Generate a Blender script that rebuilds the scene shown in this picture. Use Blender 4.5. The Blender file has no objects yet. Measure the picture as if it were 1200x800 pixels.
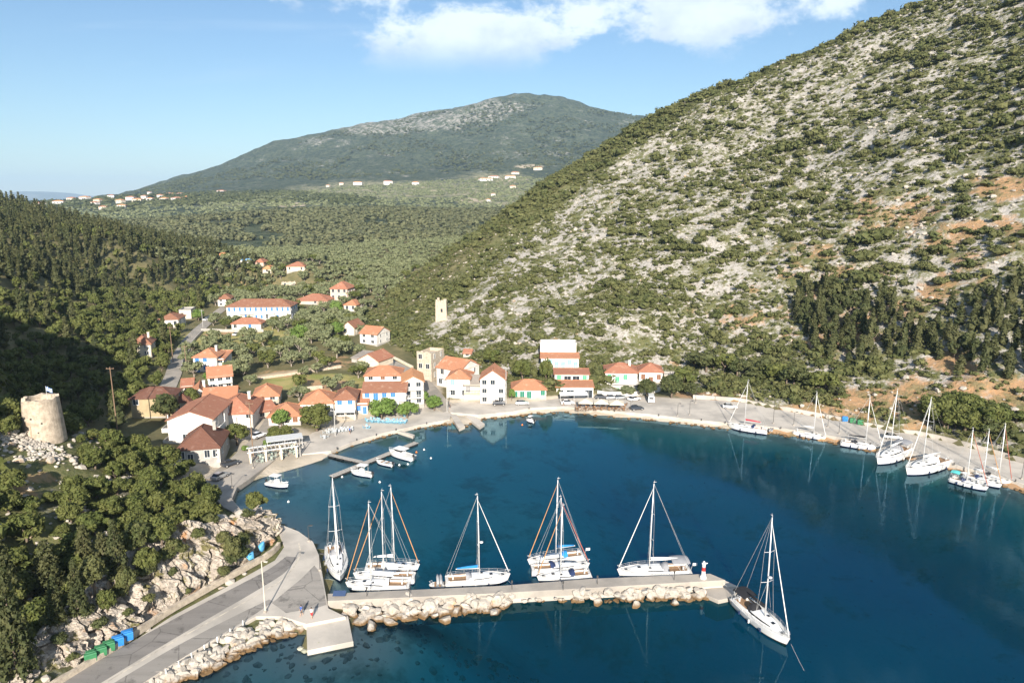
import bpy, math, random
import numpy as np
R = math.radians
SC = bpy.context.scene
COL = SC.collection
rng = np.random.default_rng(7)
random.seed(7)

# ------------------------------------------------------------------ camera, light, sky, exposure
CAM_H, FPX, HORIZON = 60.0, 800.0, 238.0
PITCH = math.atan((400.0 - HORIZON) / FPX)
cam_d = bpy.data.cameras.new('camera')
cam_d.sensor_width = 36.0
cam_d.lens = 36.0 * FPX / 1200.0
cam_d.clip_start = 0.5
cam_d.clip_end = 60000.0
cam = bpy.data.objects.new('camera', cam_d)
COL.objects.link(cam)
cam.location = (0, 0, CAM_H)
cam.rotation_euler = (math.pi / 2 - PITCH, 0, 0)
SC.camera = cam

SUN_EL, SUN_AZ = R(25.0), R(178.2)      # azimuth of the sun measured from +Y towards +X
sun_d = bpy.data.lights.new('sun', 'SUN')
sun_d.energy = 4.8
sun_d.angle = R(0.5)
sun_d.color = (1.0, 0.925, 0.825)
sun = bpy.data.objects.new('sun', sun_d)
COL.objects.link(sun)
_sd = np.array([math.sin(SUN_AZ) * math.cos(SUN_EL), math.cos(SUN_AZ) * math.cos(SUN_EL), math.sin(SUN_EL)])
from mathutils import Vector
sun.rotation_euler = Vector(_sd).to_track_quat('Z', 'Y').to_euler()

world = bpy.data.worlds.new('World')
SC.world = world
world.use_nodes = True
SC.view_settings.view_transform = 'Standard'
SC.view_settings.look = 'None'
SC.view_settings.exposure = 1.08
SC.view_settings.gamma = 1.0
SC.view_settings.use_curve_mapping = False
SC.render.engine = 'CYCLES'
SC.cycles.use_denoising = True
SC.cycles.denoising_input_passes = 'RGB_ALBEDO_NORMAL'
SC.cycles.max_bounces = 6
SC.cycles.diffuse_bounces = 2
SC.cycles.glossy_bounces = 3
SC.cycles.transmission_bounces = 2
SC.cycles.transparent_max_bounces = 8
SC.cycles.volume_bounces = 0
SC.cycles.caustics_reflective = False
SC.cycles.caustics_refractive = False


class NT:
    """small helper round a node tree"""
    def __init__(self, tree):
        self.t = tree
        tree.nodes.clear()

    def n(self, typ, **kw):
        nd = self.t.nodes.new(typ)
        ins = kw.pop('ins', {})
        for k, v in kw.items():
            setattr(nd, k, v)
        for k, v in ins.items():
            self.set(nd, k, v)
        return nd

    def set(self, nd, k, v):
        s = nd.inputs[k]
        if hasattr(v, 'is_output') or isinstance(v, bpy.types.NodeSocket):
            self.t.links.new(v, s)
        elif isinstance(v, (tuple, list)) and len(v) == 3 and s.type == 'RGBA':
            s.default_value = (*v, 1)
        else:
            s.default_value = v

    def math(self, op, a, b=0.5, c=None, clamp=False):
        nd = self.t.nodes.new('ShaderNodeMath')
        nd.operation = op
        nd.use_clamp = clamp
        self.set(nd, 0, a)
        self.set(nd, 1, b)
        if c is not None:
            self.set(nd, 2, c)
        return nd.outputs[0]

    def mix(self, f, a, b, typ='MIX'):
        nd = self.t.nodes.new('ShaderNodeMixRGB')
        nd.blend_type = typ
        self.set(nd, 0, f)
        self.set(nd, 1, a)
        self.set(nd, 2, b)
        return nd.outputs[0]

    def ramp(self, f, lo, hi):
        nd = self.t.nodes.new('ShaderNodeMapRange')
        nd.interpolation_type = 'SMOOTHSTEP'
        self.set(nd, 'Value', f)
        nd.inputs['From Min'].default_value = lo
        nd.inputs['From Max'].default_value = hi
        return nd.outputs[0]

    def noise(self, vec, scale, detail=4, rough=0.55, dist=0.0):
        nd = self.n('ShaderNodeTexNoise', ins={'Scale': scale, 'Detail': detail, 'Roughness': rough, 'Distortion': dist})
        if vec is not None:
            self.t.links.new(vec, nd.inputs['Vector'])
        return nd.outputs['Fac']

    def voro(self, vec, scale, feature='F1', out='Distance', rnd=1.0):
        nd = self.n('ShaderNodeTexVoronoi', feature=feature, ins={'Scale': scale, 'Randomness': rnd})
        if vec is not None:
            self.t.links.new(vec, nd.inputs['Vector'])
        return nd.outputs[out]

    def bump(self, h, strength=0.5, dist=0.1):
        return self.n('ShaderNodeBump', ins={'Height': h, 'Strength': strength, 'Distance': dist}).outputs[0]


# ---- sky: Nishita plus broken cumulus laid on a high sheet, the same all round
CLOUD_AT = (3.3, 2.2, 0.0)
w = NT(world.node_tree)
sky = w.n('ShaderNodeTexSky', sky_type='NISHITA')
sky.sun_disc = False
sky.sun_elevation = SUN_EL
sky.sun_rotation = SUN_AZ
sky.altitude = 60
sky.air_density = 1.15
sky.dust_density = 0.1
sky.ozone_density = 3.0
tc = w.n('ShaderNodeTexCoord').outputs['Generated']
sep = w.n('ShaderNodeSeparateXYZ', ins={0: tc})
zc = w.math('MAXIMUM', sep.outputs[2], 0.0)
zq = w.math('ADD', zc, 0.10)
cxy = w.n('ShaderNodeCombineXYZ', ins={0: w.math('DIVIDE', sep.outputs[0], zq), 1: w.math('DIVIDE', sep.outputs[1], zq), 2: w.math('MULTIPLY', zc, 3.0)})
cdir = w.n('ShaderNodeCombineXYZ', ins={0: sep.outputs[0], 1: sep.outputs[1], 2: w.math('MULTIPLY', zc, 1.7)})
cvec = w.n('ShaderNodeMapping', ins={0: cdir.outputs[0], 'Location': CLOUD_AT, 'Rotation': (0, 0, 0.2)}).outputs[0]
big = w.noise(cvec, 1.9, 2, 0.5)
det = w.noise(cvec, 8.5, 9, 0.66, 0.15)
dens = w.math('ADD', w.math('MULTIPLY', big, 1.0), w.math('MULTIPLY', det, 0.42))
lowcut = w.ramp(zc, 0.165, 0.22)
cmask = w.math('MULTIPLY', w.ramp(w.math('ADD', dens, w.math('MULTIPLY', lowcut, 0.06)), 0.775, 0.85), lowcut)
wisp = w.n('ShaderNodeMapping', ins={0: cxy.outputs[0], 'Scale': (0.35, 1.5, 1), 'Rotation': (0, 0, 0.5)}).outputs[0]
wm = w.math('MULTIPLY', w.ramp(w.noise(wisp, 1.2, 6, 0.6, 0.6), 0.54, 0.85), 0.26)
shade = w.ramp(w.noise(cvec, 6.0, 5, 0.6), 0.36, 0.62)
ccol = w.mix(shade, (6.2, 6.7, 7.5), (9.6, 9.6, 9.5))
skyc = w.mix(w.math('MULTIPLY', wm, w.ramp(zc, 0.0, 0.2)), sky.outputs[0], (8.0, 8.4, 8.8))
skyc = w.mix(w.math('MULTIPLY', cmask, 0.93), skyc, ccol)
skyc = w.mix(1.0, skyc, (0.88, 0.975, 1.06), 'MULTIPLY')
bg = w.n('ShaderNodeBackground', ins={'Color': skyc, 'Strength': 0.058})
w.n('ShaderNodeOutputWorld', ins={'Surface': bg.outputs[0]})

# ------------------------------------------------------------------ projection helpers (pixels of the 1200x800 photograph)
CP, SP = math.cos(PITCH), math.sin(PITCH)


def ray(px, py):
    u, v = (px - 600) / FPX, -(py - 400) / FPX
    return np.array([u, CP + v * SP, -SP + v * CP])


def at_z(px, py, z=0.0):
    d = ray(px, py)
    t = (z - CAM_H) / d[2]
    return np.array([d[0] * t, d[1] * t, z])


def at_y(px, py, Y):
    d = ray(px, py)
    t = Y / d[1]
    return np.array([d[0] * t, Y, CAM_H + d[2] * t])


def to_px(x, y, z):
    dep = y * CP + (CAM_H - z) * SP
    dep = np.where(np.abs(dep) < 1e-3, 1e-3, dep)
    u = x / dep
    v = (y * SP - (CAM_H - z) * CP) / dep
    return 600 + u * FPX, 400 - v * FPX, dep


def vnoise2(x, y, seed=0):
    xi, yi = np.floor(x).astype(np.int64), np.floor(y).astype(np.int64)
    xf, yf = x - xi, y - yi
    xf, yf = xf * xf * (3 - 2 * xf), yf * yf * (3 - 2 * yf)

    def h(a, b):
        n = (a * 374761393 + b * 668265263 + seed * 974634777) & 0x7fffffff
        n = ((n ^ (n >> 13)) * 1274126177) & 0x7fffffff
        return ((n ^ (n >> 16)) & 0xffff) / 65535.0
    return (h(xi, yi) * (1 - xf) + h(xi + 1, yi) * xf) * (1 - yf) + (h(xi, yi + 1) * (1 - xf) + h(xi + 1, yi + 1) * xf) * yf


def fbm(x, y, sc, octs=4, seed=0, rough=0.5):
    s, a, f, tot = 0.0, 1.0, 1.0 / sc, 0.0
    for o in range(octs):
        s = s + a * vnoise2(x * f + 17.3 * o, y * f - 9.1 * o, seed + o)
        tot += a
        a *= rough
        f *= 2.03
    return s / tot


def cell(x, y, sc, seed=0):
    """F1, F2 and id of a jittered cell pattern"""
    x, y = x / sc, y / sc
    xi, yi = np.floor(x).astype(np.int64), np.floor(y).astype(np.int64)
    f1 = np.full(x.shape, 9.0); f2 = np.full(x.shape, 9.0); idv = np.zeros(x.shape)

    def h(a, b, k):
        n = (a * 374761393 + b * 668265263 + (seed + k) * 974634777) & 0x7fffffff
        n = ((n ^ (n >> 13)) * 1274126177) & 0x7fffffff
        return ((n ^ (n >> 16)) & 0xffff) / 65535.0
    for i in (-1, 0, 1):
        for j in (-1, 0, 1):
            a, b = xi + i, yi + j
            dx, dy = a + h(a, b, 1) - x, b + h(a, b, 2) - y
            d = np.sqrt(dx * dx + dy * dy)
            hid = h(a, b, 3)
            m = d < f1
            f2 = np.where(m, f1, np.minimum(f2, d))
            idv = np.where(m, hid, idv)
            f1 = np.where(m, d, f1)
    return f1, f2, idv


def smooth(e0, e1, x):
    t = np.clip((x - e0) / (e1 - e0), 0, 1)
    return t * t * (3 - 2 * t)


# ------------------------------------------------------------------ linking helpers
def link(name, me, parent=None, kind=None, mats=None):
    o = bpy.data.objects.new(name, me)
    COL.objects.link(o)
    if parent is not None:
        o.parent = parent
    if kind:
        o['kind'] = kind
    if mats:
        for m in (mats if isinstance(mats, (list, tuple)) else [mats]):
            me.materials.append(m)
    return o


def np_mesh(name, V, F, mi=None, smooth_sh=False, attrs=None):
    """mesh from vertex and face arrays; F an (n,3) or (n,4) array or a list of such arrays"""
    me = bpy.data.meshes.new(name)
    V = np.asarray(V, np.float32)
    Fs = F if isinstance(F, list) else [F]
    Fs = [np.asarray(f, np.int32) for f in Fs if len(f)]
    loops = np.concatenate([f.ravel() for f in Fs])
    tot = np.concatenate([np.full(len(f), f.shape[1], np.int32) for f in Fs])
    start = np.concatenate([[0], np.cumsum(tot)[:-1]]).astype(np.int32)
    me.vertices.add(len(V)); me.vertices.foreach_set('co', V.ravel())
    me.loops.add(len(loops)); me.loops.foreach_set('vertex_index', loops)
    me.polygons.add(len(tot)); me.polygons.foreach_set('loop_start', start); me.polygons.foreach_set('loop_total', tot)
    if mi is not None:
        me.polygons.foreach_set('material_index', np.asarray(mi, np.int32))
    me.polygons.foreach_set('use_smooth', np.full(len(tot), bool(smooth_sh)))
    for k, a in (attrs or {}).items():
        at = me.attributes.new(k, 'FLOAT', 'POINT')
        at.data.foreach_set('value', np.asarray(a, np.float32))
    me.update(calc_edges=True)
    return me


def grid_faces(nx, ny):
    i, j = np.meshgrid(np.arange(nx - 1), np.arange(ny - 1), indexing='ij')
    a = (i * ny + j).ravel()
    return np.stack([a, a + ny, a + ny + 1, a + 1], 1)


def empty(name, loc, rz=0.0):
    o = bpy.data.objects.new(name, None)
    COL.objects.link(o)
    o.location = [float(c) for c in loc]
    o.rotation_euler = (0, 0, rz)
    o.empty_display_size = 0.5
    return o


def tag(o, label, cat, group=None):
    o['label'] = label
    o['category'] = cat
    if group:
        o['group'] = group
    return o


# ------------------------------------------------------------------ materials
MATS = {}


def mat(name, col, rough=0.7, var=0.25, scale=1.5, col2=None, bump=0.0, bscale=6.0, metal=0.0, coat=0.0, spec=0.4, rnd=0.0):
    """a surface of one base colour with blotchy wear in a second colour and fine relief"""
    if name in MATS:
        return MATS[name]
    m = bpy.data.materials.new(name)
    m.use_nodes = True
    t = NT(m.node_tree)
    obj = t.n('ShaderNodeTexCoord').outputs['Object']
    n1 = t.noise(obj, scale, 5, 0.6)
    c2 = col2 or tuple(c * (1 - var) for c in col)
    c = t.mix(t.ramp(n1, 0.35, 0.7), col, c2)
    if rnd:
        ri = t.n('ShaderNodeObjectInfo').outputs['Random']
        c = t.mix(t.math('MULTIPLY', ri, rnd), c, tuple(x * 0.55 for x in col))
    p = t.n('ShaderNodeBsdfPrincipled', ins={'Base Color': c, 'Roughness': rough, 'Metallic': metal, 'Coat Weight': coat, 'Specular IOR Level': spec})
    if bump:
        t.set(p, 'Normal', t.bump(t.noise(obj, bscale, 5, 0.65), bump, 0.08))
    t.n('ShaderNodeOutputMaterial', ins={'Surface': p.outputs[0]})
    MATS[name] = m
    return m
# ------------------------------------------------------------------ the lie of the land
SHORE_PX = [(150, 815), (185, 800), (215, 790), (250, 778), (280, 760), (310, 748), (335, 742), (355, 742), (358, 762), (413, 752), (410, 728),
            (400, 712), (388, 700), (384, 690), (378, 650), (365, 636), (345, 625), (325, 614), (300, 606), (278, 598), (266, 588), (270, 578),
            (284, 568), (305, 560), (335, 553), (362, 545), (378, 538), (390, 530), (412, 520), (450, 510), (490, 501), (522, 496), (534, 494),
            (545, 499), (566, 490), (592, 488), (622, 484), (660, 482), (700, 486), (760, 491), (800, 496), (840, 500), (870, 503), (905, 507),
            (940, 512), (980, 519), (1040, 533), (1100, 547), (1160, 563), (1200, 576), (1260, 600), (1340, 634)]
SHORE = np.array([at_z(a, b, 0)[:2] for a, b in SHORE_PX])
SHORE_POLY = np.concatenate([SHORE, [(190, 92), (300, 40), (450, -60), (760, -200), (900, -600), (-260, -600), (-190, -160), (-130, -20), (-92, 38), (-66, 68)]])


def poly_sd(P, x, y):
    """signed distance to a closed polygon, positive inside"""
    d = np.full(x.shape, 1e9)
    ins = np.zeros(x.shape, bool)
    n = len(P)
    for i in range(n):
        a, b = P[i], P[(i + 1) % n]
        ex, ey = b - a
        px_, py_ = x - a[0], y - a[1]
        t = np.clip((px_ * ex + py_ * ey) / (ex * ex + ey * ey + 1e-9), 0, 1)
        d = np.minimum(d, (px_ - t * ex) ** 2 + (py_ - t * ey) ** 2)
        c = ((a[1] > y) != (b[1] > y)) & (x < (b[0] - a[0]) * (y - a[1]) / (b[1] - a[1] + 1e-12) + a[0])
        ins ^= c
    d = np.sqrt(d)
    return np.where(ins, d, -d)


class TPS:
    def __init__(self, pts, lam=0.0):
        self.p = np.array([q[:2] for q in pts], float)
        z = np.array([q[2] for q in pts], float)
        n = len(z)
        K = self.k(self.p, self.p) + lam * np.eye(n)
        Pm = np.column_stack([np.ones(n), self.p])
        A = np.block([[K, Pm], [Pm.T, np.zeros((3, 3))]])
        self.w = np.linalg.solve(A, np.concatenate([z, np.zeros(3)]))

    @staticmethod
    def k(a, b):
        r2 = ((a[:, None, :] - b[None, :, :]) ** 2).sum(-1)
        return 0.5 * r2 * np.log(r2 + 1e-12)

    def __call__(self, q):
        out = np.empty(len(q))
        for i in range(0, len(q), 20000):
            c = q[i:i + 20000]
            out[i:i + 20000] = self.k(c, self.p) @ self.w[:-3] + self.w[-3] + c @ self.w[-2:]
        return out


CTRL = []
cz = lambda px, py, z: CTRL.append(at_z(px, py, z))
cy = lambda px, py, Y: CTRL.append(at_y(px, py, Y))
cw = lambda x, y, z: CTRL.append(np.array([x, y, z], float))
for i, (a, b) in enumerate(SHORE_PX):
    if i % 2 == 0 or 20 < i < 36:
        p = at_z(a, b, 0); cw(p[0], p[1], 0.75 if not 20 < i < 29 else 0.25)
# the quay apron, village and valley floor
for q in [(345, 690, 1.0), (330, 655, 1.0), (260, 560, 1.6), (300, 535, 1.6), (350, 515, 1.4), (420, 498, 1.5), (480, 486, 1.6), (545, 478, 1.6), (600, 474, 1.8), (640, 470, 1.8),
          (700, 468, 2.0), (215, 545, 2.2), (240, 520, 2.6), (330, 490, 2.4), (400, 480, 2.4), (450, 474, 2.4), (300, 470, 3.0), (240, 470, 3.4), (180, 490, 3.6), (270, 450, 3.6),
          (520, 462, 2.4), (495, 440, 3.4), (575, 468, 2.4), (380, 440, 3.6), (440, 440, 3.4), (440, 422, 4.2), (300, 420, 4.6), (215, 440, 4.6), (200, 420, 5.0), (330, 400, 5.2), (400, 410, 5.0),
          (160, 455, 5.2), (250, 385, 6.0), (300, 375, 6.0), (350, 375, 6.0), (400, 380, 6.4), (300, 345, 8.0), (360, 345, 8.0), (400, 352, 8.0), (430, 396, 6.0)]:
    cz(*q)
# right hand road and the foot of the hill
for q in [(760, 468, 2.0), (830, 472, 2.0), (880, 478, 2.0), (950, 491, 2.0), (1000, 500, 2.0), (1060, 511, 2.0), (1100, 520, 2.0), (1150, 532, 2.0), (1200, 547, 2.0), (1270, 566, 2.0)]:
    cz(*q)
# terraces under the houses that climb the hill
for q in [(670, 446, 213), (655, 429, 221), (690, 440, 218), (726, 459, 214), (762, 446, 222), (800, 448, 222), (618, 440, 226), (640, 405, 240), (545, 440, 240), (500, 415, 262), (720, 420, 238)]:
    cy(*q)
# right hill: skyline points with their distance, slope points between foot and skyline
RIDGE = [(1330, -150, 420, 590), (1200, -62, 440, 547), (1085, 1, 465, 520), (1000, 36, 480, 500), (900, 82, 490, 478), (830, 107, 490, 470), (765, 139, 480, 462), (700, 180, 460, 452),
         (640, 216, 440, 438), (600, 242, 420, 432), (540, 291, 392, 420), (500, 322, 375, 408), (460, 353, 350, 400), (432, 375, 332, 396)]
for (px, py, Y, by) in RIDGE:
    p = at_y(px, py + 3, Y); CTRL.append(p)
    b = at_z(px, by, 3.0 if px > 600 else 5.0)
    for f in ((0.35, 0.7) if py < 300 else (0.5,)):
        q = b + (p - b) * f
        q[2] = b[2] + (p[2] - b[2]) * f ** 1.06
        CTRL.append(q)
    for dY, dz in ((90, -8), (220, -50)):
        q = at_y(px, py, Y + dY)
        cw(q[0], Y + dY, max(p[2] + dz, 8))
# left wooded hill
for q in [(0, 313, 285), (50, 328, 305), (90, 342, 330), (180, 350, 395), (250, 353, 430), (310, 356, 455), (0, 358, 242), (0, 408, 208), (90, 372, 280), (90, 400, 235), (150, 362, 330), (160, 400, 262), (210, 350, 365),
          (90, 450, 200), (190, 375, 320), (-200, 275, 260), (-200, 330, 210)]:
    cy(*q)
for q in [(-330, 420, 48), (-230, 420, 32), (-150, 480, 18), (-100, 560, 13), (0, 560, 12), (60, 620, 12), (-300, 620, 28), (-40, 700, 15), (120, 700, 18), (250, 740, 40), (-200, 740, 20)]:
    cw(*q)
# mill hill above the road, and the ridge it belongs to, which goes on left of the picture
for q in [(53, 511, 130), (100, 525, 131), (20, 560, 114), (60, 600, 108), (120, 590, 115), (180, 570, 128), (210, 590, 124), (150, 540, 134), (250, 598, 121), (285, 606, 119), (10, 660, 96), (60, 680, 97), (120, 650, 106), (170, 635, 109), (0, 745, 84)]:
    cy(*q)
for q in [(130, 500, 3.8), (170, 520, 3.4), (100, 480, 5.0)]:
    cz(*q)
for q in [(-102, 62, 66), (-92, 63, 36), (-78, 66, 20), (-122, 60, 80), (-160, 70, 95), (-220, 80, 106), (-320, 80, 110), (-118, 100, 40), (-99, 100, 22), (-150, 110, 60), (-210, 115, 80), (-180, 20, 64), (-250, 0, 60), (-120, 28, 40), (-150, 150, 34), (-160, 180, 22),
          (-200, 160, 48), (-420, 120, 105), (-420, 320, 95), (-420, 700, 60), (-300, 230, 62), (-420, -150, 60), (-260, -160, 10),
          (520, 60, 140), (520, 320, 235), (380, 120, 110), (300, 110, 62), (420, 620, 150), (520, 740, 150), (240, 120, 30)]:
    cw(*q)
near_tps = TPS([(p[0] / 100, p[1] / 100, p[2]) for p in CTRL], 0.02)

# far country: heights fitted over (bearing, log distance)
FAR = [(450, 302, 600), (350, 312, 600), (520, 287, 700), (250, 300, 700), (100, 300, 700), (-100, 280, 700), (600, 285, 700), (800, 270, 750), (1000, 260, 780), (1300, 240, 780),
       (300, 283, 820), (450, 277, 820), (560, 273, 850), (120, 283, 820),
       (60, 268, 1000), (150, 264, 980), (250, 257, 1020), (350, 249, 1120), (450, 247, 1150), (560, 250, 1150), (700, 247, 1150), (1000, 240, 1150), (-200, 262, 950),
       (350, 250, 1330), (450, 249, 1350), (560, 248, 1350), (180, 262, 1250),
       (0, 246, 1550), (100, 248, 1600), (220, 243, 1550), (300, 240, 1550), (450, 234, 1700), (560, 229, 1800), (650, 222, 1900), (800, 220, 1900),
       (0, 240, 1900), (60, 237, 1950), (110, 234, 2000), (150, 231, 2050), (200, 229, 2150), (300, 226, 2200), (380, 220, 2250), (450, 215, 2300), (560, 209, 2400), (650, 197, 2600), (800, 190, 2700),
       (260, 212, 2900), (340, 200, 2950), (450, 193, 2900), (560, 185, 2950), (650, 172, 3050), (800, 165, 3100), (450, 165, 3350), (560, 150, 3400), (350, 180, 3350), (700, 145, 3500),
       (170, 222, 3300), (225, 207, 3500), (270, 192, 3600), (330, 165, 3700), (400, 151, 3800), (480, 140, 3850), (540, 126, 3850), (575, 116, 3880), (605, 112, 3900), (660, 118, 3900), (765, 138, 3900), (900, 150, 3900),
       (1150, 190, 3900), (120, 232, 2900)]
fpts = []
wq = lambda x, y: (x / y * 6.0, 5.0 * np.log(y / 1000.0))
for (px, py, Y) in FAR:
    p = at_y(px, py, Y)
    fpts.append((*wq(p[0], p[1]), p[2]))
for (px, Y, z) in [(0, 2600, 20), (60, 2700, 25), (-200, 2400, 10), (-200, 3500, -10), (0, 3400, -15), (80, 4200, -15), (200, 5000, 60), (400, 5200, 380), (600, 5400, 420), (900, 5200, 300), (-600, 900, 60), (-600, 2000, 20), (-600, 4000, -15), (1600, 900, 140), (1600, 2500, 200), (1600, 5000, 100)]:
    x = (px - 600) / 800.0 * Y
    fpts.append((*wq(x, Y), z))
far_tps = TPS(fpts, 0.02)

GS = 2.0
GX = np.arange(-420, 522, GS); GY = np.arange(-160, 772, GS)
XX, YY = np.meshgrid(GX, GY, indexing='ij')
ZT = near_tps(np.column_stack([XX.ravel() / 100, YY.ravel() / 100])).reshape(XX.shape)
far_at = lambda x, y: far_tps(np.column_stack(wq(x, y)))
mk = YY > 560
zf = np.zeros_like(ZT); zf[mk] = far_at(XX[mk], YY[mk])
bl = smooth(570, 720, YY)
ZT = ZT * (1 - bl) + zf * bl
SD = poly_sd(SHORE_POLY, XX, YY)
ZT = np.maximum(ZT, 0.7)
# hillside relief: ledges and hummocks where the ground is steep
gx_, gy_ = np.gradient(ZT, GS)
STEEP = smooth(0.12, 0.4, np.hypot(gx_, gy_))
f1, f2, _ = cell(XX, YY, 9.0, 3)
ZT = ZT + STEEP * ((fbm(XX, YY, 26, 5, 5) - 0.5) * 7.0 + (f2 - f1 - 0.35) * 1.6 + (fbm(XX, YY, 70, 3, 9) - 0.5) * 6.0 * smooth(10, 60, ZT))
ZT = np.maximum(ZT, 0.7)
PXX, PYY, _d = to_px(XX, YY, ZT)
beach = np.exp(-((PXX - 335) / 45) ** 2 - ((PYY - 545) / 16) ** 2)
edge = smooth(-0.6 - 0 * SD, 1.2, SD + 0.6)
run = 2.2
land = ZT * smooth(-0.5, -4.5, SD - 0) + 0.6 * (1 - smooth(-0.5, -4.5, SD))
land = np.where(SD > -7, np.minimum(land, 0.15 + np.maximum(-SD, 0) * np.where(beach > 0.3, 0.16, 3.0)), land)
inner = smooth(104, 116, YY) * smooth(48, 4, XX + 0.12 * (YY - 110))
deepness = np.minimum(0.25 + np.maximum(SD, 0) * (0.16 - 0.05 * inner) + np.maximum(SD - 7, 0) * (0.42 - 0.32 * inner), 15.0 - 10.6 * inner) * (0.85 + 0.3 * fbm(XX, YY, 18, 4, 21))
ZG = np.where(SD > 0, -deepness, land)


def gz(x, y):
    x = np.asarray(x, float); y = np.asarray(y, float)
    fx = np.clip((x - GX[0]) / GS, 0, len(GX) - 1.001); fy = np.clip((y - GY[0]) / GS, 0, len(GY) - 1.001)
    i, j = fx.astype(int), fy.astype(int)
    a, b = fx - i, fy - j
    z = (ZG[i, j] * (1 - a) + ZG[i + 1, j] * a) * (1 - b) + (ZG[i, j + 1] * (1 - a) + ZG[i + 1, j + 1] * a) * b
    far = y > 755
    if np.any(far):
        z = np.array(z, float, ndmin=1)
        xf, yf = np.atleast_1d(x)[np.atleast_1d(far)], np.atleast_1d(y)[np.atleast_1d(far)]
        z[np.atleast_1d(far)] = far_at(xf, yf)
        if x.ndim == 0:
            z = z[0]
    return z


_TS = np.concatenate([np.arange(40, 760, 0.5), np.geomspace(760, 6000, 900)])


def hit(px, py):
    """the first ground point seen at a pixel of the photograph"""
    d = ray(px, py)
    t = _TS / d[1]
    x, y, z = d[0] * t, d[1] * t, CAM_H + d[2] * t
    g = np.maximum(gz(x, y), 0.0)
    k = np.argmax(z < g)
    if not (z < g).any():
        k = len(t) - 1
    return np.array([x[k], y[k], g[k]])


def hits(pts):
    return np.array([hit(a, b) for a, b in pts])
# ------------------------------------------------------------------ slabs, streets: flatten the land under them first
from mathutils.geometry import tessellate_polygon
SLABS = []


def pxpoly(pts, z):
    return np.array([at_z(a, b, z)[:2] for a, b in pts])


def flatten(poly, z, grow=1.2):
    global ZG
    x0, y0 = poly.min(0) - 4; x1, y1 = poly.max(0) + 4
    i0, i1 = np.searchsorted(GX, [x0, x1]); j0, j1 = np.searchsorted(GY, [y0, y1])
    sd = poly_sd(poly, XX[i0:i1, j0:j1], YY[i0:i1, j0:j1])
    sub = ZG[i0:i1, j0:j1]
    ZG[i0:i1, j0:j1] = np.where(sd > -grow, np.minimum(sub, z - 0.25), sub)


def slab_mesh(name, poly, z, bottom):
    """a flat slab with a small chamfered nosing; poly is an outline in metres"""
    n = len(poly)
    area = 0.5 * np.sum(poly[:, 0] * np.roll(poly[:, 1], -1) - np.roll(poly[:, 0], -1) * poly[:, 1])
    if area < 0:
        poly = poly[::-1]
    c = 0.07
    nx = np.roll(poly, -1, 0) - np.roll(poly, 1, 0)
    nx = np.column_stack([nx[:, 1], -nx[:, 0]]); nx /= np.linalg.norm(nx, axis=1)[:, None] + 1e-9
    top = np.column_stack([poly - nx * c, np.full(n, z)])
    mid = np.column_stack([poly, np.full(n, z - c)])
    bot = np.column_stack([poly, np.full(n, bottom)])
    tris = tessellate_polygon([[Vector((p[0], p[1], 0)) for p in top]])
    tris = [t if np.cross(top[t[1]][:2] - top[t[0]][:2], top[t[2]][:2] - top[t[0]][:2]) > 0 else t[::-1] for t in tris]
    i = np.arange(n); j = (i + 1) % n
    q = np.concatenate([np.stack([n + i, n + j, j, i], 1), np.stack([2 * n + i, 2 * n + j, n + j, n + i], 1)])
    return np_mesh(name, np.concatenate([top, mid, bot]), [np.array(tris), q])


def strip_pts(P, width, step=1.5):
    """resample a polyline to left and right edges"""
    P = np.asarray(P, float)
    seg = np.linalg.norm(np.diff(P, axis=0), axis=1); s = np.concatenate([[0], np.cumsum(seg)])
    t = np.linspace(0, s[-1], max(3, int(s[-1] / step)))
    Q = np.column_stack([np.interp(t, s, P[:, k]) for k in (0, 1)])
    for _ in range(3):
        Q[1:-1] = (Q[:-2] + 2 * Q[1:-1] + Q[2:]) / 4
    T = np.gradient(Q, axis=0); T /= np.linalg.norm(T, axis=1)[:, None]
    N = np.column_stack([-T[:, 1], T[:, 0]])
    wv = width if np.ndim(width) == 0 else np.interp(t, s, width)[:, None]
    return Q, Q + N * wv / 2, Q - N * wv / 2


STREETS = []


def street(name, px, width, m, lift=0.12):
    P = np.array([hit(a, b)[:2] for a, b in px])
    Q, Lf, Rt = strip_pts(P, width)
    z = gz(Q[:, 0], Q[:, 1])
    for _ in range(12):
        z[1:-1] = (z[:-2] + 2 * z[1:-1] + z[2:]) / 4
    STREETS.append((name, Q, Lf, Rt, z, m, lift))
    # sink the land below
    x0, y0 = Q.min(0) - 6; x1, y1 = Q.max(0) + 6
    i0, i1 = np.searchsorted(GX, [x0, x1]); j0, j1 = np.searchsorted(GY, [y0, y1])
    xs, ys = XX[i0:i1, j0:j1].ravel(), YY[i0:i1, j0:j1].ravel()
    d2 = (xs[:, None] - Q[None, :, 0]) ** 2 + (ys[:, None] - Q[None, :, 1]) ** 2
    k = d2.argmin(1); d = np.sqrt(d2.min(1))
    sub = ZG[i0:i1, j0:j1].ravel()
    hw = (width if np.ndim(width) == 0 else np.max(width)) / 2
    sub = np.where(d < hw + 1.8, np.minimum(sub, z[k] - 0.15), sub)
    ZG[i0:i1, j0:j1] = sub.reshape(i1 - i0, j1 - j0)


M_CONC = mat('concrete', (0.40, 0.355, 0.30), 0.85, 0.3, 0.25, (0.29, 0.26, 0.225), 0.35, 4)
M_CONC2 = mat('pale_concrete', (0.54, 0.485, 0.415), 0.85, 0.3, 0.16, (0.37, 0.335, 0.29), 0.35, 4)


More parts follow.
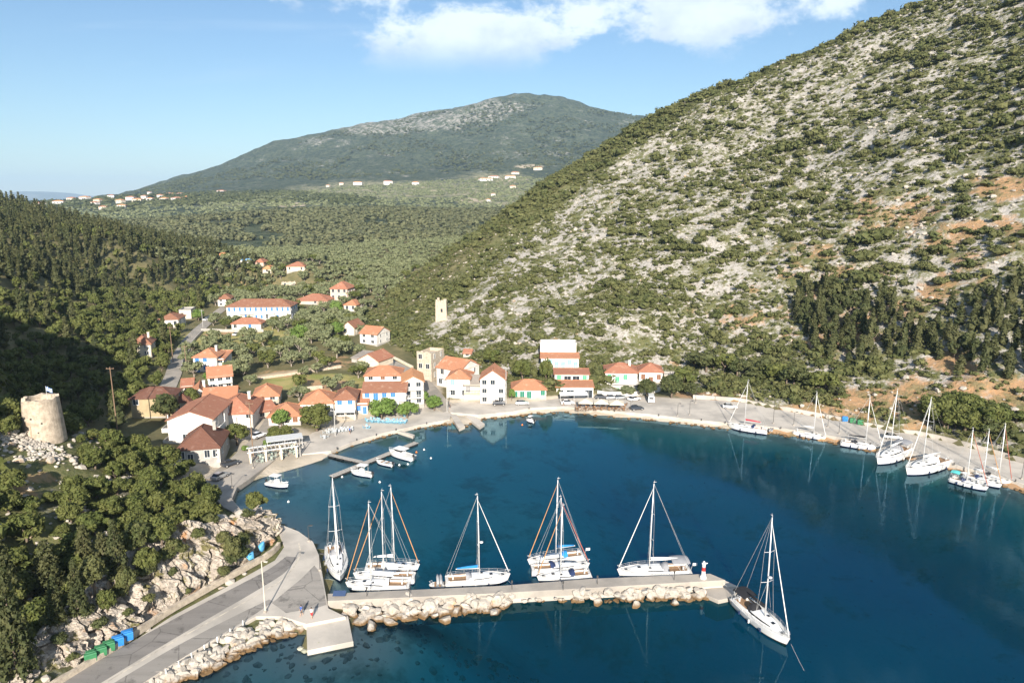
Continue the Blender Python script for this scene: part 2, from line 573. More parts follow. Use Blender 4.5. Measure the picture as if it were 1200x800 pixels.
def road_mat(name, c1, c2):
    m = mat(name, c1, 0.9); t = NT(m.node_tree)
    ob = t.n('ShaderNodeTexCoord').outputs['Object']
    mp = t.n('ShaderNodeMapping', ins={0: ob, 'Rotation': (0, 0, -0.56), 'Scale': (0.04, 0.8, 1)}).outputs[0]
    c = t.mix(t.math('MULTIPLY', t.ramp(t.noise(mp, 1.0, 4, 0.6), 0.3, 0.75), 0.8), c1, c2)
    c = t.mix(t.ramp(t.noise(ob, 0.35, 5, 0.7), 0.55, 0.68), c, tuple(x * 0.72 for x in c2))
    c = t.mix(t.math('MULTIPLY', t.ramp(t.noise(ob, 2.2, 4, 0.7), 0.6, 0.7), 0.5), c, tuple(x * 0.55 for x in c2))
    ck = t.voro(ob, 0.16, 'DISTANCE_TO_EDGE'); c = t.mix(t.math('MULTIPLY', t.ramp(t.math('ADD', ck, t.math('MULTIPLY', t.noise(ob, 1.5, 4, 0.7), 0.05)), 0.042, 0.028), 0.6), c, tuple(x * 0.5 for x in c2))
    p = t.n('ShaderNodeBsdfPrincipled', ins={'Base Color': c, 'Roughness': 0.92, 'Specular IOR Level': 0.2, 'Normal': t.bump(t.noise(ob, 9, 4, 0.7), 0.3, 0.03)})
    t.n('ShaderNodeOutputMaterial', ins={'Surface': p.outputs[0]})
    return m


M_ASPH = road_mat('asphalt', (0.245, 0.225, 0.205), (0.185, 0.17, 0.155))
M_STREET = mat('worn_street', (0.34, 0.30, 0.25), 0.9, 0.2, 0.2, (0.23, 0.21, 0.18), 0.3, 6)
M_DIRT = mat('path_dirt', (0.42, 0.33, 0.22), 0.95, 0.3, 0.4, (0.30, 0.23, 0.14), 0.4, 4)

SLAB_DEF = {
    'quay': ([(20, 836), (75, 801), (130, 768), (200, 722), (260, 690), (322, 656), (333, 640), (327, 624), (318, 613), (332, 615), (350, 622), (367, 634), (374, 650), (381, 690), (385, 712), (405, 722), (359, 731), (330, 722), (300, 722),
              (222, 766), (160, 804), (110, 838)], 1.2, -2.5, M_CONC2),
    'slipway': ([(359, 730), (408, 721), (414, 751), (360, 762)], 0.75, -4.0, M_CONC2),
    'harbour_corner': ([(293, 560), (278, 570), (272, 584), (283, 597), (300, 605), (318, 612), (300, 612), (262, 594), (238, 572), (258, 553), (290, 536), (322, 538)], 1.15, -2.0, M_CONC),
    'promenade': ([(388, 528), (412, 518), (450, 507), (490, 498), (527, 491), (530, 482), (500, 477), (470, 483), (430, 489), (395, 496), (365, 507), (350, 522), (345, 533)], 0.95, -1.5, M_CONC2),
    'jetty': ([(527, 485), (533, 483), (545, 499), (538, 502)], 0.8, -2.0, M_CONC2),
    'short_jetty': ([(540, 483), (547, 481), (568, 496), (562, 500)], 0.8, -2.0, M_CONC2),
    'waterfront_road': ([(528, 483), (560, 486), (600, 482), (622, 478), (660, 476), (700, 480), (760, 485), (800, 490), (840, 494), (870, 496.5), (905, 500), (940, 505), (980, 511.5), (1040, 525), (1100, 539.5), (1160, 555), (1200, 567), (1260, 590), (1340, 623),
                         (1352, 590), (1270, 562), (1200, 543), (1150, 528), (1100, 515), (1060, 507), (1000, 496), (950, 487), (900, 477), (870, 471), (830, 468), (760, 465), (720, 465), (660, 466), (600, 473), (545, 470), (520, 474)], 1.25, -2.5, M_CONC2),
}
for k, (px, z, b, m) in SLAB_DEF.items():
    P = pxpoly(px, z)
    flatten(P, z)
    SLABS.append((k, P, z, b, m))
ROAD_PX = [(60, 830), (117, 795), (175, 756), (235, 720), (290, 688), (330, 665), (347, 645), (347, 632)]
street('street', [(258, 562), (285, 540), (304, 518), (316, 500), (322, 488), (312, 478)], [7, 6.5, 5, 4.6, 4, 3], M_STREET)
street('valley_road', [(190, 470), (203, 440), (207, 425), (213, 412), (222, 398), (238, 382), (250, 370), (268, 357), (300, 345), (345, 333)], 5.0, M_STREET)
street('lane', [(440, 412), (455, 422), (478, 434), (500, 452), (512, 470), (530, 480)], [3.5, 3.5, 4, 5, 6, 7], M_STREET)
street('dirt_path', [(300, 441), (330, 437), (360, 433), (398, 427)], 2.4, M_DIRT)

# ------------------------------------------------------------------ near land: what it is made of where
def splat(lst, px=None, py=None):
    px = PXX if px is None else px; py = PYY if py is None else py
    s = np.zeros(px.shape)
    for (cx, cy_, rx, ry, a) in lst:
        s = np.maximum(s, a * np.exp(-((px - cx) / rx) ** 2 - ((py - cy_) / ry) ** 2))
    return s


PXX, PYY, DEP = to_px(XX, YY, ZG)
HILL_FOOT = np.interp(PXX, [400, 432, 460, 520, 600, 700, 760, 830, 900, 1000, 1100, 1200, 1400], [378, 392, 404, 425, 450, 458, 456, 464, 474, 495, 514, 542, 600])
ON_HILL = (XX > -95) & (YY < 700) & (PYY < HILL_FOOT) & (SD < -3) & (DEP > 0)
_front = near_tps(np.array([[0, 0]]))
ON_HILL &= (XX > np.interp(YY, [200, 330, 420, 480, 700], [-60, -85, -45, 20, 200])) | (YY < 240) & (XX > 0)
SOIL = [(1175, 220, 45, 22, .95), (1135, 265, 40, 14, .8), (1185, 270, 40, 25, .7), (1090, 340, 22, 16, .9), (1060, 365, 20, 15, .7), (1010, 475, 70, 26, 1.0), (1075, 470, 60, 36, 1), (1130, 455, 50, 30, 1), (1180, 470, 45, 35, .9), (1120, 430, 40, 20, .8),
        (950, 480, 50, 10, .9), (815, 462, 30, 9, 1), (845, 466, 60, 8, 1), (790, 425, 14, 10, .8), (652, 400, 8, 8, 1), (655, 440, 12, 10, .4), (970, 310, 90, 45, .55), (1060, 260, 100, 40, .6), (880, 360, 80, 40, .45), (1110, 310, 90, 60, .6), (1000, 390, 120, 40, .55),
        (40, 560, 30, 10, .9), (20, 575, 30, 14, .8), (55, 540, 30, 12, .5), (30, 700, 20, 20, .7), (130, 690, 15, 25, .6), (230, 600, 30, 12, .5), (265, 625, 12, 18, .6),
        (390, 452, 35, 8, .9), (350, 448, 30, 8, .8), (395, 425, 40, 8, .7), (345, 438, 40, 8, .8), (270, 345, 20, 8, .6), (230, 340, 20, 6, .7), (260, 392, 40, 5, .6), (415, 305, 60, 4, .6), (300, 338, 40, 8, .6), (440, 315, 30, 3, .6), (550, 455, 50, 18, .5)]
GRASS = [(260, 398, 50, 11, 1.3), (300, 395, 40, 14, 1.3), (370, 448, 60, 10, 1.3), (405, 447, 20, 6, .8), (325, 400, 50, 30, .4), (430, 330, 40, 10, .5), (465, 325, 20, 6, .9)]
PAVE = [(250, 560, 50, 26, 1), (330, 520, 60, 22, 1), (420, 495, 60, 10, 1), (480, 482, 60, 12, 1), (560, 476, 60, 10, 1), (290, 500, 25, 30, .9), (700, 470, 120, 8, 1), (225, 540, 30, 16, .8), (500, 455, 25, 18, .7), (260, 470, 60, 20, .6), (400, 478, 60, 10, .8), (80, 452, 1, 1, 0)]
GREENCOV = np.clip(0.22 + 0.5 * smooth(250, 420, PYY) * smooth(1000, 700, PXX) + 0.65 * smooth(40, 10, np.abs(0)) * 0 + 0.5 * smooth(980, 1190, PXX) * smooth(240, 60, PYY), 0, 1)
# the flank along the left skyline is closed scrub
sky_y = np.interp(PXX, [432, 460, 500, 540, 600, 640, 700, 765, 830, 900, 1000, 1085, 1200], [375, 353, 322, 291, 242, 216, 180, 139, 107, 82, 36, 1, -62])
FLANK = smooth(1.0, 0.0, (PYY - sky_y) / np.interp(PXX, [432, 500, 600, 700, 830, 1000], [25, 80, 62, 38, 13, 6]))
a_rock = np.where(ON_HILL, np.clip(1.0 - 0.75 * FLANK, 0, 1), 0.0)
MILLHILL = (XX < -30) & (YY < 150) & (SD < 0) & (PYY > 500)
a_rock = np.where(MILLHILL, 0.55, a_rock)
a_rock = np.maximum(a_rock, splat([(60, 530, 45, 22, 1), (110, 515, 40, 12, .9), (20, 480, 30, 30, .9), (250, 610, 40, 25, 1), (100, 740, 110, 50, .8)]))
a_soil = splat(SOIL); a_grass = splat(GRASS); a_pave = splat(PAVE) * (SD < 0)
a_pave = np.maximum(a_pave, beach)
a_pave = np.maximum(a_pave, 0.9 * smooth(-4.5, -2.5, SD) * (XX < 60) * (YY > 150))
a_soil = np.maximum(a_soil, 0.75 * smooth(-4.5, -2.0, SD) * (XX >= 60))
a_cov = np.where(ON_HILL, np.clip(0.30 + 0.55 * FLANK, 0, 1), 0.5)
SEEN = (YY > -160)
me = np_mesh('terrain', np.column_stack([XX.ravel(), YY.ravel(), ZG.ravel()]), grid_faces(*XX.shape), smooth_sh=True,
             attrs={'rock': a_rock.ravel(), 'soil': a_soil.ravel(), 'grass': a_grass.ravel(), 'pave': a_pave.ravel(), 'cov': a_cov.ravel()})
m = bpy.data.materials.new('land'); m.use_nodes = True
t = NT(m.node_tree)
A = lambda n: t.n('ShaderNodeAttribute', attribute_name=n).outputs['Fac']
pos = t.n('ShaderNodeNewGeometry').outputs['Position']
pz = t.n('ShaderNodeSeparateXYZ', ins={0: pos}).outputs[2]
n_big = t.noise(pos, 0.035, 4, 0.6)
n_mid = t.noise(pos, 0.16, 6, 0.65)
n_fin = t.noise(pos, 0.9, 6, 0.7)
n_soil = t.noise(pos, 0.09, 6, 0.7, 0.4)
floor_c = t.mix(t.ramp(n_mid, 0.35, 0.7), (0.11, 0.105, 0.05), (0.19, 0.16, 0.08))
rock_c = t.mix(t.ramp(n_fin, 0.3, 0.75), (0.455, 0.42, 0.375), (0.29, 0.27, 0.24))
crk = t.voro(t.n('ShaderNodeMapping', ins={0: pos, 'Scale': (1, 1, 1.7)}).outputs[0], 0.55, 'DISTANCE_TO_EDGE')
rock_c = t.mix(t.ramp(t.noise(pos, 0.42, 6, 0.75, 0.6), 0.56, 0.66), rock_c, (0.20, 0.175, 0.125))
scrub_c = t.mix(t.ramp(n_fin, 0.35, 0.65), (0.085, 0.10, 0.036), (0.165, 0.155, 0.070))
soil_c = t.mix(t.ramp(n_fin, 0.3, 0.7), (0.43, 0.245, 0.12), (0.34, 0.235, 0.145))
grass_c = t.mix(t.ramp(n_mid, 0.35, 0.65), (0.22, 0.23, 0.07), (0.38, 0.31, 0.13))
pave_c = t.mix(t.ramp(n_mid, 0.3, 0.7), (0.50, 0.43, 0.34), (0.37, 0.32, 0.25))
cov_n = t.math('ADD', t.math('MULTIPLY', n_mid, 0.75), t.math('MULTIPLY', n_fin, 0.35))
cov = t.ramp(t.math('ADD', cov_n, t.math('MULTIPLY', t.math('SUBTRACT', A('cov'), 0.5), 0.6)), 0.37, 0.50)
hill_c = t.mix(cov, rock_c, scrub_c)
c = t.mix(t.ramp(t.math('ADD', A('rock'), t.math('MULTIPLY', t.math('SUBTRACT', n_mid, 0.5), 0.7)), 0.3, 0.6), floor_c, hill_c)
c = t.mix(t.ramp(t.math('ADD', A('grass'), t.math('MULTIPLY', t.math('SUBTRACT', n_soil, 0.5), 0.8)), 0.3, 0.6), c, grass_c)
c = t.mix(t.ramp(t.math('ADD', A('soil'), t.math('MULTIPLY', t.math('SUBTRACT', n_soil, 0.5), 2.4)), 0.40, 0.72), c, soil_c)
c = t.mix(t.math('MULTIPLY', t.math('MULTIPLY', cov, A('rock')), 0.75), c, t.mix(A('soil'), c, scrub_c))
c = t.mix(t.ramp(t.math('ADD', A('pave'), t.math('MULTIPLY', t.math('SUBTRACT', n_mid, 0.5), 0.5)), 0.3, 0.55), c, pave_c)
bed = t.mix(t.ramp(t.noise(pos, 0.11, 5, 0.65), 0.50, 0.68), (0.68, 0.65, 0.52), (0.38, 0.38, 0.28))
bed = t.mix(t.ramp(n_fin, 0.60, 0.74), bed, (0.24, 0.24, 0.18))
c = t.mix(t.ramp(pz, 0.05, -0.25), c, bed)
hgt = t.math('ADD', t.math('MULTIPLY', n_mid, 1.4), t.math('MULTIPLY', n_fin, 0.6))
amt = t.math('ADD', 0.15, t.math('MULTIPLY', A('rock'), 0.75))
bmp = t.n('ShaderNodeBump', ins={'Height': hgt, 'Strength': amt, 'Distance': 0.9}).outputs[0]
p = t.n('ShaderNodeBsdfPrincipled', ins={'Base Color': c, 'Roughness': 0.95, 'Specular IOR Level': 0.15, 'Normal': bmp})
t.n('ShaderNodeOutputMaterial', ins={'Surface': p.outputs[0]})
terrain = link('terrain', me, kind='structure', mats=m)

for k, P, z, b, mm in SLABS:
    link(k, slab_mesh(k, P, z, b), kind='structure', mats=mm)
for (name, Q, Lf, Rt, z, mm, lift) in STREETS:
    n = len(Q)
    V = np.concatenate([np.column_stack([Lf, z + lift]), np.column_stack([Rt, z + lift]), np.column_stack([Lf, z - 0.6]), np.column_stack([Rt, z - 0.6])])
    i = np.arange(n - 1)
    F = np.concatenate([np.stack([n + i, n + i + 1, i + 1, i], 1), np.stack([i, i + 1, 2 * n + i + 1, 2 * n + i], 1), np.stack([n + i + 1, n + i, 3 * n + i, 3 * n + i + 1], 1)])
    link(name, np_mesh(name, V, F), kind='structure', mats=mm)


def flat_strip(name, px, widths, z, mm, kind='structure'):
    P = np.array([at_z(a, b, z)[:2] for a, b in px])
    Q, Lf, Rt = strip_pts(P, widths, 1.0)
    n = len(Q); i = np.arange(n - 1)
    V = np.concatenate([np.column_stack([Lf, np.full(n, z)]), np.column_stack([Rt, np.full(n, z)])])
    return link(name, np_mesh(name, V, np.stack([n + i, n + i + 1, i + 1, i], 1)), kind=kind, mats=mm)


# the coast road laid on the quay: two asphalt lanes with a pale concrete strip between them
flat_strip('road', [(48, 826), (100, 796), (165, 758), (225, 724), (280, 694), (325, 669), (342, 652)], [4.6, 4.6, 4.4, 4.2, 3.8, 3.2, 2.0], 1.206, M_ASPH)
flat_strip('road_lane', [(112, 824), (150, 800), (205, 766), (255, 738), (292, 718), (318, 703)], [3.2, 3.2, 3.0, 2.6, 2.0, 1.0], 1.206, road_mat('grey_asphalt', (0.30, 0.275, 0.245), (0.235, 0.215, 0.19)))
flat_strip('road_marking', [(80, 826), (128, 797), (188, 760), (245, 728), (300, 698), (330, 680), (345, 664), (353, 648), (350, 636)], 0.22, 1.211, mat('road_paint', (0.62, 0.55, 0.44), 0.8, 0.3, 1.2, (0.35, 0.31, 0.26)))
ap = pxpoly([(318, 706), (352, 678), (368, 662), (374, 668), (380, 690), (383, 708), (372, 712), (335, 718)], 1.207)
me = slab_mesh('asphalt_apron', ap, 1.207, 1.1)
link('asphalt_apron', me, kind='structure', mats=road_mat('old_asphalt', (0.33, 0.30, 0.265), (0.25, 0.23, 0.205)))

# ------------------------------------------------------------------ far land
ny = 340
yl = np.concatenate([np.linspace(752, 1000, 40), np.geomspace(1007, 5600, ny - 40)])
sl = np.linspace(-1.35, 1.35, 390)
SX, FY = np.meshgrid(sl, yl, indexing='ij')
FX = SX * FY
FZ = far_at(FX.ravel(), FY.ravel()).reshape(FX.shape)
mtn = smooth(2500, 3000, FY)
FZ = FZ + (fbm(FX, FY, 260, 5, 40) - 0.5) * 60 * mtn + (fbm(FX, FY, 45, 4, 41) - 0.5) * (7 + 12 * mtn)
fpx, fpy, _d = to_px(FX, FY, FZ)
FZ[:, 0] -= 0.2
field = splat([(470, 222, 150, 12, 1), (580, 222, 60, 25, 1), (300, 240, 120, 6, .6), (250, 236, 60, 4, .8)], fpx, fpy) * (FY > 1250)
bare = splat([(500, 140, 80, 16, 1), (580, 125, 45, 10, 1), (440, 150, 60, 10, .9), (380, 165, 50, 9, .6), (610, 180, 30, 8, .6), (655, 180, 30, 5, .7), (620, 215, 40, 14, .5), (560, 135, 50, 14, .9)], fpx, fpy) * (FY > 1250)
clear = splat([(340, 240, 25, 3, 1), (620, 195, 20, 3, 1), (555, 235, 30, 4, .9), (460, 292, 22, 5, .9), (400, 303, 30, 4, .9), (555, 292, 25, 6, .8), (330, 228, 12, 3, .8), (600, 210, 30, 5, .8), (180, 235, 20, 3, .6)], fpx, fpy)
me = np_mesh('far_land', np.column_stack([FX.ravel(), FY.ravel(), FZ.ravel()]), grid_faces(*FX.shape), smooth_sh=True, attrs={'field': field.ravel(), 'bare': bare.ravel(), 'clear': clear.ravel()})
m = bpy.data.materials.new('far_land'); m.use_nodes = True
t = NT(m.node_tree)
A = lambda n: t.n('ShaderNodeAttribute', attribute_name=n).outputs['Fac']
pos = t.n('ShaderNodeNewGeometry').outputs['Position']
s1 = t.noise(pos, 0.055, 5, 0.7)
s2 = t.noise(pos, 0.012, 6, 0.65)
wood = t.mix(t.ramp(s1, 0.36, 0.64), (0.030, 0.044, 0.028), (0.090, 0.102, 0.062))
fld = t.mix(t.ramp(s1, 0.40, 0.58), (0.115, 0.135, 0.065), (0.33, 0.29, 0.19))
rk = t.mix(t.ramp(t.math('ADD', s1, t.math('MULTIPLY', s2, 0.3)), 0.54, 0.72), (0.32, 0.295, 0.26), (0.07, 0.085, 0.05))
c = t.mix(t.ramp(t.math('ADD', A('field'), t.math('MULTIPLY', t.math('SUBTRACT', s2, 0.5), 1.2)), 0.35, 0.65), wood, fld)
c = t.mix(t.ramp(t.math('ADD', A('bare'), t.math('MULTIPLY', t.math('SUBTRACT', s2, 0.5), 1.8)), 0.40, 0.62), c, rk)
c = t.mix(t.ramp(t.math('ADD', t.math('SUBTRACT', s2, 0.0), t.math('MULTIPLY', s1, 0.35)), 0.71, 0.80), c, rk)
c = t.mix(t.ramp(t.math('ADD', A('clear'), t.math('MULTIPLY', t.math('SUBTRACT', s1, 0.5), 1.0)), 0.45, 0.65), c, (0.40, 0.335, 0.24))
b = t.n('ShaderNodeBump', ins={'Height': t.math('ADD', s1, s2), 'Strength': 0.8, 'Distance': 9.0}).outputs[0]
p = t.n('ShaderNodeBsdfPrincipled', ins={'Base Color': c, 'Roughness': 1.0, 'Specular IOR Level': 0.05, 'Normal': b})
t.n('ShaderNodeOutputMaterial', ins={'Surface': p.outputs[0]})
link('far_land', me, kind='structure', mats=m)

hx = np.linspace(-15500, -2500, 200); hy = np.linspace(14200, 17800, 12)
HX, HY = np.meshgrid(hx, hy, indexing='ij')
prof = np.interp(HX / 15800 * 800 + 600, [-200, -60, 0, 20, 40, 70, 95, 125, 200, 460], [190, 235, 250, 285, 330, 315, 265, 215, 120, 40])
hump = np.sin((HY - 14200) / 3600 * math.pi) ** 0.7
HZ = (prof * hump * (0.86 + 0.28 * fbm(HX, HY, 900, 4, 60))) - 10
far_m = mat('far_hill_scrub', (0.12, 0.13, 0.08), 1.0, 0.3, 0.002, (0.20, 0.19, 0.14))
link('far_hills', np_mesh('far_hills', np.column_stack([HX.ravel(), HY.ravel(), HZ.ravel()]), grid_faces(*HX.shape), smooth_sh=True), kind='structure', mats=far_m)

# ------------------------------------------------------------------ water
ix = (GX > -84) & (GX < 270); iy = (GY > -60) & (GY < 266)
WX, WY = XX[np.ix_(ix, iy)], YY[np.ix_(ix, iy)]
WD = np.maximum(-ZG[np.ix_(ix, iy)], 0.0)
gridV = np.column_stack([WX.ravel(), WY.ravel(), np.zeros(WX.size)])
x0, x1, y0, y1 = WX.min(), WX.max(), WY.min(), WY.max()
B = 21000.0
ox = [-B, x0, x1, B]; oy = [-2500.0, y0, y1, B]
V = [gridV]; F = [grid_faces(*WX.shape)]; D = [WD.ravel()]; base = WX.size
for a in range(3):
    for b in range(3):
        if a == 1 and b == 1:
            continue
        V.append(np.array([(ox[a], oy[b], 0), (ox[a + 1], oy[b], 0), (ox[a + 1], oy[b + 1], 0), (ox[a], oy[b + 1], 0)], float))
        F.append(np.array([[base, base + 1, base + 2, base + 3]])); D.append(np.full(4, 14.0)); base += 4
me = np_mesh('water', np.concatenate(V), np.concatenate(F), smooth_sh=True, attrs={'depth': np.concatenate(D)})
m = bpy.data.materials.new('sea_water'); m.use_nodes = True
t = NT(m.node_tree)
pos = t.n('ShaderNodeNewGeometry').outputs['Position']
dep = t.n('ShaderNodeAttribute', attribute_name='depth').outputs['Fac']
path = t.math('MULTIPLY', dep, 0.80)
Tc = t.n('ShaderNodeCombineColor', ins={0: t.math('EXPONENT', t.math('MULTIPLY', path, -0.45)), 1: t.math('EXPONENT', t.math('MULTIPLY', path, -0.095)), 2: t.math('EXPONENT', t.math('MULTIPLY', path, -0.042))}).outputs[0]
patch = t.noise(pos, 0.022, 4, 0.6, 0.5)
deep = t.mix(t.ramp(patch, 0.35, 0.7), (0.0003, 0.032, 0.060), (0.0003, 0.018, 0.036))
inv = t.n('ShaderNodeInvert', ins={'Color': Tc}).outputs[0]
body = t.n('ShaderNodeBsdfDiffuse', ins={'Color': t.mix(1.0, deep, inv, 'MULTIPLY')})
thru = t.n('ShaderNodeBsdfTransparent', ins={'Color': Tc})
sub = t.n('ShaderNodeAddShader', ins={0: body.outputs[0], 1: thru.outputs[0]})
wav = t.n('ShaderNodeMapping', ins={0: pos, 'Rotation': (0, 0, 0.5), 'Scale': (1.0, 1.6, 1.0)}).outputs[0]
calm = t.ramp(t.noise(pos, 0.018, 3, 0.5, 0.8), 0.42, 0.62)
rip = t.math('ADD', t.noise(wav, 0.9, 3, 0.6, 0.2), t.math('MULTIPLY', t.noise(wav, 0.28, 2, 0.5), 1.1))
bm = t.n('ShaderNodeBump', ins={'Height': rip, 'Strength': t.math('ADD', 0.012, t.math('MULTIPLY', calm, 0.045)), 'Distance': 0.35}).outputs[0]
fr = t.n('ShaderNodeFresnel', ins={'IOR': 1.35, 'Normal': bm}).outputs[0]
gl = t.n('ShaderNodeBsdfGlossy', ins={'Color': (0.50, 0.82, 1.0, 1), 'Roughness': 0.0, 'Normal': bm})
out = t.n('ShaderNodeMixShader', ins={0: fr, 1: sub.outputs[0], 2: gl.outputs[0]})
t.n('ShaderNodeOutputMaterial', ins={'Surface': out.outputs[0]})
link('water', me, kind='structure', mats=m)

# ------------------------------------------------------------------ air
hv = np.array([(x, y, z) for x in (-20500.0, 20500.0) for y in (-2400.0, 20500.0) for z in (-60.0, 790.0)])
hf = np.array([[0, 1, 3, 2], [4, 6, 7, 5], [0, 4, 5, 1], [2, 3, 7, 6], [0, 2, 6, 4], [1, 5, 7, 3]])
m = bpy.data.materials.new('air'); m.use_nodes = True
t = NT(m.node_tree)
vol = t.n('ShaderNodeVolumePrincipled', ins={'Color': (0.50, 0.72, 0.98, 1), 'Density': 6.0e-5, 'Anisotropy': 0.0})
t.n('ShaderNodeOutputMaterial', ins={'Volume': vol.outputs[0]})
HAZE = link('haze', np_mesh('haze', hv, hf), kind='stuff', mats=m)
# ------------------------------------------------------------------ mesh builder for made things
class MB:
    def __init__(self):
        self.v, self.f, self.m = [], [], []

    def add(self, V, F, mi=0):
        b = len(self.v)
        self.v.extend([tuple(map(float, p)) for p in V])
        for f in F:
            self.f.append(tuple(b + k for k in f)); self.m.append(mi)
        return self

    def box(self, c, s, mi=0, rz=0.0, taper=1.0, tilt=None):
        hx, hy, hz = s[0] / 2, s[1] / 2, s[2] / 2
        V = []
        for z, k in ((-hz, 1.0), (hz, taper)):
            for x, y in ((-hx, -hy), (hx, -hy), (hx, hy), (-hx, hy)):
                V.append([x * k, y * k, z])
        V = np.array(V)
        if tilt is not None:
            ax, an = tilt
            ca, sa = math.cos(an), math.sin(an)
            Mx = np.array([[1, 0, 0], [0, ca, -sa], [0, sa, ca]]) if ax == 'x' else np.array([[ca, 0, sa], [0, 1, 0], [-sa, 0, ca]])
            V = V @ Mx.T
        ca, sa = math.cos(rz), math.sin(rz)
        V = V @ np.array([[ca, -sa, 0], [sa, ca, 0], [0, 0, 1]]).T + np.array(c)
        return self.add(V, [(0, 3, 2, 1), (4, 5, 6, 7), (0, 1, 5, 4), (1, 2, 6, 5), (2, 3, 7, 6), (3, 0, 4, 7)], mi)

    def tube(self, pts, r, n=6, mi=0, cap=True):
        pts = np.asarray(pts, float)
        rs = np.full(len(pts), r) if np.ndim(r) == 0 else np.asarray(r, float)
        V = []; k = len(pts)
        for i in range(k):
            d = pts[min(i + 1, k - 1)] - pts[max(i - 1, 0)]
            d = d / (np.linalg.norm(d) + 1e-9)
            a = np.cross(d, [0, 0, 1.0]) if abs(d[2]) < 0.9 else np.cross(d, [1.0, 0, 0])
            a /= np.linalg.norm(a); b = np.cross(d, a)
            for q in range(n):
                th = 2 * math.pi * q / n
                V.append(pts[i] + rs[i] * (math.cos(th) * a + math.sin(th) * b))
        F = [(i * n + q, i * n + (q + 1) % n, (i + 1) * n + (q + 1) % n, (i + 1) * n + q) for i in range(k - 1) for q in range(n)]
        if cap:
            F += [tuple(range(n))[::-1], tuple((k - 1) * n + q for q in range(n))]
        return self.add(V, F, mi)

    def lathe(self, prof, n=12, mi=0, c=(0, 0, 0)):
        V = [(c[0] + r * math.cos(2 * math.pi * q / n), c[1] + r * math.sin(2 * math.pi * q / n), c[2] + z) for r, z in prof for q in range(n)]
        F = [(i * n + q, i * n + (q + 1) % n, (i + 1) * n + (q + 1) % n, (i + 1) * n + q) for i in range(len(prof) - 1) for q in range(n)]
        F += [tuple(range(n))[::-1], tuple((len(prof) - 1) * n + q for q in range(n))]
        return self.add(V, F, mi)

    def mesh(self, name, smooth_sh=False):
        me = bpy.data.meshes.new(name)
        me.from_pydata(self.v, [], self.f)
        me.polygons.foreach_set('material_index', self.m)
        if smooth_sh:
            me.polygons.foreach_set('use_smooth', [True] * len(self.f))
        me.update()
        return me

    def build(self, name, mats, parent=None, smooth_sh=False, kind=None):
        return link(name, self.mesh(name, smooth_sh), parent, kind, mats)


def copy_tree(o, parent=None):
    c = o.copy(); COL.objects.link(c)
    if parent is not None:
        c.parent = parent
    for ch in list(o.children):
        copy_tree(ch, c)
    return c


# ------------------------------------------------------------------ houses
W_WHITE = mat('white_render', (0.72, 0.685, 0.63), 0.85, 0.1, 0.45, (0.58, 0.54, 0.485), 0.15, 5)
W_CREAM = mat('cream_render', (0.72, 0.63, 0.49), 0.85, 0.12, 0.6, (0.60, 0.51, 0.39), 0.15, 5)
W_OCHRE = mat('ochre_render', (0.40, 0.32, 0.19), 0.9, 0.2, 0.6, (0.32, 0.25, 0.15), 0.2, 5)  # ochre darkened so the wall colour carries the shade this house stands in
W_PINK = mat('pink_render', (0.66, 0.47, 0.37), 0.85, 0.12, 0.6, (0.55, 0.40, 0.32), 0.15, 5)
W_GREY = mat('grey_render', (0.42, 0.39, 0.35), 0.9, 0.2, 0.6, (0.32, 0.30, 0.27), 0.2, 5)
W_STONE = mat('rubble_wall', (0.52, 0.44, 0.34), 0.95, 0.3, 1.6, (0.36, 0.30, 0.235), 0.8, 4)


def roof_mat(name, c1, c2, c3):
    m = bpy.data.materials.new(name); m.use_nodes = True
    MATS[name] = m
    t = NT(m.node_tree)
    ob = t.n('ShaderNodeTexCoord').outputs['Object']
    n1 = t.noise(ob, 0.55, 5, 0.65); n2 = t.noise(ob, 5.0, 3, 0.7)
    c = t.mix(t.ramp(n2, 0.3, 0.7), c1, c2)
    c = t.mix(t.ramp(n1, 0.52, 0.72), c, c3)
    w1 = t.n('ShaderNodeTexWave', wave_type='BANDS', bands_direction='X', ins={'Vector': ob, 'Scale': 1.5, 'Distortion': 0.0}).outputs['Fac']
    w2 = t.n('ShaderNodeTexWave', wave_type='BANDS', bands_direction='Y', ins={'Vector': ob, 'Scale': 1.1, 'Distortion': 0.0}).outputs['Fac']
    c = t.mix(t.math('MULTIPLY', t.math('MULTIPLY', w1, w2), 0.30), c, tuple(x * 0.6 for x in c1))
    p = t.n('ShaderNodeBsdfPrincipled', ins={'Base Color': c, 'Roughness': 0.9, 'Specular IOR Level': 0.2, 'Normal': t.bump(t.math('ADD', t.math('ADD', w1, w2), n2), 0.5, 0.10)})
    t.n('ShaderNodeOutputMaterial', ins={'Surface': p.outputs[0]})
    return m


R_ORANGE = roof_mat('orange_tiles', (0.54, 0.255, 0.145), (0.41, 0.18, 0.10), (0.60, 0.36, 0.24))
R_RED = roof_mat('red_tiles', (0.44, 0.20, 0.125), (0.34, 0.145, 0.09), (0.50, 0.30, 0.20))
R_BROWN = roof_mat('brown_tiles', (0.34, 0.165, 0.10), (0.25, 0.115, 0.075), (0.40, 0.24, 0.165))
R_DARK = roof_mat('dark_tiles', (0.20, 0.095, 0.065), (0.145, 0.07, 0.05), (0.25, 0.15, 0.115))
R_PEACH = roof_mat('peach_tiles', (0.66, 0.33, 0.16), (0.54, 0.25, 0.12), (0.70, 0.42, 0.26))
R_GREY = roof_mat('grey_slabs', (0.34, 0.30, 0.26), (0.26, 0.23, 0.20), (0.40, 0.35, 0.30))
M_GLASS = mat('window_glass', (0.035, 0.045, 0.055), 0.12, 0.3, 1.0, spec=0.6)
M_FRAME = mat('window_frame', (0.72, 0.70, 0.66), 0.6, 0.1)
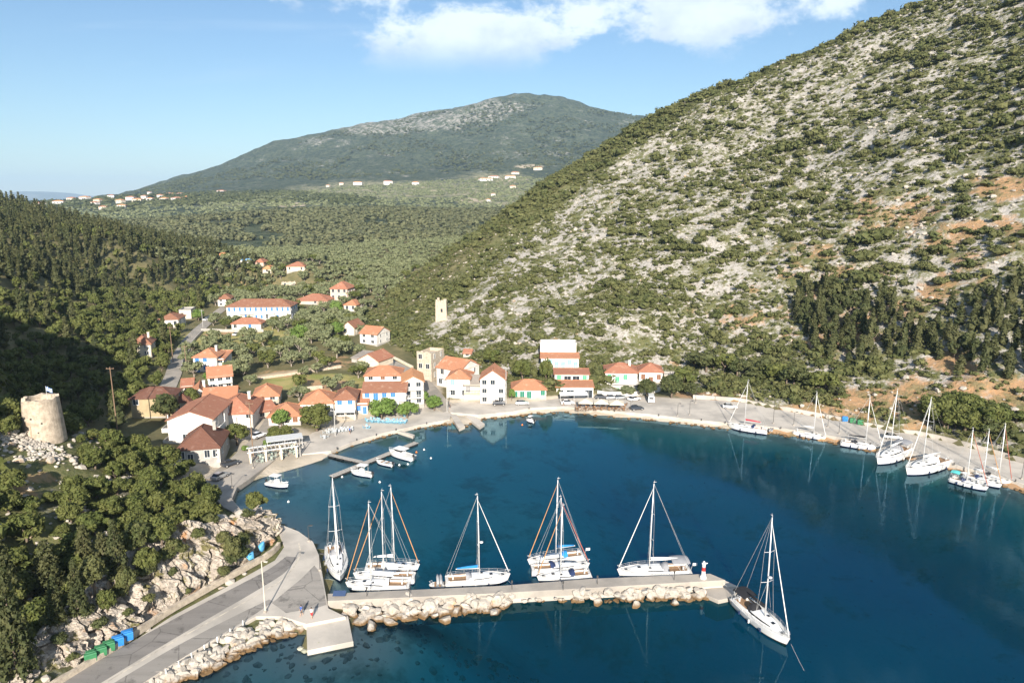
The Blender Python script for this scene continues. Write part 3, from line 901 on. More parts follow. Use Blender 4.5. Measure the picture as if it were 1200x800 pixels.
S_BLUE = mat('blue_paint', (0.045, 0.20, 0.52), 0.55, 0.2)
S_GREEN = mat('green_paint', (0.10, 0.42, 0.22), 0.55, 0.2)
S_DKGREEN = mat('dark_green_paint', (0.02, 0.19, 0.12), 0.55, 0.2)
S_BROWN = mat('brown_wood', (0.23, 0.10, 0.05), 0.6, 0.3)
S_TAN = mat('tan_wood', (0.50, 0.27, 0.13), 0.6, 0.2)
S_GREY = mat('grey_paint', (0.30, 0.29, 0.28), 0.6, 0.2)
S_AQUA = mat('aqua_paint', (0.26, 0.50, 0.46), 0.55, 0.2)
M_RAIL = mat('railing_iron', (0.06, 0.06, 0.065), 0.5, 0.2)
M_RAILW = mat('white_railing', (0.70, 0.69, 0.66), 0.6, 0.1)
M_STONE_D = mat('stone_dressing', (0.56, 0.50, 0.42), 0.9, 0.2)
_wc = {}


def win_meshes(w, h, sh, door=False):
    key = (round(w, 2), round(h, 2), sh.name if sh else None, door)
    if key in _wc:
        return _wc[key]
    b = MB()
    f = 0.09
    b.box((-w / 2 - f / 2, -0.03, h / 2), (f, 0.10, h + 2 * f)); b.box((w / 2 + f / 2, -0.03, h / 2), (f, 0.10, h + 2 * f))
    b.box((0, -0.03, h + f / 2), (w, 0.10, f)); b.box((0, -0.06, -f / 2), (w + 0.2, 0.18, f))
    b.box((0, -0.012, h / 2), (w, 0.02, h), 1)
    b.box((0, -0.03, h / 2), (0.05, 0.05, h))
    wm = b.mesh('window'); wm.materials.append(M_FRAME); wm.materials.append(M_GLASS)
    sm = None
    if sh:
        s = MB()
        for sx in (-1, 1):
            s.box((sx * w / 4, -0.075, h / 2), (w / 2 - 0.03, 0.05, h - 0.02))
            for k in range(5):
                s.box((sx * w / 4, -0.108, h * (k + 0.6) / 5.2), (w / 2 - 0.12, 0.02, h / 8))
        sm = s.mesh('shutter'); sm.materials.append(sh)
    _wc[key] = (wm, sm)
    return _wc[key]


def put_window(root, x, y, z, rz, w, h, sh, door=False):
    wm, sm = win_meshes(w, h, sh, door)
    o = bpy.data.objects.new('door' if door else 'window', wm); COL.objects.link(o)
    o.parent = root; o.location = (x, y, z); o.rotation_euler = (0, 0, rz)
    if sm:
        s = bpy.data.objects.new('shutter', sm); COL.objects.link(s); s.parent = o


def roof_solid(kind, w, d, h, rise, over=0.4, th=0.16, y0=0.0):
    """roof over a plan w (x, centred) by d (y from y0); returns a builder in house space"""
    b = MB()
    xl, xr, yf, yb = -w / 2 - over, w / 2 + over, y0 - over, y0 + d + over
    ym = y0 + d / 2
    e = h - rise * over / (min(w, d) / 2)
    top = h + rise
    if kind == 'hip':
        if w >= d:
            k = (d / 2 + over) * 0.95
            A_, B_ = (xl + k, ym, top), (xr - k, ym, top)
        else:
            k = (w / 2 + over) * 0.95
            A_, B_ = (0, yf + k, top), (0, yb - k, top)
        V = [(xl, yf, e), (xr, yf, e), (xr, yb, e), (xl, yb, e), A_, B_]
        F = [(0, 1, 5, 4), (2, 3, 4, 5), (3, 0, 4), (1, 2, 5)] if w >= d else [(0, 1, 4), (1, 2, 5, 4), (2, 3, 5), (3, 0, 4, 5)]
        lines = [(0, 4), (3, 4), (1, 5), (2, 5), (4, 5)] if w >= d else [(0, 4), (1, 4), (2, 5), (3, 5), (4, 5)]
    elif kind == 'gable_x':
        V = [(xl, yf, e), (xr, yf, e), (xr, yb, e), (xl, yb, e), (xl, ym, top), (xr, ym, top)]
        F = [(0, 1, 5, 4), (2, 3, 4, 5)]; lines = [(4, 5)]
    elif kind == 'gable_y':
        V = [(xl, yf, e), (xr, yf, e), (xr, yb, e), (xl, yb, e), (0, yf, top), (0, yb, top)]
        F = [(0, 4, 5, 3), (4, 1, 2, 5)]; lines = [(4, 5)]
    else:                                                       # shed, low at the front
        V = [(xl, yf, e), (xr, yf, e), (xr, yb, top), (xl, yb, top)]
        F = [(0, 1, 2, 3)]; lines = [(2, 3)]
    V = [np.array(v, float) for v in V]
    n = len(V)
    b.add(V + [v - np.array([0, 0, th]) for v in V], [f for f in F] + [tuple(i + n for i in f[::-1]) for f in F])
    # fascia along the open edges
    edges = {}
    for f in F:
        for i in range(len(f)):
            a, c = f[i], f[(i + 1) % len(f)]
            edges.setdefault(frozenset((a, c)), []).append((a, c))
    for ed in edges.values():
        if len(ed) == 1:
            a, c = ed[0]
            b.add([V[a], V[a] - (0, 0, th), V[c] - (0, 0, th), V[c]], [(0, 1, 2, 3)])
    for a, c in lines:
        b.tube([V[a] + (0, 0, .03), V[c] + (0, 0, .03)], 0.13, 5)
    return b


HOUSES = []
HOUSE_FOOT = []


def vrate(py, dep):
    v = -(py - 400) / FPX
    return FPX * (CP + v * SP) / dep


def house(label, x0, x1, base, eave, depth, roof, wall, rmat, floors, rot=0.0, rise=None, Y=None, sh=None, side=1, cat='house', name='house', chimney=0, balcony=None, over=0.4, ww=1.3, wh=1.7, group=None, doors='d', face=None, z=None):
    xc = (x0 + x1) / 2
    g = at_z(xc, base, z) if z is not None else (at_y(xc, base, Y) if Y else hit(xc, base))
    if z is None and not Y:
        g[2] = float(gz(g[0], g[1]))
    dep = g[1] * CP + (CAM_H - g[2]) * SP
    w = (x1 - x0) * dep / FPX
    h = (base - eave) / vrate((base + eave) / 2, dep)
    rz = R(rot)
    root = empty(name, g, rz)
    tag(root, label, cat, group)
    rise = rise if rise is not None else 0.20 * min(w, depth)
    HOUSE_FOOT.append((g[0], g[1], rz, w, depth))
    b = MB()
    V = [(-w / 2, 0, -2.5), (w / 2, 0, -2.5), (w / 2, depth, -2.5), (-w / 2, depth, -2.5), (-w / 2, 0, h), (w / 2, 0, h), (w / 2, depth, h), (-w / 2, depth, h)]
    F = [(0, 1, 5, 4), (1, 2, 6, 5), (2, 3, 7, 6), (3, 0, 4, 7)]
    b.add(V, F)
    if roof == 'gable_x':
        for x in (-w / 2, w / 2):
            b.add([(x, 0, h), (x, depth, h), (x, depth / 2, h + rise - 0.05)], [(0, 1, 2)] if x > 0 else [(0, 2, 1)])
    elif roof == 'gable_y':
        for y in (0, depth):
            b.add([(-w / 2, y, h), (w / 2, y, h), (0, y, h + rise - 0.05)], [(0, 1, 2)] if y == 0 else [(0, 2, 1)])
    elif roof == 'shed':
        b.add([(-w / 2, depth, h), (w / 2, depth, h), (w / 2, depth, h + rise - .1), (-w / 2, depth, h + rise - .1)], [(1, 0, 3, 2)])
        b.add([(-w / 2, 0, h), (-w / 2, depth, h), (-w / 2, depth, h + rise - .1)], [(0, 2, 1)])
        b.add([(w / 2, 0, h), (w / 2, depth, h), (w / 2, depth, h + rise - .1)], [(0, 1, 2)])
    elif roof == 'ruin':
        for k in range(int(w / 0.8)):
            hh = 0.25 + 0.8 * random.random()
            b.box((-w / 2 + 0.4 + k * 0.8, 0.2, h + hh / 2 - .1), (0.78, 0.45, hh))
    b.box((0, depth / 2, -0.9), (w + 0.12, depth + 0.12, 2.4), 1)
    b.build('wall', [wall, W_GREY if wall is not W_STONE else W_STONE], root)
    if roof in ('hip', 'gable_x', 'gable_y', 'shed'):
        roof_solid(roof, w, depth, h + 0.02, rise, over).build('roof', rmat, root)
    else:
        rb = MB()
        rb.box((0, depth / 2, h - (0.25 if roof == 'flat' else 1.2)), (w - 0.4, depth - 0.4, 0.2))
        if roof == 'flat':
            for (cx, cy_, sx, sy) in ((0, 0.12, w + .1, 0.24), (0, depth - .12, w + .1, .24), (-w / 2 + .12, depth / 2, .24, depth - .5), (w / 2 - .12, depth / 2, .24, depth - .5)):
                rb.box((cx, cy_, h + 0.2), (sx, sy, 0.6))
        rb.build('roof', rmat, root)
    if roof in ('hip', 'gable_x', 'gable_y') and g[1] < 420:
        cb = MB()
        for (cx, cy_, sx, sy) in ((0, -.05, w + .2, .1), (0, depth + .05, w + .2, .1), (-w / 2 - .05, depth / 2, .1, depth), (w / 2 + .05, depth / 2, .1, depth)):
            cb.box((cx, cy_, h - .22), (sx, sy, .16))
        cb.build('cornice', M_STONE_D, root)
        db = MB(); db.tube([(w / 2 - .15, -.10, .1), (w / 2 - .15, -.10, h - .2)], .05, 5); db.build('drainpipe', S_GREY, root)
    nf = len(floors)
    fh = h / max(nf, 1)
    for fi, spec in enumerate(floors):
        zb = fi * fh
        n = len(spec)
        for k, ch in enumerate(spec):
            if ch == '.':
                continue
            x = -w / 2 + w * (k + 0.5) / n
            if abs(x) > w / 2 - 0.7:
                continue
            cw_ = min(ww, w / n * 0.62)
            if ch in 'db':
                put_window(root, x, -0.02, zb + 0.08, 0, cw_ * 1.05, min(2.15, fh * 0.78), sh if ch == 'd' else sh, True)
            elif ch == 'w':
                put_window(root, x, -0.02, zb + fh * 0.34, 0, cw_, min(wh, fh * 0.5), sh)
            elif ch == 'o':
                put_window(root, x, -0.02, zb + fh * 0.34, 0, cw_, min(wh, fh * 0.5), None)
            elif ch == 'O':
                put_window(root, x, -0.02, zb + 0.1, 0, w / n * 0.78, fh * 0.72, None)
        if side:
            ns = max(1, int(depth / 4))
            for k in range(ns):
                y = depth * (k + 0.5) / ns
                for sx in (-1, 1):
                    put_window(root, sx * (w / 2 + 0.02), y, zb + fh * 0.34, sx * math.pi / 2, 0.85, min(wh, fh * 0.5), sh)
    for c in range(chimney):
        cb = MB(); cxp = (-1) ** c * w * 0.28
        cb.box((cxp, depth * 0.55, h + rise * 0.9), (0.7, 0.7, 1.9)); cb.box((cxp, depth * 0.55, h + rise * 0.9 + 1.0), (0.9, 0.9, 0.14))
        cb.build('chimney', wall, root)
    for (fl, fx0, fx1, dd) in (balcony or []):
        zb = fl * fh
        bx0, bx1 = -w / 2 + fx0 * w, -w / 2 + fx1 * w
        sb = MB(); sb.box(((bx0 + bx1) / 2, -dd / 2 - .02, zb - 0.08), (bx1 - bx0, dd, 0.16))
        so = sb.build('balcony', wall, root)
        rb = MB()
        for px_ in np.arange(bx0, bx1 + .01, 0.45):
            rb.box((px_, -dd, zb + 0.45), (0.05, 0.05, 0.9))
        rb.box(((bx0 + bx1) / 2, -dd, zb + 0.93), (bx1 - bx0, 0.07, 0.07))
        for xx in (bx0, bx1):
            rb.box((xx, -dd / 2, zb + 0.93), (0.07, dd, 0.07)); rb.box((xx, -dd / 2, zb + 0.45), (0.05, 0.05, 0.9))
        rb.build('railing', M_RAILW if wall is W_WHITE else M_RAIL, so)
    HOUSES.append((root, w, h, depth, rise))
    return root, w, h, fh


H = house
VH = 'houses of the harbour village'
# --- left cluster
A1 = H('big white house with a broad blank gable wall and balconies at both corners', 200, 251, 521, 491, 15, 'gable_y', W_WHITE, R_RED, ['.o..', '....'], rot=6, rise=2.0, side=1, group=VH)
root, w, h, fh = A1
for sx in (-1, 1):
    for fl in (0, 1):
        bb = MB(); x = sx * (w / 2 + 0.75); z = fl * fh + (0.25 if fl == 0 else 0.1)
        bb.box((x, 2.2, z), (1.5, 4.4, 0.2)); bb.box((sx * (w / 2 + 1.45), 2.2, z + 0.55), (0.12, 4.4, 0.9)); bb.box((x, 0.06, z + 0.55), (1.4, 0.12, 0.9))
        bb.box((sx * (w / 2 + 1.42), 4.2, z + fh / 2), (0.2, 0.2, fh - .3))
        bb.build('balcony', W_WHITE, root)
H('red hip-roofed white house with dark square windows above a street corner', 253, 296, 503, 484, 13, 'hip', W_WHITE, R_RED, ['.....', 'oo..o'], rot=8, rise=3.0, chimney=1, side=0, group=VH)
root, w, h, fh = H('low grey house under a dark pyramid roof with white corner stones', 211, 257, 543, 525, 11, 'hip', W_GREY, R_DARK, ['od.wo'], rot=12, rise=3.4, sh=None, chimney=1, group=VH)
qb = MB()
for sx in (-1, 1):
    for k in range(7):
        ln = 0.55 if k % 2 else 0.8
        qb.box((sx * (w / 2 - ln / 2 + 0.04), -0.02, 0.2 + k * 0.52), (ln, 0.1, 0.48)); qb.box((sx * (w / 2 + 0.01), ln / 2, 0.2 + k * 0.52), (0.08, ln, 0.48))
qb.build('corner_stones', W_WHITE, root)['kind'] = 'stuff'
H('long ochre house under a dark roof, standing in the shade of the wooded hill', 157, 203, 490, 466, 8, 'hip', W_OCHRE, R_DARK, ['....', 'w...'], rot=10, rise=1.8, group=VH)
H('small grey annex with a dark roof beside the long ochre house', 205, 222, 484, 470, 6, 'hip', W_GREY, R_DARK, ['o.'], rot=10, rise=1.4, group=VH)
H('small white house with an orange gable roof and an upper balcony', 246, 272, 456, 441, 9, 'gable_x', W_WHITE, R_ORANGE, ['owo', 'oow'], rot=24, rise=2.2, balcony=[(1, 0.4, 1.0, 1.2)], group=VH)
H('white gabled house with an orange roof and a white chimney, behind the big red roof', 226, 243, 472, 462, 9, 'gable_y', W_WHITE, R_ORANGE, ['o'], rot=22, rise=2.0, chimney=1, group=VH)
H('low dark red roofed shed next to the white gabled house', 214, 226, 462, 452, 8, 'gable_x', W_GREY, R_RED, ['o'], rot=20, rise=1.3, group=VH)
H('wide white cottage with a bright orange gable roof above the street', 240, 276, 476, 466, 9, 'gable_x', W_WHITE, R_ORANGE, ['o.'], rot=16, rise=2.0, group=VH)
H('flat terraced house with an orange hip roof across the street from the big red roof', 298, 327, 478, 464, 9, 'hip', W_CREAM, R_ORANGE, ['oo', 'ow'], rot=14, rise=2.2, balcony=[(1, 0.2, 1.0, 1.6)], group=VH)
H('long low red roofed shed running down the street to the square', 302, 325, 490, 481, 9, 'gable_x', W_PINK, R_RED, ['oo'], rot=40, rise=1.4, group=VH)
H('low white house with a wide orange roof behind a round green tree', 316, 352, 499, 487, 9, 'hip', W_WHITE, R_ORANGE, ['wow'], rot=8, rise=2.2, sh=S_BROWN, group=VH)
H('white house with a bright orange hip roof beside the brown-roofed one', 353, 391, 488, 472, 9, 'hip', W_WHITE, R_ORANGE, ['ooo'], rot=6, rise=2.6, sh=None, group=VH)
H('cream house with a brown roof and two tall blue shutters', 393, 417, 489, 469, 9, 'hip', W_CREAM, R_BROWN, ['OO', 'ww'], rot=6, rise=1.8, sh=S_BLUE, wh=2.0, group=VH)
H('tiny white house with a sloping orange roof squeezed between two blue-shuttered houses', 418, 431, 487, 474, 8, 'shed', W_WHITE, R_ORANGE, ['wd'], rot=6, rise=1.8, sh=S_BLUE, group=VH)
H('long white house with a brown roof and a row of tall blue shutters', 426, 476, 479, 459, 8, 'gable_x', W_WHITE, R_BROWN, ['...o.', 'wdww.'], rot=3, rise=1.8, sh=S_BLUE, wh=2.0, balcony=[(1, 0.55, 1.0, 1.1)], group=VH)
H('white house with a flat terrace and an orange hip roof behind the long blue-shuttered one', 428, 470, 455, 440, 9, 'hip', W_WHITE, R_ORANGE, ['ooo', 'owo'], rot=4, rise=2.0, sh=S_BROWN, group=VH)
H('tall white house with a pale peach gable roof and two tiers of balconies', 473, 497, 475, 447, 10, 'gable_y', W_WHITE, R_PEACH, ['oo', 'dd', 'oo'], rot=10, rise=1.6, balcony=[(1, .05, .95, 1.1), (2, .05, .95, 1.0)], group=VH)
# --- middle, up to the rock
H('roofless beige stone ruin with empty window holes', 488, 507, 446, 414, 9, 'ruin', W_STONE, W_STONE, ['o.', 'oo', 'o.'], rot=-22, side=1, group=VH)
H('long two-storey white house with an orange roof, side on to the lane', 508, 543, 455, 432, 10, 'gable_x', W_WHITE, R_ORANGE, ['odo', 'oo'], rot=-34, rise=2.4, balcony=[(1, 0.3, 0.8, 1.0)], group=VH)
H('white cube house with an orange hip roof at the bottom of the lane', 524, 551, 468, 444, 8, 'hip', W_WHITE, R_ORANGE, ['oo', 'w.'], rot=-4, rise=1.8, sh=S_AQUA, group=VH)
H('narrow pale house with an old grey slab roof between two white ones', 544, 563, 470, 452, 8, 'gable_x', W_CREAM, R_GREY, ['..', 'd.'], rot=-2, rise=2.0, sh=S_GREY, balcony=[(1, 0, 1.0, 1.2)], group=VH)
H('three-storey white house with an orange gable facing the water', 563, 592, 474, 444, 9, 'gable_y', W_WHITE, R_ORANGE, ['o.d', 'o.o', 'oo.'], rot=-2, rise=2.6, balcony=[(1, 0.0, 1.0, 0.9)], group=VH)
H('little hut with an orange roof on the slope above the white houses', 542, 555, 439, 429, 6, 'hip', W_CREAM, R_ORANGE, ['o'], rot=-10, rise=1.6, Y=238, group=VH)
H('small red roofed shed highest up the slope behind the houses', 543, 552, 419, 414, 4, 'gable_x', W_CREAM, R_RED, ['o'], rot=-10, rise=1.0, group=VH)
H('low white house with an orange roof and dark green shutters by the quay', 600, 640, 467, 456, 8, 'hip', W_WHITE, R_ORANGE, ['ddd.w'], rot=0, rise=2.0, sh=S_DKGREEN, group=VH)
H('white top terrace house with a high parapet behind its orange roof', 634, 678, 431, 419, 5, 'shed', W_WHITE, R_ORANGE, ['dwddwd'], rot=-3, rise=0.5, Y=221, sh=S_AQUA, balcony=[(0, 0, 1, 1.4)], side=0, group=VH)
H('plain white flat-roofed block at the very top of the stepped houses', 633, 675, 420, 403, 5, 'flat', W_WHITE, W_WHITE, ['.'], rot=-3, Y=227, side=0, group=VH)
H('middle white house of the stepped three, red roofed with a green-shuttered loggia', 650, 690, 448, 438, 5.5, 'shed', W_WHITE, R_RED, ['wOOw'], rot=-2, rise=0.4, Y=212, sh=S_GREEN, side=0, group=VH)
H('white waterfront taverna with an orange lean-to roof and wide glazed doors', 652, 695, 468, 453, 6, 'shed', W_WHITE, R_ORANGE, ['wO.O'], rot=-1, rise=0.4, Y=204, sh=None, group=VH)
H('white two-storey house with light green shutters and a red hip roof', 709, 746, 462, 436, 9, 'hip', W_WHITE, R_RED, ['wd..', 'wdw.'], rot=-5, rise=2.0, Y=213, sh=S_GREEN, chimney=1, balcony=[(1, 0.1, 1.0, 1.2)], group=VH)
H('white house with brown shutters and a brown door, last one along the quay', 749, 776, 449, 435, 8, 'hip', W_WHITE, R_RED, ['wdw'], rot=-6, rise=1.9, Y=221, sh=S_BROWN, group=VH)
H('small grey stone outbuilding at the end of the row of houses', 778, 792, 447, 440, 4, 'flat', W_STONE, W_GREY, ['o.'], rot=-6, Y=223, side=0, group=VH)
# --- up the valley
H('beige house with a dark red roof at the edge of the shaded wood', 157, 177, 419, 403, 9, 'hip', W_CREAM, R_BROWN, ['.o', '.w'], rot=18, rise=2.4, sh=S_GREY, chimney=1, group=VH)
H('white bungalow with a brown roof below the wooded slope', 187, 209, 384, 374, 11, 'hip', W_WHITE, R_BROWN, ['o.o'], rot=10, rise=2.0, group=VH)
H('small cream flat-roofed cube beside the valley road', 211, 224, 374, 364, 9, 'flat', W_CREAM, W_GREY, ['o.'], rot=12, group=VH)
H('small white house with a brown roof where the valley road bends', 256, 270, 359, 350, 9, 'hip', W_WHITE, R_BROWN, ['oo', 'oo'], rot=10, rise=1.9, group=VH)
H('long white two-storey hotel with a row of blue shutters below the valley road', 267, 341, 376, 359, 12, 'hip', W_WHITE, R_BROWN, ['ww.w.wwo.w.w', 'wwwwwwwwwwww'], rot=2, rise=2.6, sh=S_BLUE, cat='hotel', name='hotel', ww=0.95, balcony=[(1, 0.2, 0.42, 1.0), (1, 0.6, 0.75, 1.0)])
H('low white annex with a red roof in front of the hotel', 272, 306, 387, 379, 7, 'hip', W_WHITE, R_RED, ['o.w.'], rot=2, rise=1.8, sh=S_BLUE, group=VH)
H('white two-storey house with small blue shutters among olive trees', 228, 255, 436, 418, 9, 'hip', W_WHITE, R_ORANGE, ['dww', 'ww.'], rot=3, rise=2.0, sh=S_BLUE, chimney=1, group=VH)
H('white stair porch leaning on the blue-shuttered house among olive trees', 255.5, 263, 435, 420, 8, 'shed', W_WHITE, R_ORANGE, ['o', 'o'], rot=3, rise=1.0, side=0, group=VH)
H('pink two-storey house with a red hip roof far up the valley', 387, 408, 352, 338, 12, 'hip', W_PINK, R_RED, ['ooo', 'ooo'], rot=-8, rise=3.2, group=VH)
H('long low building with a faded red roof left of the pink house', 346, 384, 357, 352, 14, 'hip', W_PINK, R_RED, ['o.o.'], rot=-4, rise=2.6, group=VH)
H('little house with an orange roof just below the pink house', 403, 418, 365, 357, 9, 'hip', W_CREAM, R_ORANGE, ['oo'], rot=-10, rise=2.0, group=VH)
H('small pale house with a brown roof half hidden by trees in mid valley', 401, 416, 393, 383, 9, 'gable_y', W_CREAM, R_BROWN, ['o.'], rot=-14, rise=2.2, group=VH)
H('white house with an orange gable at the foot of the scrubby hill', 420, 444, 404, 391, 9, 'gable_x', W_WHITE, R_ORANGE, ['oo', 'oo'], rot=-24, rise=2.2, group=VH)
H('old low store with a grey and red roof beside the lane', 418, 446, 431, 422, 9, 'gable_y', W_CREAM, R_RED, ['..'], rot=-24, rise=2.2, side=0, group=VH)
H('grey roofed lean-to beside the old store', 411, 424, 425, 419, 7, 'shed', W_GREY, R_GREY, ['.'], rot=-24, rise=1.0, side=0, group=VH)
H('white cottage with a long red roof alone in the upper valley', 336, 357, 318, 312, 12, 'hip', W_CREAM, R_RED, ['o.o'], rot=0, rise=2.6, group=VH)
H('small red roofed house on the upper left of the valley', 299, 309, 312, 307, 10, 'hip', W_PINK, R_RED, ['o'], rot=0, rise=2.2, group=VH)
H('small pale house right below the upper left valley house', 308, 318, 320, 315, 10, 'hip', W_CREAM, R_PEACH, ['o'], rot=0, rise=2.0, group=VH)
H('blue-roofed low shed in the upper valley clearing', 281, 295, 309, 305, 9, 'flat', W_WHITE, mat('blue_sheet_roof', (0.16, 0.36, 0.58), 0.5, 0.2), ['o'], rot=4, group=VH)
H('pale stone shed with a peach roof at the edge of the pine wood', 254, 265, 303, 299, 9, 'hip', W_CREAM, R_PEACH, ['o'], rot=6, rise=1.6, group=VH)
H('ruined pale walls beside the track above the hotel', 330, 347, 336, 331, 7, 'ruin', W_STONE, W_STONE, ['o.'], rot=0, side=0, group=VH)

# --- stone tower ruin on the hillside
g = hit(517, 376)
root = empty('tower_ruin', g); tag(root, 'square pale stone tower ruin alone on the scrubby hillside', 'tower')
b = MB()
b.box((0, 2.2, 3.0), (4.9, 4.6, 10.5), 0, taper=0.93)
for k, (x, y, hh) in enumerate([(-1.7, .4, 1.0), (-0.6, .4, .5), (.6, .4, .7), (1.7, .4, 1.2), (-1.8, 2.2, .7), (1.8, 2.4, .9), (1.2, 4.0, .6), (-1.4, 4, 1.3)]):
    b.box((x, y, 8.2 + hh / 2), (0.95, 0.7, hh))
b.build('wall', W_STONE, root)
HOUSE_FOOT.append((g[0], g[1], 0, 5, 5))
b = MB(); b.box((0, -0.03, 0), (0.8, 0.1, 1.4)); b.build('opening', M_GLASS, root).location = (0.3, 0, 4.5)  # dark block on the solid wall stands in for the shade inside the opening

# --- far villages: pale houses a few pixels wide
FARH = [(25, 228.5, 10, 5, 0), (43, 234, 8, 3, 1), (70, 232.5, 12, 4.5, 0), (43, 242.5, 11, 4.5, 1), (68, 240, 11, 4, 1), (82, 236, 9, 4, 0), (97, 236, 11, 5, 1), (109, 241, 8, 4, 1), (113, 238, 8, 4, 0), (130, 234, 7, 5, 1), (139, 238.5, 8, 4, 0), (152, 235, 9, 4, 1), (160, 237.5, 10, 4, 0),
        (168, 233, 6, 3.5, 1), (175, 236.5, 7, 4, 1), (174, 227.5, 4, 2.5, 1), (186, 231.5, 6, 3, 1), (197, 229, 6, 2.6, 0), (203, 229.6, 6, 2.6, 1), (210, 229.5, 5, 3, 1), (191, 235, 9, 2.6, 1), (206, 235, 11, 3, 1), (218, 233.5, 7, 3, 0), (258, 226.5, 9, 3, 1), (142, 243, 9, 2.5, 1), (120, 244.5, 8, 2.4, 0), (50, 248, 6, 3, 1),
        (400, 217, 5, 2.6, 0), (419, 216.8, 10, 3.2, 1), (455, 216, 10, 3.6, 1), (487, 217, 8, 3.2, 1), (384, 219, 4, 2.2, 0), (570, 212.5, 16, 3, 1), (578, 209, 12, 2.4, 1), (598, 209.5, 12, 3, 1), (604, 204.5, 9, 2.6, 0), (630, 199.5, 10, 3, 0), (578, 230, 5, 3, 1), (572, 237, 4, 3.4, 1), (601, 221, 7, 3, 0)]


def far_hit(px, py):
    d = ray(px, py); t_ = np.geomspace(1250, 5000, 1200) / d[1]
    x, y, z = d[0] * t_, d[1] * t_, CAM_H + d[2] * t_
    gg = far_at(x, y); k_ = int(np.argmax(z < gg))
    return np.array([x[k_], y[k_], gg[k_]])


fw, fr = mat('far_white_render', (0.74, 0.70, 0.65), 0.9, 0.1), R_RED
k = 0
for (px, py, wp, hp, st) in FARH:
    g = far_hit(px, py)
    dep = g[1] * CP + (CAM_H - g[2]) * SP
    w, hh = wp * dep / FPX, hp * dep / FPX
    d = min(w * 0.8, 16)
    root = empty('house', g, R(random.uniform(-25, 25)))
    tag(root, 'far white house with a red roof among dark trees on the far ridge' if px < 300 else 'far pale house with a reddish roof at the foot of the mountain', 'house', 'far houses on the ridge village' if px < 300 else 'far houses under the mountain')
    b = MB(); b.box((0, d / 2, hh / 2 - 2), (w, d, hh + 4))
    for q in range(3):
        b.box((-w / 2 + w * (q + .5) / 3, -0.05, hh * 0.6), (w * .10, 0.2, hh * 0.3), 1)
    b.build('wall', [fw if st else W_CREAM, M_GLASS], root)
    roof_solid('hip', w, d, hh, min(w, d) * 0.16, 0.6, 0.3).build('roof', R_RED if k % 2 else R_PEACH, root)
    k += 1
# ------------------------------------------------------------------ plants: meshes of leaf clumps
def ico(level=1):
    t_ = (1 + 5 ** 0.5) / 2
    V = [(-1, t_, 0), (1, t_, 0), (-1, -t_, 0), (1, -t_, 0), (0, -1, t_), (0, 1, t_), (0, -1, -t_), (0, 1, -t_), (t_, 0, -1), (t_, 0, 1), (-t_, 0, -1), (-t_, 0, 1)]
    F = [(0, 11, 5), (0, 5, 1), (0, 1, 7), (0, 7, 10), (0, 10, 11), (1, 5, 9), (5, 11, 4), (11, 10, 2), (10, 7, 6), (7, 1, 8), (3, 9, 4), (3, 4, 2), (3, 2, 6), (3, 6, 8), (3, 8, 9), (4, 9, 5), (2, 4, 11), (6, 2, 10), (8, 6, 7), (9, 8, 1)]
    V = [np.array(v) / np.linalg.norm(v) for v in V]
    for _ in range(level):
        cache = {}; F2 = []

        def mid(a, b):
            k = (min(a, b), max(a, b))
            if k not in cache:
                p = V[a] + V[b]; V.append(p / np.linalg.norm(p)); cache[k] = len(V) - 1
            return cache[k]
        for a, b, c in F:
            x, y, z = mid(a, b), mid(b, c), mid(c, a)
            F2 += [(a, x, z), (b, y, x), (c, z, y), (x, y, z)]
        F = F2
    return np.array(V), np.array(F)


ICO0, ICO1 = ico(0), ico(1)


def leaves(centres, radii, n_per, size, r, squash=1.0, core=ICO0, core_k=0.74, flat=0.55):
    """clumps: a rough core each, and n_per small leaf faces standing off its skin"""
    Vs, Fs, base = [], [], 0
    for c, rad in zip(centres, radii):
        cv, cf = core
        jit = 1 + r.normal(0, 0.13, len(cv))
        Vs.append(c + cv * jit[:, None] * rad * core_k * np.array([1, 1, squash])); Fs.append(cf + base); base += len(cv)
        d = r.normal(0, 1, (n_per, 3)); d[:, 2] = d[:, 2] * 0.9 + 0.25
        d /= np.linalg.norm(d, axis=1)[:, None]
        p = c + d * (rad * r.uniform(0.72, 1.12, n_per))[:, None] * np.array([1, 1, squash])
        nrm = d + r.normal(0, flat, (n_per, 3)); nrm /= np.linalg.norm(nrm, axis=1)[:, None]
        a = np.cross(nrm, r.normal(0, 1, (n_per, 3))); a /= np.linalg.norm(a, axis=1)[:, None] + 1e-9
        b = np.cross(nrm, a)
        s = (size * r.uniform(0.6, 1.3, n_per))[:, None]
        tri = np.stack([p - a * s * .6 - b * s * .45, p + a * s * .6 - b * s * .35, p + b * s * .75], 1)
        Vs.append(tri.reshape(-1, 3)); Fs.append((np.arange(n_per * 3).reshape(-1, 3)) + base); base += n_per * 3
    return np.concatenate(Vs), np.concatenate(Fs)


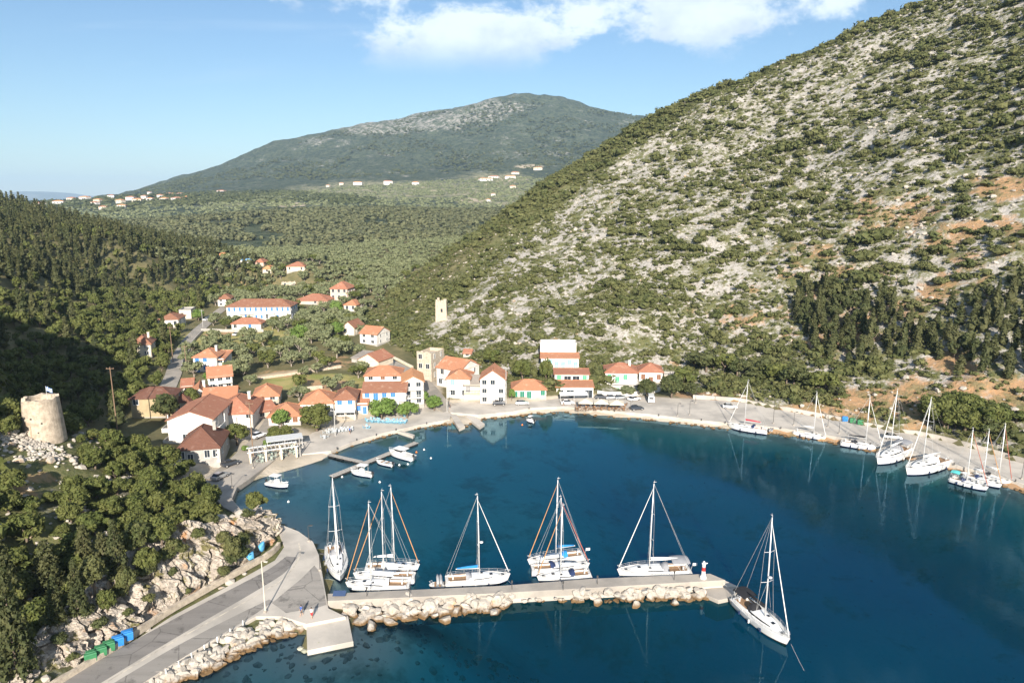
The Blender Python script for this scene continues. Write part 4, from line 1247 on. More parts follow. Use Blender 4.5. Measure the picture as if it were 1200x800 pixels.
def crown_arrays(kind, seed, detail):
    r = np.random.default_rng(seed)
    if kind == 'broad':                     # unit: height 1, crown width about 1
        n = {3: 26, 2: 13, 1: 5}[detail]
        th = r.uniform(0, 2 * np.pi, n) + np.arange(n) * 2.4; zz = r.uniform(-0.35, 1, n)
        rr = np.sqrt(np.clip(1 - (zz * 0.85) ** 2, 0.05, 1)) * r.uniform(0.55, 1.0, n)
        C = np.column_stack([0.33 * rr * np.cos(th), 0.33 * rr * np.sin(th), 0.52 + 0.27 * zz])
        rad = r.uniform(0.09, 0.23, n) * {3: 0.95, 2: 1.1, 1: 1.4}[detail]
        npl, sz = {3: (72, 0.07), 2: (36, 0.095), 1: (11, 0.17)}[detail]
        return leaves(C, rad, npl, sz, r, 0.85)
    if kind == 'olive':
        n = {3: 16, 2: 10, 1: 5}[detail]
        th = np.arange(n) * 2.4 + r.uniform(0, 1, n); zz = r.uniform(-0.2, 1, n)
        C = np.column_stack([0.38 * r.uniform(0.4, 1, n) * np.cos(th), 0.38 * r.uniform(0.4, 1, n) * np.sin(th), 0.55 + 0.24 * zz])
        rad = r.uniform(0.12, 0.21, n) * {3: 1, 2: 1.1, 1: 1.35}[detail]
        npl, sz = {3: (80, 0.06), 2: (36, 0.08), 1: (12, 0.15)}[detail]
        return leaves(C, rad, npl, sz, r, 0.8, flat=0.8)
    if kind == 'cypress':                   # unit: height 1, width about 0.3
        n = {3: 16, 2: 12, 1: 5}[detail]
        zz = (np.arange(n) + 0.5) / n
        prof = 0.15 * np.clip((1.04 - zz), 0.06, 1.0) ** 0.75 * np.clip(zz * 5 + 0.35, 0, 1) * r.uniform(0.72, 1.25, n)
        C = np.column_stack([r.normal(0, 0.032, n) * (1.1 - zz), r.normal(0, 0.032, n) * (1.1 - zz), 0.07 + 0.90 * zz])
        npl, sz = {3: (60, 0.05), 2: (26, 0.062), 1: (11, 0.095)}[detail]
        V, F = leaves(C, prof * 1.1, npl, sz, r, 1.35 if detail > 1 else 2.0)
        return V, F
    if kind == 'fir':                       # tall open conifer, drooping boughs
        Cs, rad = [], []
        for k in range(15):
            z = 0.12 + 0.86 * k / 14; wd = 0.24 * (1 - z) ** 0.8 + 0.02
            m_ = 6 if k < 10 else 3
            for q in range(m_):
                th = q * 2 * np.pi / m_ + k * 0.7 + r.uniform(-.3, .3)
                Cs.append([wd * .75 * math.cos(th), wd * .75 * math.sin(th), z - 0.03]); rad.append(0.035 + wd * 0.22)
        return leaves(np.array(Cs), np.array(rad), 26, 0.032, r, 0.55, core_k=0.6)
    if kind == 'spire':                     # far conifers, a few pixels tall
        return leaves(np.array([[0, 0, 0.42], [0.0, 0.0, 0.72]])[:1], np.array([0.17]), 13, 0.16, r, 2.6, flat=0.7)
    if kind == 'tuft':
        return leaves(np.array([[0, 0, 0.22]]), np.array([0.46]), 8, 0.34, r, 0.75)
    if kind == 'shrub':                     # unit: width 1, height about 0.75
        n = {2: 9, 1: 2, 3: 14}[detail]
        th = np.arange(n) * 2.4 + r.uniform(0, 1.5, n); q = r.uniform(0.1, 1, n)
        C = np.column_stack([0.32 * q * np.cos(th), 0.32 * q * np.sin(th), 0.12 + 0.28 * r.uniform(0, 1, n) * (1.2 - q)])
        rad = r.uniform(0.16, 0.26, n) * {3: .95, 2: 1.05, 1: 1.62}[detail]
        npl, sz = {3: (60, 0.085), 2: (30, 0.10), 1: (9, 0.21)}[detail]
        return leaves(C, rad, npl, sz, r, 0.85)


def leaf_mat(name, c1, c2, c3):
    m = bpy.data.materials.new(name); m.use_nodes = True
    t = NT(m.node_tree)
    ri = t.n('ShaderNodeObjectInfo').outputs['Random']
    at = t.n('ShaderNodeAttribute', attribute_name='tint').outputs['Fac']
    pos = t.n('ShaderNodeNewGeometry').outputs['Position']
    f = t.math('FRACT', t.math('ADD', ri, at))
    nz = t.noise(pos, 0.55, 3, 0.6)
    isl = t.n('ShaderNodeNewGeometry').outputs['Random Per Island']
    c = t.mix(f, c1, c2)
    c = t.mix(t.math('MULTIPLY', t.ramp(nz, 0.40, 0.70), 0.75), c, c3)
    c = t.mix(t.math('MULTIPLY', isl, 0.45), c, tuple(x * 0.45 for x in c1))
    d = t.n('ShaderNodeBsdfPrincipled', ins={'Base Color': c, 'Roughness': 0.75, 'Specular IOR Level': 0.25})
    tr = t.n('ShaderNodeBsdfTranslucent', ins={'Color': t.mix(0.5, c, (0.12, 0.15, 0.02))})
    t.n('ShaderNodeOutputMaterial', ins={'Surface': t.n('ShaderNodeMixShader', ins={0: 0.16, 1: d.outputs[0], 2: tr.outputs[0]}).outputs[0]})
    return m


L_BROAD = leaf_mat('broad_leaves', (0.092, 0.115, 0.028), (0.130, 0.142, 0.040), (0.170, 0.172, 0.050))
L_OAK = leaf_mat('scrub_leaves', (0.085, 0.102, 0.032), (0.140, 0.142, 0.052), (0.180, 0.172, 0.066))
L_CYP = leaf_mat('cypress_needles', (0.060, 0.074, 0.026), (0.105, 0.105, 0.042), (0.130, 0.125, 0.050))
L_OLIVE = leaf_mat('olive_leaves', (0.165, 0.188, 0.088), (0.22, 0.235, 0.12), (0.26, 0.265, 0.14))
L_PLANE = leaf_mat('plane_leaves', (0.13, 0.21, 0.045), (0.17, 0.25, 0.06), (0.20, 0.27, 0.07))
L_DARK = leaf_mat('dark_scrub_leaves', (0.065, 0.082, 0.028), (0.10, 0.11, 0.042), (0.13, 0.13, 0.05))
M_BARK = mat('bark', (0.20, 0.15, 0.11), 0.95, 0.4, 3.0, (0.11, 0.085, 0.065), 0.6, 8)
M_BARK2 = mat('pale_bark', (0.34, 0.29, 0.24), 0.95, 0.4, 3.0, (0.20, 0.165, 0.135), 0.6, 8)


def trunk_mesh(kind, seed):
    r = np.random.default_rng(seed); b = MB()
    if kind in ('cypress', 'fir'):
        b.tube([(0, 0, -0.06), (0.004, 0, 0.3), (0, 0.003, 0.9)], [0.022, 0.016, 0.004], 6)
    elif kind == 'shrub':
        for q in range(3):
            th = q * 2.1 + r.uniform(0, 1); b.tube([(0, 0, -.1), (.12 * math.cos(th), .12 * math.sin(th), .3)], [0.03, 0.012], 5)
    else:
        b.tube([(0, 0, -0.08), (r.normal(0, .015), r.normal(0, .015), 0.2), (r.normal(0, .02), r.normal(0, .02), 0.36)], [0.045, 0.033, 0.026], 7)
        for q in range(5):
            th = q * 1.3 + r.uniform(0, 0.8); k = r.uniform(0.18, 0.3)
            b.tube([(0, 0, 0.24 + 0.03 * q % .1), (k * .5 * math.cos(th), k * .5 * math.sin(th), 0.42), (k * math.cos(th), k * math.sin(th), 0.62)], [0.022, 0.015, 0.006], 5)
    me = b.mesh('trunk', True)
    me.materials.append(M_BARK2 if kind == 'olive' else M_BARK)
    return me


_cm = {}


def crown_mesh(kind, var, detail, m):
    key = (kind, var, detail, m.name)
    if key not in _cm:
        V, F = crown_arrays(kind, 100 + var * 7 + detail, detail)
        me = np_mesh('crown', V, F); me.materials.append(m)
        _cm[key] = (me, trunk_mesh(kind, var))
    return _cm[key]


def plant(name, label, cat, group, kind, x, y, z, hgt, wid, m, detail=2, var=None, hide_trunk=False):
    """one tree: an Empty at its foot with trunk and crown"""
    var = random.randrange(5) if var is None else var
    cm, tm = crown_mesh(kind, var, detail, m)
    o = bpy.data.objects.new(name, None); COL.objects.link(o)
    o.empty_display_size = 0.3
    o.location = (float(x), float(y), float(z)); o.rotation_euler = (0, 0, random.uniform(0, 6.28)); o.scale = (float(wid), float(wid), float(hgt))
    o['label'] = label; o['category'] = cat
    if group:
        o['group'] = group
    for nm, me in (('trunk', tm), ('crown', cm)):
        c = bpy.data.objects.new(nm, me); COL.objects.link(c); c.parent = o
    return o


_low = {}


def mass(name, kind, X, Y, Z, Hh, Wd, m, detail=1, kindprop='stuff'):
    """everything of one kind past the limit, joined: low clumps with a tint for each plant"""
    if (kind, detail) not in _low:
        _low[(kind, detail)] = [crown_arrays(kind, 500 + v, detail) for v in range(6)]
    Vs, Fs, T, base = [], [], [], 0
    pick = rng.integers(0, 6, len(X)); ang = rng.uniform(0, 2 * np.pi, len(X)); tint = rng.uniform(0, 1, len(X))
    for v in range(6):
        k = np.nonzero(pick == v)[0]
        if not len(k):
            continue
        V, F = _low[(kind, detail)][v]
        ca, sa = np.cos(ang[k])[:, None], np.sin(ang[k])[:, None]
        wx = (V[None, :, 0] * ca - V[None, :, 1] * sa) * Wd[k][:, None] + X[k][:, None]
        wy = (V[None, :, 0] * sa + V[None, :, 1] * ca) * Wd[k][:, None] + Y[k][:, None]
        wz = V[None, :, 2] * Hh[k][:, None] + Z[k][:, None]
        Vs.append(np.stack([wx, wy, wz], 2).reshape(-1, 3))
        Fs.append((F[None] + (np.arange(len(k)) * len(V))[:, None, None] + base).reshape(-1, 3)); base += len(k) * len(V)
        T.append(np.repeat(tint[k], len(V)))
    me = np_mesh(name, np.concatenate(Vs), np.concatenate(Fs), attrs={'tint': np.concatenate(T)})
    return link(name, me, kind=kindprop, mats=m)


# ------------------------------------------------------------------ where plants may stand
def blocked(x, y, grow=0.0):
    bad = np.zeros(x.shape, bool)
    for (hx_, hy_, rz, w, d) in HOUSE_FOOT:
        dx, dy = x - hx_, y - hy_
        lx = dx * math.cos(rz) + dy * math.sin(rz); ly = -dx * math.sin(rz) + dy * math.cos(rz)
        bad |= (np.abs(lx) < w / 2 + 1.2 + grow) & (ly > (-2.2 if hy_ > 620 else -5.0 if hy_ > 370 else -11.0 if hy_ > 240 else -5.0) - grow) & (ly < d + 1.2 + grow)
    for (_, P, z, _, _) in SLABS:
        bad |= poly_sd(P, x, y) > -0.8 - grow
    for (_, Q, _, _, _, _, _) in STREETS:
        if np.isscalar(x) or len(x) == 0:
            continue
        d2 = ((x[:, None] - Q[None, ::2, 0]) ** 2 + (y[:, None] - Q[None, ::2, 1]) ** 2).min(1)
        bad |= d2 < (3.6 + grow) ** 2
    return bad


def in_view(x, y, z, m=90, top=0):
    px, py, dep = to_px(x, y, z + top)
    return (dep > 5) & (px > -m) & (px < 1200 + m) & (py > -m) & (py < 800 + m)


def sees(x, y, z, slack=4.0):
    """is a point in sight of the camera over the bare land"""
    ok = np.ones(x.shape, bool)
    for f in np.linspace(0.25, 0.985, 70):
        zz = CAM_H + (z + slack - CAM_H) * f
        ok &= gz(x * f, y * f) < zz
    return ok


def pnt_poly(px, py, P):
    P = np.array(P, float); ins = np.zeros(px.shape, bool)
    for i in range(len(P)):
        a, b = P[i], P[(i + 1) % len(P)]
        ins ^= ((a[1] > py) != (b[1] > py)) & (px < (b[0] - a[0]) * (py - a[1]) / (b[1] - a[1] + 1e-12) + a[0])
    return ins


def thin(x, y, sz, k=0.8):
    """drop points crowding a bigger one: greedy over a hash of cells"""
    order = np.argsort(-sz); cell_ = {}; keep = []
    for i in order:
        c = (int(x[i] // 4), int(y[i] // 4)); ok = True
        for a in (-1, 0, 1):
            for b in (-1, 0, 1):
                for j in cell_.get((c[0] + a, c[1] + b), ()):
                    if (x[i] - x[j]) ** 2 + (y[i] - y[j]) ** 2 < (k * 0.5 * (sz[i] + sz[j])) ** 2:
                        ok = False; break
                if not ok: break
            if not ok: break
        if ok:
            cell_.setdefault(c, []).append(i); keep.append(i)
    return np.array(sorted(keep), int)


def scatter(dens, n):
    p = np.clip(dens, 0, None).ravel(); p = p / p.sum()
    k = rng.choice(len(p), n, p=p)
    return XX.ravel()[k] + rng.uniform(-1, 1, n), YY.ravel()[k] + rng.uniform(-1, 1, n)


PXX, PYY, DEP = to_px(XX, YY, ZG)
INV = (DEP > 5) & (PXX > -160) & (PXX < 1460) & (PYY > -120) & (PYY < 900) & (SD < -2.5)
MILL = (XX < -30) & (YY < 152) & INV & (YY < np.interp(XX, [-140, -95, -70, -45], [150, 143, 146, 140]))
LEFTHILL = pnt_poly(PXX, PYY, [(-130, 180), (0, 228), (100, 245), (200, 275), (330, 318), (315, 342), (300, 350), (255, 345), (240, 362), (210, 372), (215, 385), (200, 412), (200, 440), (205, 462), (160, 470), (150, 510), (60, 500), (-130, 480)]) & INV & ~MILL & (YY > 150)
clump = fbm(XX, YY, 14, 4, 77); clump2 = fbm(XX, YY, 40, 3, 78)

# --- the wooded hill on the left, the cypress wood on the right, the valley trees
X1, Y1 = scatter(LEFTHILL * (0.6 + clump), 7500)
px1, py1, d1 = to_px(X1, Y1, gz(X1, Y1))
sz1 = rng.uniform(3.0, 5.6, len(X1))
kp = thin(X1, Y1, sz1, 0.72); X1, Y1, sz1, px1, py1 = X1[kp], Y1[kp], sz1[kp], px1[kp], py1[kp]
kp = ~blocked(X1, Y1); X1, Y1, sz1, px1, py1 = X1[kp], Y1[kp], sz1[kp], px1[kp], py1[kp]
low_edge = np.interp(px1, [0, 80, 150, 230, 310], [345, 345, 345, 330, 345])
cyp1 = rng.uniform(0, 1, len(X1)) < np.where(py1 < low_edge, 0.80, 0.16)

RW = [(935, 345), (975, 338), (1010, 355), (1045, 350), (1060, 372), (1080, 390), (1100, 372), (1130, 360), (1165, 345), (1210, 340), (1300, 380), (1300, 470), (1200, 448), (1150, 440), (1095, 430), (1080, 412), (1040, 425), (990, 428), (960, 415), (930, 380)]
RWD = pnt_poly(PXX, PYY, RW) & INV
X2, Y2 = scatter(RWD * (0.5 + clump), 900)
sz2 = rng.uniform(2.6, 4.0, len(X2)); kp = thin(X2, Y2, sz2, 0.85); X2, Y2, sz2 = X2[kp], Y2[kp], sz2[kp]

VAL = pnt_poly(PXX, PYY, [(215, 446), (225, 400), (245, 392), (250, 372), (240, 365), (262, 348), (285, 335), (320, 322), (400, 316), (470, 312), (480, 330), (450, 352), (432, 375), (425, 398), (445, 420), (425, 445), (405, 468), (330, 470), (300, 455), (262, 440)]) & INV & (YY > 180)
hole = splat([(300, 393, 46, 8, 1.3), (262, 396, 40, 9, 1.3), (360, 449, 66, 12, 1.4), (345, 437, 56, 6, 1.1), (400, 440, 30, 10, .9)])
X3, Y3 = scatter(VAL * np.clip(1.05 - hole, 0.0, 1) * (0.45 + clump2), 1500)
sz3 = rng.uniform(4.0, 7.2, len(X3)); kp = thin(X3, Y3, sz3, 0.78); X3, Y3, sz3 = X3[kp], Y3[kp], sz3[kp]
kp = ~blocked(X3, Y3); X3, Y3, sz3 = X3[kp], Y3[kp], sz3[kp]
# loose trees in the upper valley, out to the edge of the near land
UV = pnt_poly(PXX, PYY, [(120, 300), (260, 296), (600, 278), (580, 262), (500, 316), (470, 330), (400, 325), (300, 330), (240, 330)]) & INV & (YY > 430)
X4, Y4 = scatter(UV * (0.4 + clump), 2600)
sz4 = rng.uniform(4.0, 7.5, len(X4)); kp = thin(X4, Y4, sz4, 0.8); X4, Y4, sz4 = X4[kp], Y4[kp], sz4[kp]
kp = ~blocked(X4, Y4); X4, Y4, sz4 = X4[kp], Y4[kp], sz4[kp]

# --- mill hill: big holm-oak like trees
MT = MILL & (PYY > 470)
hole = splat([(62, 562, 62, 34, 1.6), (58, 528, 60, 26, 1.5), (20, 540, 34, 30, 1.4), (70, 548, 30, 14, 1.0), (40, 565, 40, 12, 1.0), (20, 585, 20, 12, .6), (205, 690, 60, 40, 1.3), (245, 645, 50, 28, 1.35), (275, 610, 30, 16, 1.3), (130, 735, 80, 34, 1.3), (80, 770, 60, 30, 1.3), (100, 690, 26, 20, .5), (150, 675, 20, 20, .6), (75, 655, 14, 12, .6), (300, 620, 16, 12, 1.2), (225, 612, 22, 12, .7)])
X5, Y5 = scatter(MT * np.clip(1.1 - hole, 0, 1) * (0.4 + clump), 950)
sz5 = 1.8 + 3.6 * rng.uniform(0, 1, len(X5)) ** 1.2; kp = thin(X5, Y5, sz5, 0.72); X5, Y5, sz5 = X5[kp], Y5[kp], sz5[kp]
_px, _py, _ = to_px(X5, Y5, gz(X5, Y5)); kp = ~blocked(X5, Y5, 0.6) & ~pnt_poly(_px, _py, [(20, 860), (40, 790), (100, 738), (170, 682), (245, 628), (300, 598), (340, 640), (250, 700), (60, 860)]); X5, Y5, sz5 = X5[kp], Y5[kp], sz5[kp]

# --- scrub on the right hill
HILLM = INV & ON_HILL & ~RWD & (YY < 620)
cov_d = 0.55 + 1.6 * FLANK + 0.22 * smooth(300, 430, PYY) * smooth(930, 640, PXX) + 0.10 * smooth(985, 1190, PXX) * smooth(300, 60, PYY) + 0.28 * smooth(360, 440, PYY) + 0.22 * smooth(200, 330, PYY)
cov_d = cov_d + splat([(915, 268, 22, 14, 1.0), (1005, 245, 30, 12, .9), (990, 275, 35, 14, 1.0), (955, 145, 16, 10, .8), (890, 180, 22, 14, .7), (840, 290, 40, 30, .7), (760, 360, 50, 30, .6), (820, 375, 45, 25, .7), (1160, 110, 40, 40, .4), (1160, 170, 40, 20, .6), (860, 380, 40, 30, .7), (920, 430, 60, 30, 1.0), (870, 445, 60, 18, 1.0), (1110, 485, 30, 20, 1.0), (1130, 500, 50, 16, 1.0)])
cov_d = cov_d * (1 - 0.85 * splat([q for q in SOIL if q[0] > 600 and q[4] >= .7])) * (1 - 0.6 * splat([(560, 330, 30, 20, 1), (640, 300, 40, 30, .8), (690, 250, 50, 30, .8), (780, 200, 60, 40, .7), (900, 110, 70, 30, .7), (1000, 90, 60, 40, .7), (630, 380, 30, 25, .8), (610, 420, 40, 20, .5)]))
cov_d = cov_d * np.clip((clump * 0.65 + clump2 * 0.35 - 0.28) * 4.2, 0.12, 2.2)
pr = np.clip(HILLM * cov_d * 1.4, 0, None)
cnt_ = rng.poisson(pr)
X6 = np.repeat(XX.ravel(), cnt_.ravel()) + rng.uniform(-1, 1, cnt_.sum()); Y6 = np.repeat(YY.ravel(), cnt_.ravel()) + rng.uniform(-1, 1, cnt_.sum())
Z6 = gz(X6, Y6)
kp = sees(X6, Y6, Z6, 3.5) & in_view(X6, Y6, Z6, 210)
X6, Y6, Z6 = X6[kp], Y6[kp], Z6[kp]
sz6 = np.clip(rng.lognormal(0.70, 0.55, len(X6)), 0.8, 9.0)
lc = np.interp(fbm(X6, Y6, 30, 3, 91), [0.3, 0.75], [0.7, 1.35]); sz6 = sz6 * lc
kp = thin(X6, Y6, sz6, 0.50); X6, Y6, Z6, sz6 = X6[kp], Y6[kp], Z6[kp], sz6[kp]
kp = ~blocked(X6, Y6, -0.3); X6, Y6, Z6, sz6 = X6[kp], Y6[kp], Z6[kp], sz6[kp]

# ------------------------------------------------------------------ plant them: the 300 that show largest of a kind as trees, the rest as one mass
def px_size(x, y, s):
    return s / (y * CP + (CAM_H - gz(x, y)) * SP)


def vis_rank(x, y, s, hgt):
    v = sees(x, y, gz(x, y) + hgt * 0.6, 1.0) & in_view(x, y, gz(x, y), -4, 2)
    return np.where(v, px_size(x, y, s), -1)



def which(v, names, cuts):
    return names[int(np.searchsorted(cuts, v))]


def size_word(s, a, b):
    return 'small' if s < a else ('large' if s > b else 'mid-sized')


cx = np.concatenate([X1[cyp1], X2]); cyy = np.concatenate([Y1[cyp1], Y2]); cs = np.concatenate([sz1[cyp1] * 0.8, sz2]); lab = np.concatenate([np.zeros(cyp1.sum()), np.ones(len(X2))])
chh = cs * rng.uniform(1.7, 3.0, len(cs)); chh[lab == 1] = np.clip(chh[lab == 1] * rng.uniform(0.6, 1.15, int((lab == 1).sum())), 3.5, 11)
chh = np.clip(chh, 4, 10.5)
rk = np.argsort(-vis_rank(cx, cyy, cs, chh)); top = rk[:295]; rest = rk[295:]
def cyp_label(i):
    px, py, _ = to_px(cx[i], cyy[i], gz(cx[i], cyy[i]))
    tall = 'short' if chh[i] < 8 else ('tall' if chh[i] > 10.5 else 'narrow')
    if lab[i]:
        return '%s dark cypress %s of the wood above the moored yachts' % (tall, which(px, ['at the left end', 'in the middle', 'at the right end'], [1010, 1110]))
    return '%s dark cypress on the shady wooded hill, %s' % (tall, which(px, ['straight behind the windmill', 'between windmill and valley road', 'near the valley road'], [90, 190]) + (', near the crest' if py < 300 else ', halfway up' if py < 345 else ', low down'))


for i in top:
    if lab[i] and random.random() < 0.2:
        px, py, _ = to_px(cx[i], cyy[i], gz(cx[i], cyy[i])); k_ = random.uniform(4.0, 6.5)
        plant('pine_tree', '%s round dark pine %s of the wood above the moored yachts' % (size_word(k_, 4.9, 5.8), which(px, ['at the left end', 'in the middle', 'at the right end'], [1010, 1110])), 'pine tree', 'round pines above the yachts', 'broad', cx[i], cyy[i], gz(cx[i], cyy[i]) - .6, k_ * 1.25, k_, L_DARK)
        continue
    plant('cypress_tree', cyp_label(i), 'cypress', 'cypresses above the yachts' if lab[i] else 'cypresses on the shady hill',
          'cypress', cx[i], cyy[i], gz(cx[i], cyy[i]) - 0.3, chh[i], cs[i] * (2.9 if not lab[i] else 2.6), L_CYP)
kp = sees(cx[rest], cyy[rest], gz(cx[rest], cyy[rest]) + chh[rest], 2.0) & in_view(cx[rest], cyy[rest], gz(cx[rest], cyy[rest]))
rest = rest[kp]
mass('cypress_wood', 'cypress', cx[rest], cyy[rest], gz(cx[rest], cyy[rest]) - 0.3, chh[rest], cs[rest] * 2.9, L_CYP, 1)

bx = np.concatenate([X1[~cyp1], X5]); by = np.concatenate([Y1[~cyp1], Y5]); bs = np.concatenate([sz1[~cyp1] * 1.0, sz5]); bl_ = np.concatenate([np.zeros((~cyp1).sum()), np.ones(len(X5))])
bh = bs * rng.uniform(0.95, 1.25, len(bs)) * np.where(bl_ == 1, 0.82, 1.0)
rk = np.argsort(-vis_rank(bx, by, bs, bh)); top = rk[:285]; rest = rk[285:]
def broad_label(i):
    px, py, _ = to_px(bx[i], by[i], gz(bx[i], by[i]))
    sw_ = size_word(bs[i], 3.6, 5.2)
    if bl_[i]:
        pl = 'left of the windmill' if px < 25 and py < 580 else 'right of the windmill' if py < 570 else 'above the cliff' if px > 170 else 'below the windmill' if py < 650 else 'low on the slope by the firs'
        return '%s bushy olive green tree on the rocky knoll, %s' % (sw_, pl)
    return '%s bushy green tree on the wooded slope, %s' % (sw_, which(px, ['behind the windmill', 'left of the beige house', 'along the valley road'], [100, 180]) + (', high up' if py < 340 else ', low down' if py > 400 else ', halfway up'))


for i in top:
    z = gz(bx[i], by[i])
    plant('broadleaf_tree', broad_label(i), 'tree', 'trees on the mill hill' if bl_[i] else 'trees on the wooded slope',
          'broad', bx[i], by[i], z - bh[i] * 0.16, bh[i] * 1.15, bs[i] * 1.15, L_BROAD, 3 if bl_[i] else 2)
kp = sees(bx[rest], by[rest], gz(bx[rest], by[rest]) + bh[rest], 2.0) & in_view(bx[rest], by[rest], gz(bx[rest], by[rest]))
rest = rest[kp]
mass('wooded_slope', 'broad', bx[rest], by[rest], gz(bx[rest], by[rest]) - bh[rest] * 0.16, bh[rest] * 1.15, bs[rest] * 1.15, L_BROAD, 1)

ox_ = np.concatenate([X3, X4]); oy_ = np.concatenate([Y3, Y4]); os_ = np.concatenate([sz3, sz4]); oh = os_ * rng.uniform(0.75, 1.0, len(os_))
rk = np.argsort(-vis_rank(ox_, oy_, os_, oh)); top = rk[:290]; rest = rk[290:]
for i in top:
    px, py, _ = to_px(ox_[i], oy_[i], gz(ox_[i], oy_[i]))
    plant('olive_tree', '%s grey-green olive tree %s' % (size_word(os_[i], 4.8, 6.2), which(py, ['far up the valley beyond the hotel', 'beside the hotel', 'in the grove below the hotel', 'close behind the waterfront houses'], [345, 385, 425])), 'olive tree', 'olive trees in the valley', 'olive', ox_[i], oy_[i], gz(ox_[i], oy_[i]) - oh[i] * .12, oh[i] * 1.15, os_[i] * 1.1, L_OLIVE if random.random() < .8 else L_BROAD)
mass('olive_grove', 'olive', ox_[rest], oy_[rest], gz(ox_[rest], oy_[rest]) - oh[rest] * .12, oh[rest] * 1.15, os_[rest] * 1.1, L_OLIVE)

rk = np.argsort(-px_size(X6, Y6, sz6) * in_view(X6, Y6, Z6, -4)); top = rk[:290]; rest = rk[290:]
for i in top:
    px, py, _ = to_px(X6[i], Y6[i], Z6[i])
    plant('shrub', '%s rounded green shrub on the big stony hill, %s' % (size_word(sz6[i], 5, 7), which(py, ['near the top', 'halfway up', 'low on the slope'], [180, 340]) + which(px, [', left flank', ', middle', ', right part'], [650, 950])), 'shrub', 'shrubs on the big stony hill', 'shrub', X6[i], Y6[i], Z6[i] - 0.25, sz6[i] * random.uniform(0.75, 1.05), sz6[i] * 1.1, L_OAK)
sm_ = sz6[rest] < 1.9; r1, r2 = rest[~sm_], rest[sm_]
mass('scrub', 'shrub', X6[r1], Y6[r1], Z6[r1] - 0.12, sz6[r1] * rng.uniform(0.7, 1.05, len(r1)), sz6[r1] * 1.12, L_OAK)
mass('scrub', 'tuft', X6[r2], Y6[r2], Z6[r2] - 0.1, sz6[r2] * rng.uniform(0.7, 1.0, len(r2)), sz6[r2] * 1.12, L_OAK)

pr = np.clip(HILLM * (1.05 - 0.5 * a_soil) * np.clip((fbm(XX, YY, 7, 3, 131) - 0.36) * 3.2, 0, 1.4) * 0.55, 0, None)
cnt_ = rng.poisson(pr)
X7 = np.repeat(XX.ravel(), cnt_.ravel()) + rng.uniform(-1, 1, cnt_.sum()); Y7 = np.repeat(YY.ravel(), cnt_.ravel()) + rng.uniform(-1, 1, cnt_.sum()); Z7 = gz(X7, Y7)
kp = sees(X7, Y7, Z7, 2.0) & in_view(X7, Y7, Z7, 40); kp &= ~blocked(X7, Y7)
X7, Y7, Z7 = X7[kp], Y7[kp], Z7[kp]; s7 = np.clip(rng.lognormal(0.05, 0.35, len(X7)), 0.5, 2.0)
mass('low_scrub', 'tuft', X7, Y7, Z7 - 0.1, s7 * 0.8, s7 * 1.15, leaf_mat('dry_scrub_leaves', (0.10, 0.11, 0.042), (0.16, 0.15, 0.066), (0.20, 0.18, 0.085)))
# ------------------------------------------------------------------ far woods
def far_scatter(poly, n, Ymin, Ymax):
    P = np.array(poly, float)
    # spread evenly over the ground, then keep what falls inside the outline
    X, Y = [], []
    got = 0
    for _ in range(40):
        yy = np.sqrt(rng.uniform(Ymin ** 2, Ymax ** 2, 20000)); xx = rng.uniform(-0.9, 0.75, 20000) * yy
        px, py, _d = to_px(xx, yy, far_at(xx, yy))
        k = pnt_poly(px, py, P)
        X.append(xx[k]); Y.append(yy[k]); got += k.sum()
        if got > n:
            break
    return np.concatenate(X)[:n], np.concatenate(Y)[:n]


xa, ya = far_scatter([(-60, 290), (-60, 262), (60, 262), (150, 258), (250, 252), (350, 245), (470, 243), (640, 243), (640, 300), (300, 312)], 9000, 760, 1320)
_px, _py, _ = to_px(xa, ya, far_at(xa, ya)); keep = fbm(xa, ya, 60, 3, 15) + 0.25 * fbm(xa, ya, 200, 3, 25) > 0.46 + 0.25 * smooth(286, 300, _py) + 0.25 * smooth(540, 640, _px)
xa, ya = xa[keep], ya[keep]
mass('pine_forest', 'spire', xa, ya, far_at(xa, ya) - 1, rng.uniform(8, 13, len(xa)), rng.uniform(20, 30, len(xa)), leaf_mat('pine_needles', (0.115, 0.130, 0.062), (0.17, 0.170, 0.085), (0.20, 0.195, 0.095)))
xa, ya = far_scatter([(-60, 262), (-60, 238), (120, 236), (220, 232), (320, 226), (480, 214), (700, 200), (700, 240), (480, 246), (260, 252), (100, 262)], 7000, 1250, 2700)
keep = fbm(xa, ya, 120, 3, 16) > 0.38
xa, ya = xa[keep], ya[keep]
mass('far_grove', 'tuft', xa, ya, far_at(xa, ya) - 1, rng.uniform(6, 10, len(xa)), rng.uniform(8, 16, len(xa)), L_OLIVE)
xa, ya = far_scatter([(-40, 250), (-40, 234), (110, 232), (240, 226), (330, 224), (440, 232), (430, 242), (330, 238), (250, 238), (120, 250)], 2200, 1250, 2400)
keep = fbm(xa, ya, 90, 3, 17) > 0.42
xa, ya = xa[keep], ya[keep]
mass('far_wood', 'tuft', xa, ya, far_at(xa, ya) - 1, rng.uniform(10, 17, len(xa)), rng.uniform(16, 30, len(xa)), L_DARK)
xa, ya = far_scatter([(150, 226), (260, 195), (400, 152), (605, 114), (760, 138), (700, 200), (480, 212), (320, 222)], 5000, 2600, 4000)
keep = fbm(xa, ya, 200, 4, 18) > 0.45
xa, ya = xa[keep], ya[keep]
mass('mountain_scrub', 'tuft', xa, ya, far_at(xa, ya) - 0.5, rng.uniform(8, 14, len(xa)), rng.uniform(10, 20, len(xa)), L_DARK)
open('/tmp/counts.txt', 'w').write(str([len(q) for q in (X1, X2, X3, X4, X5, X6)]))
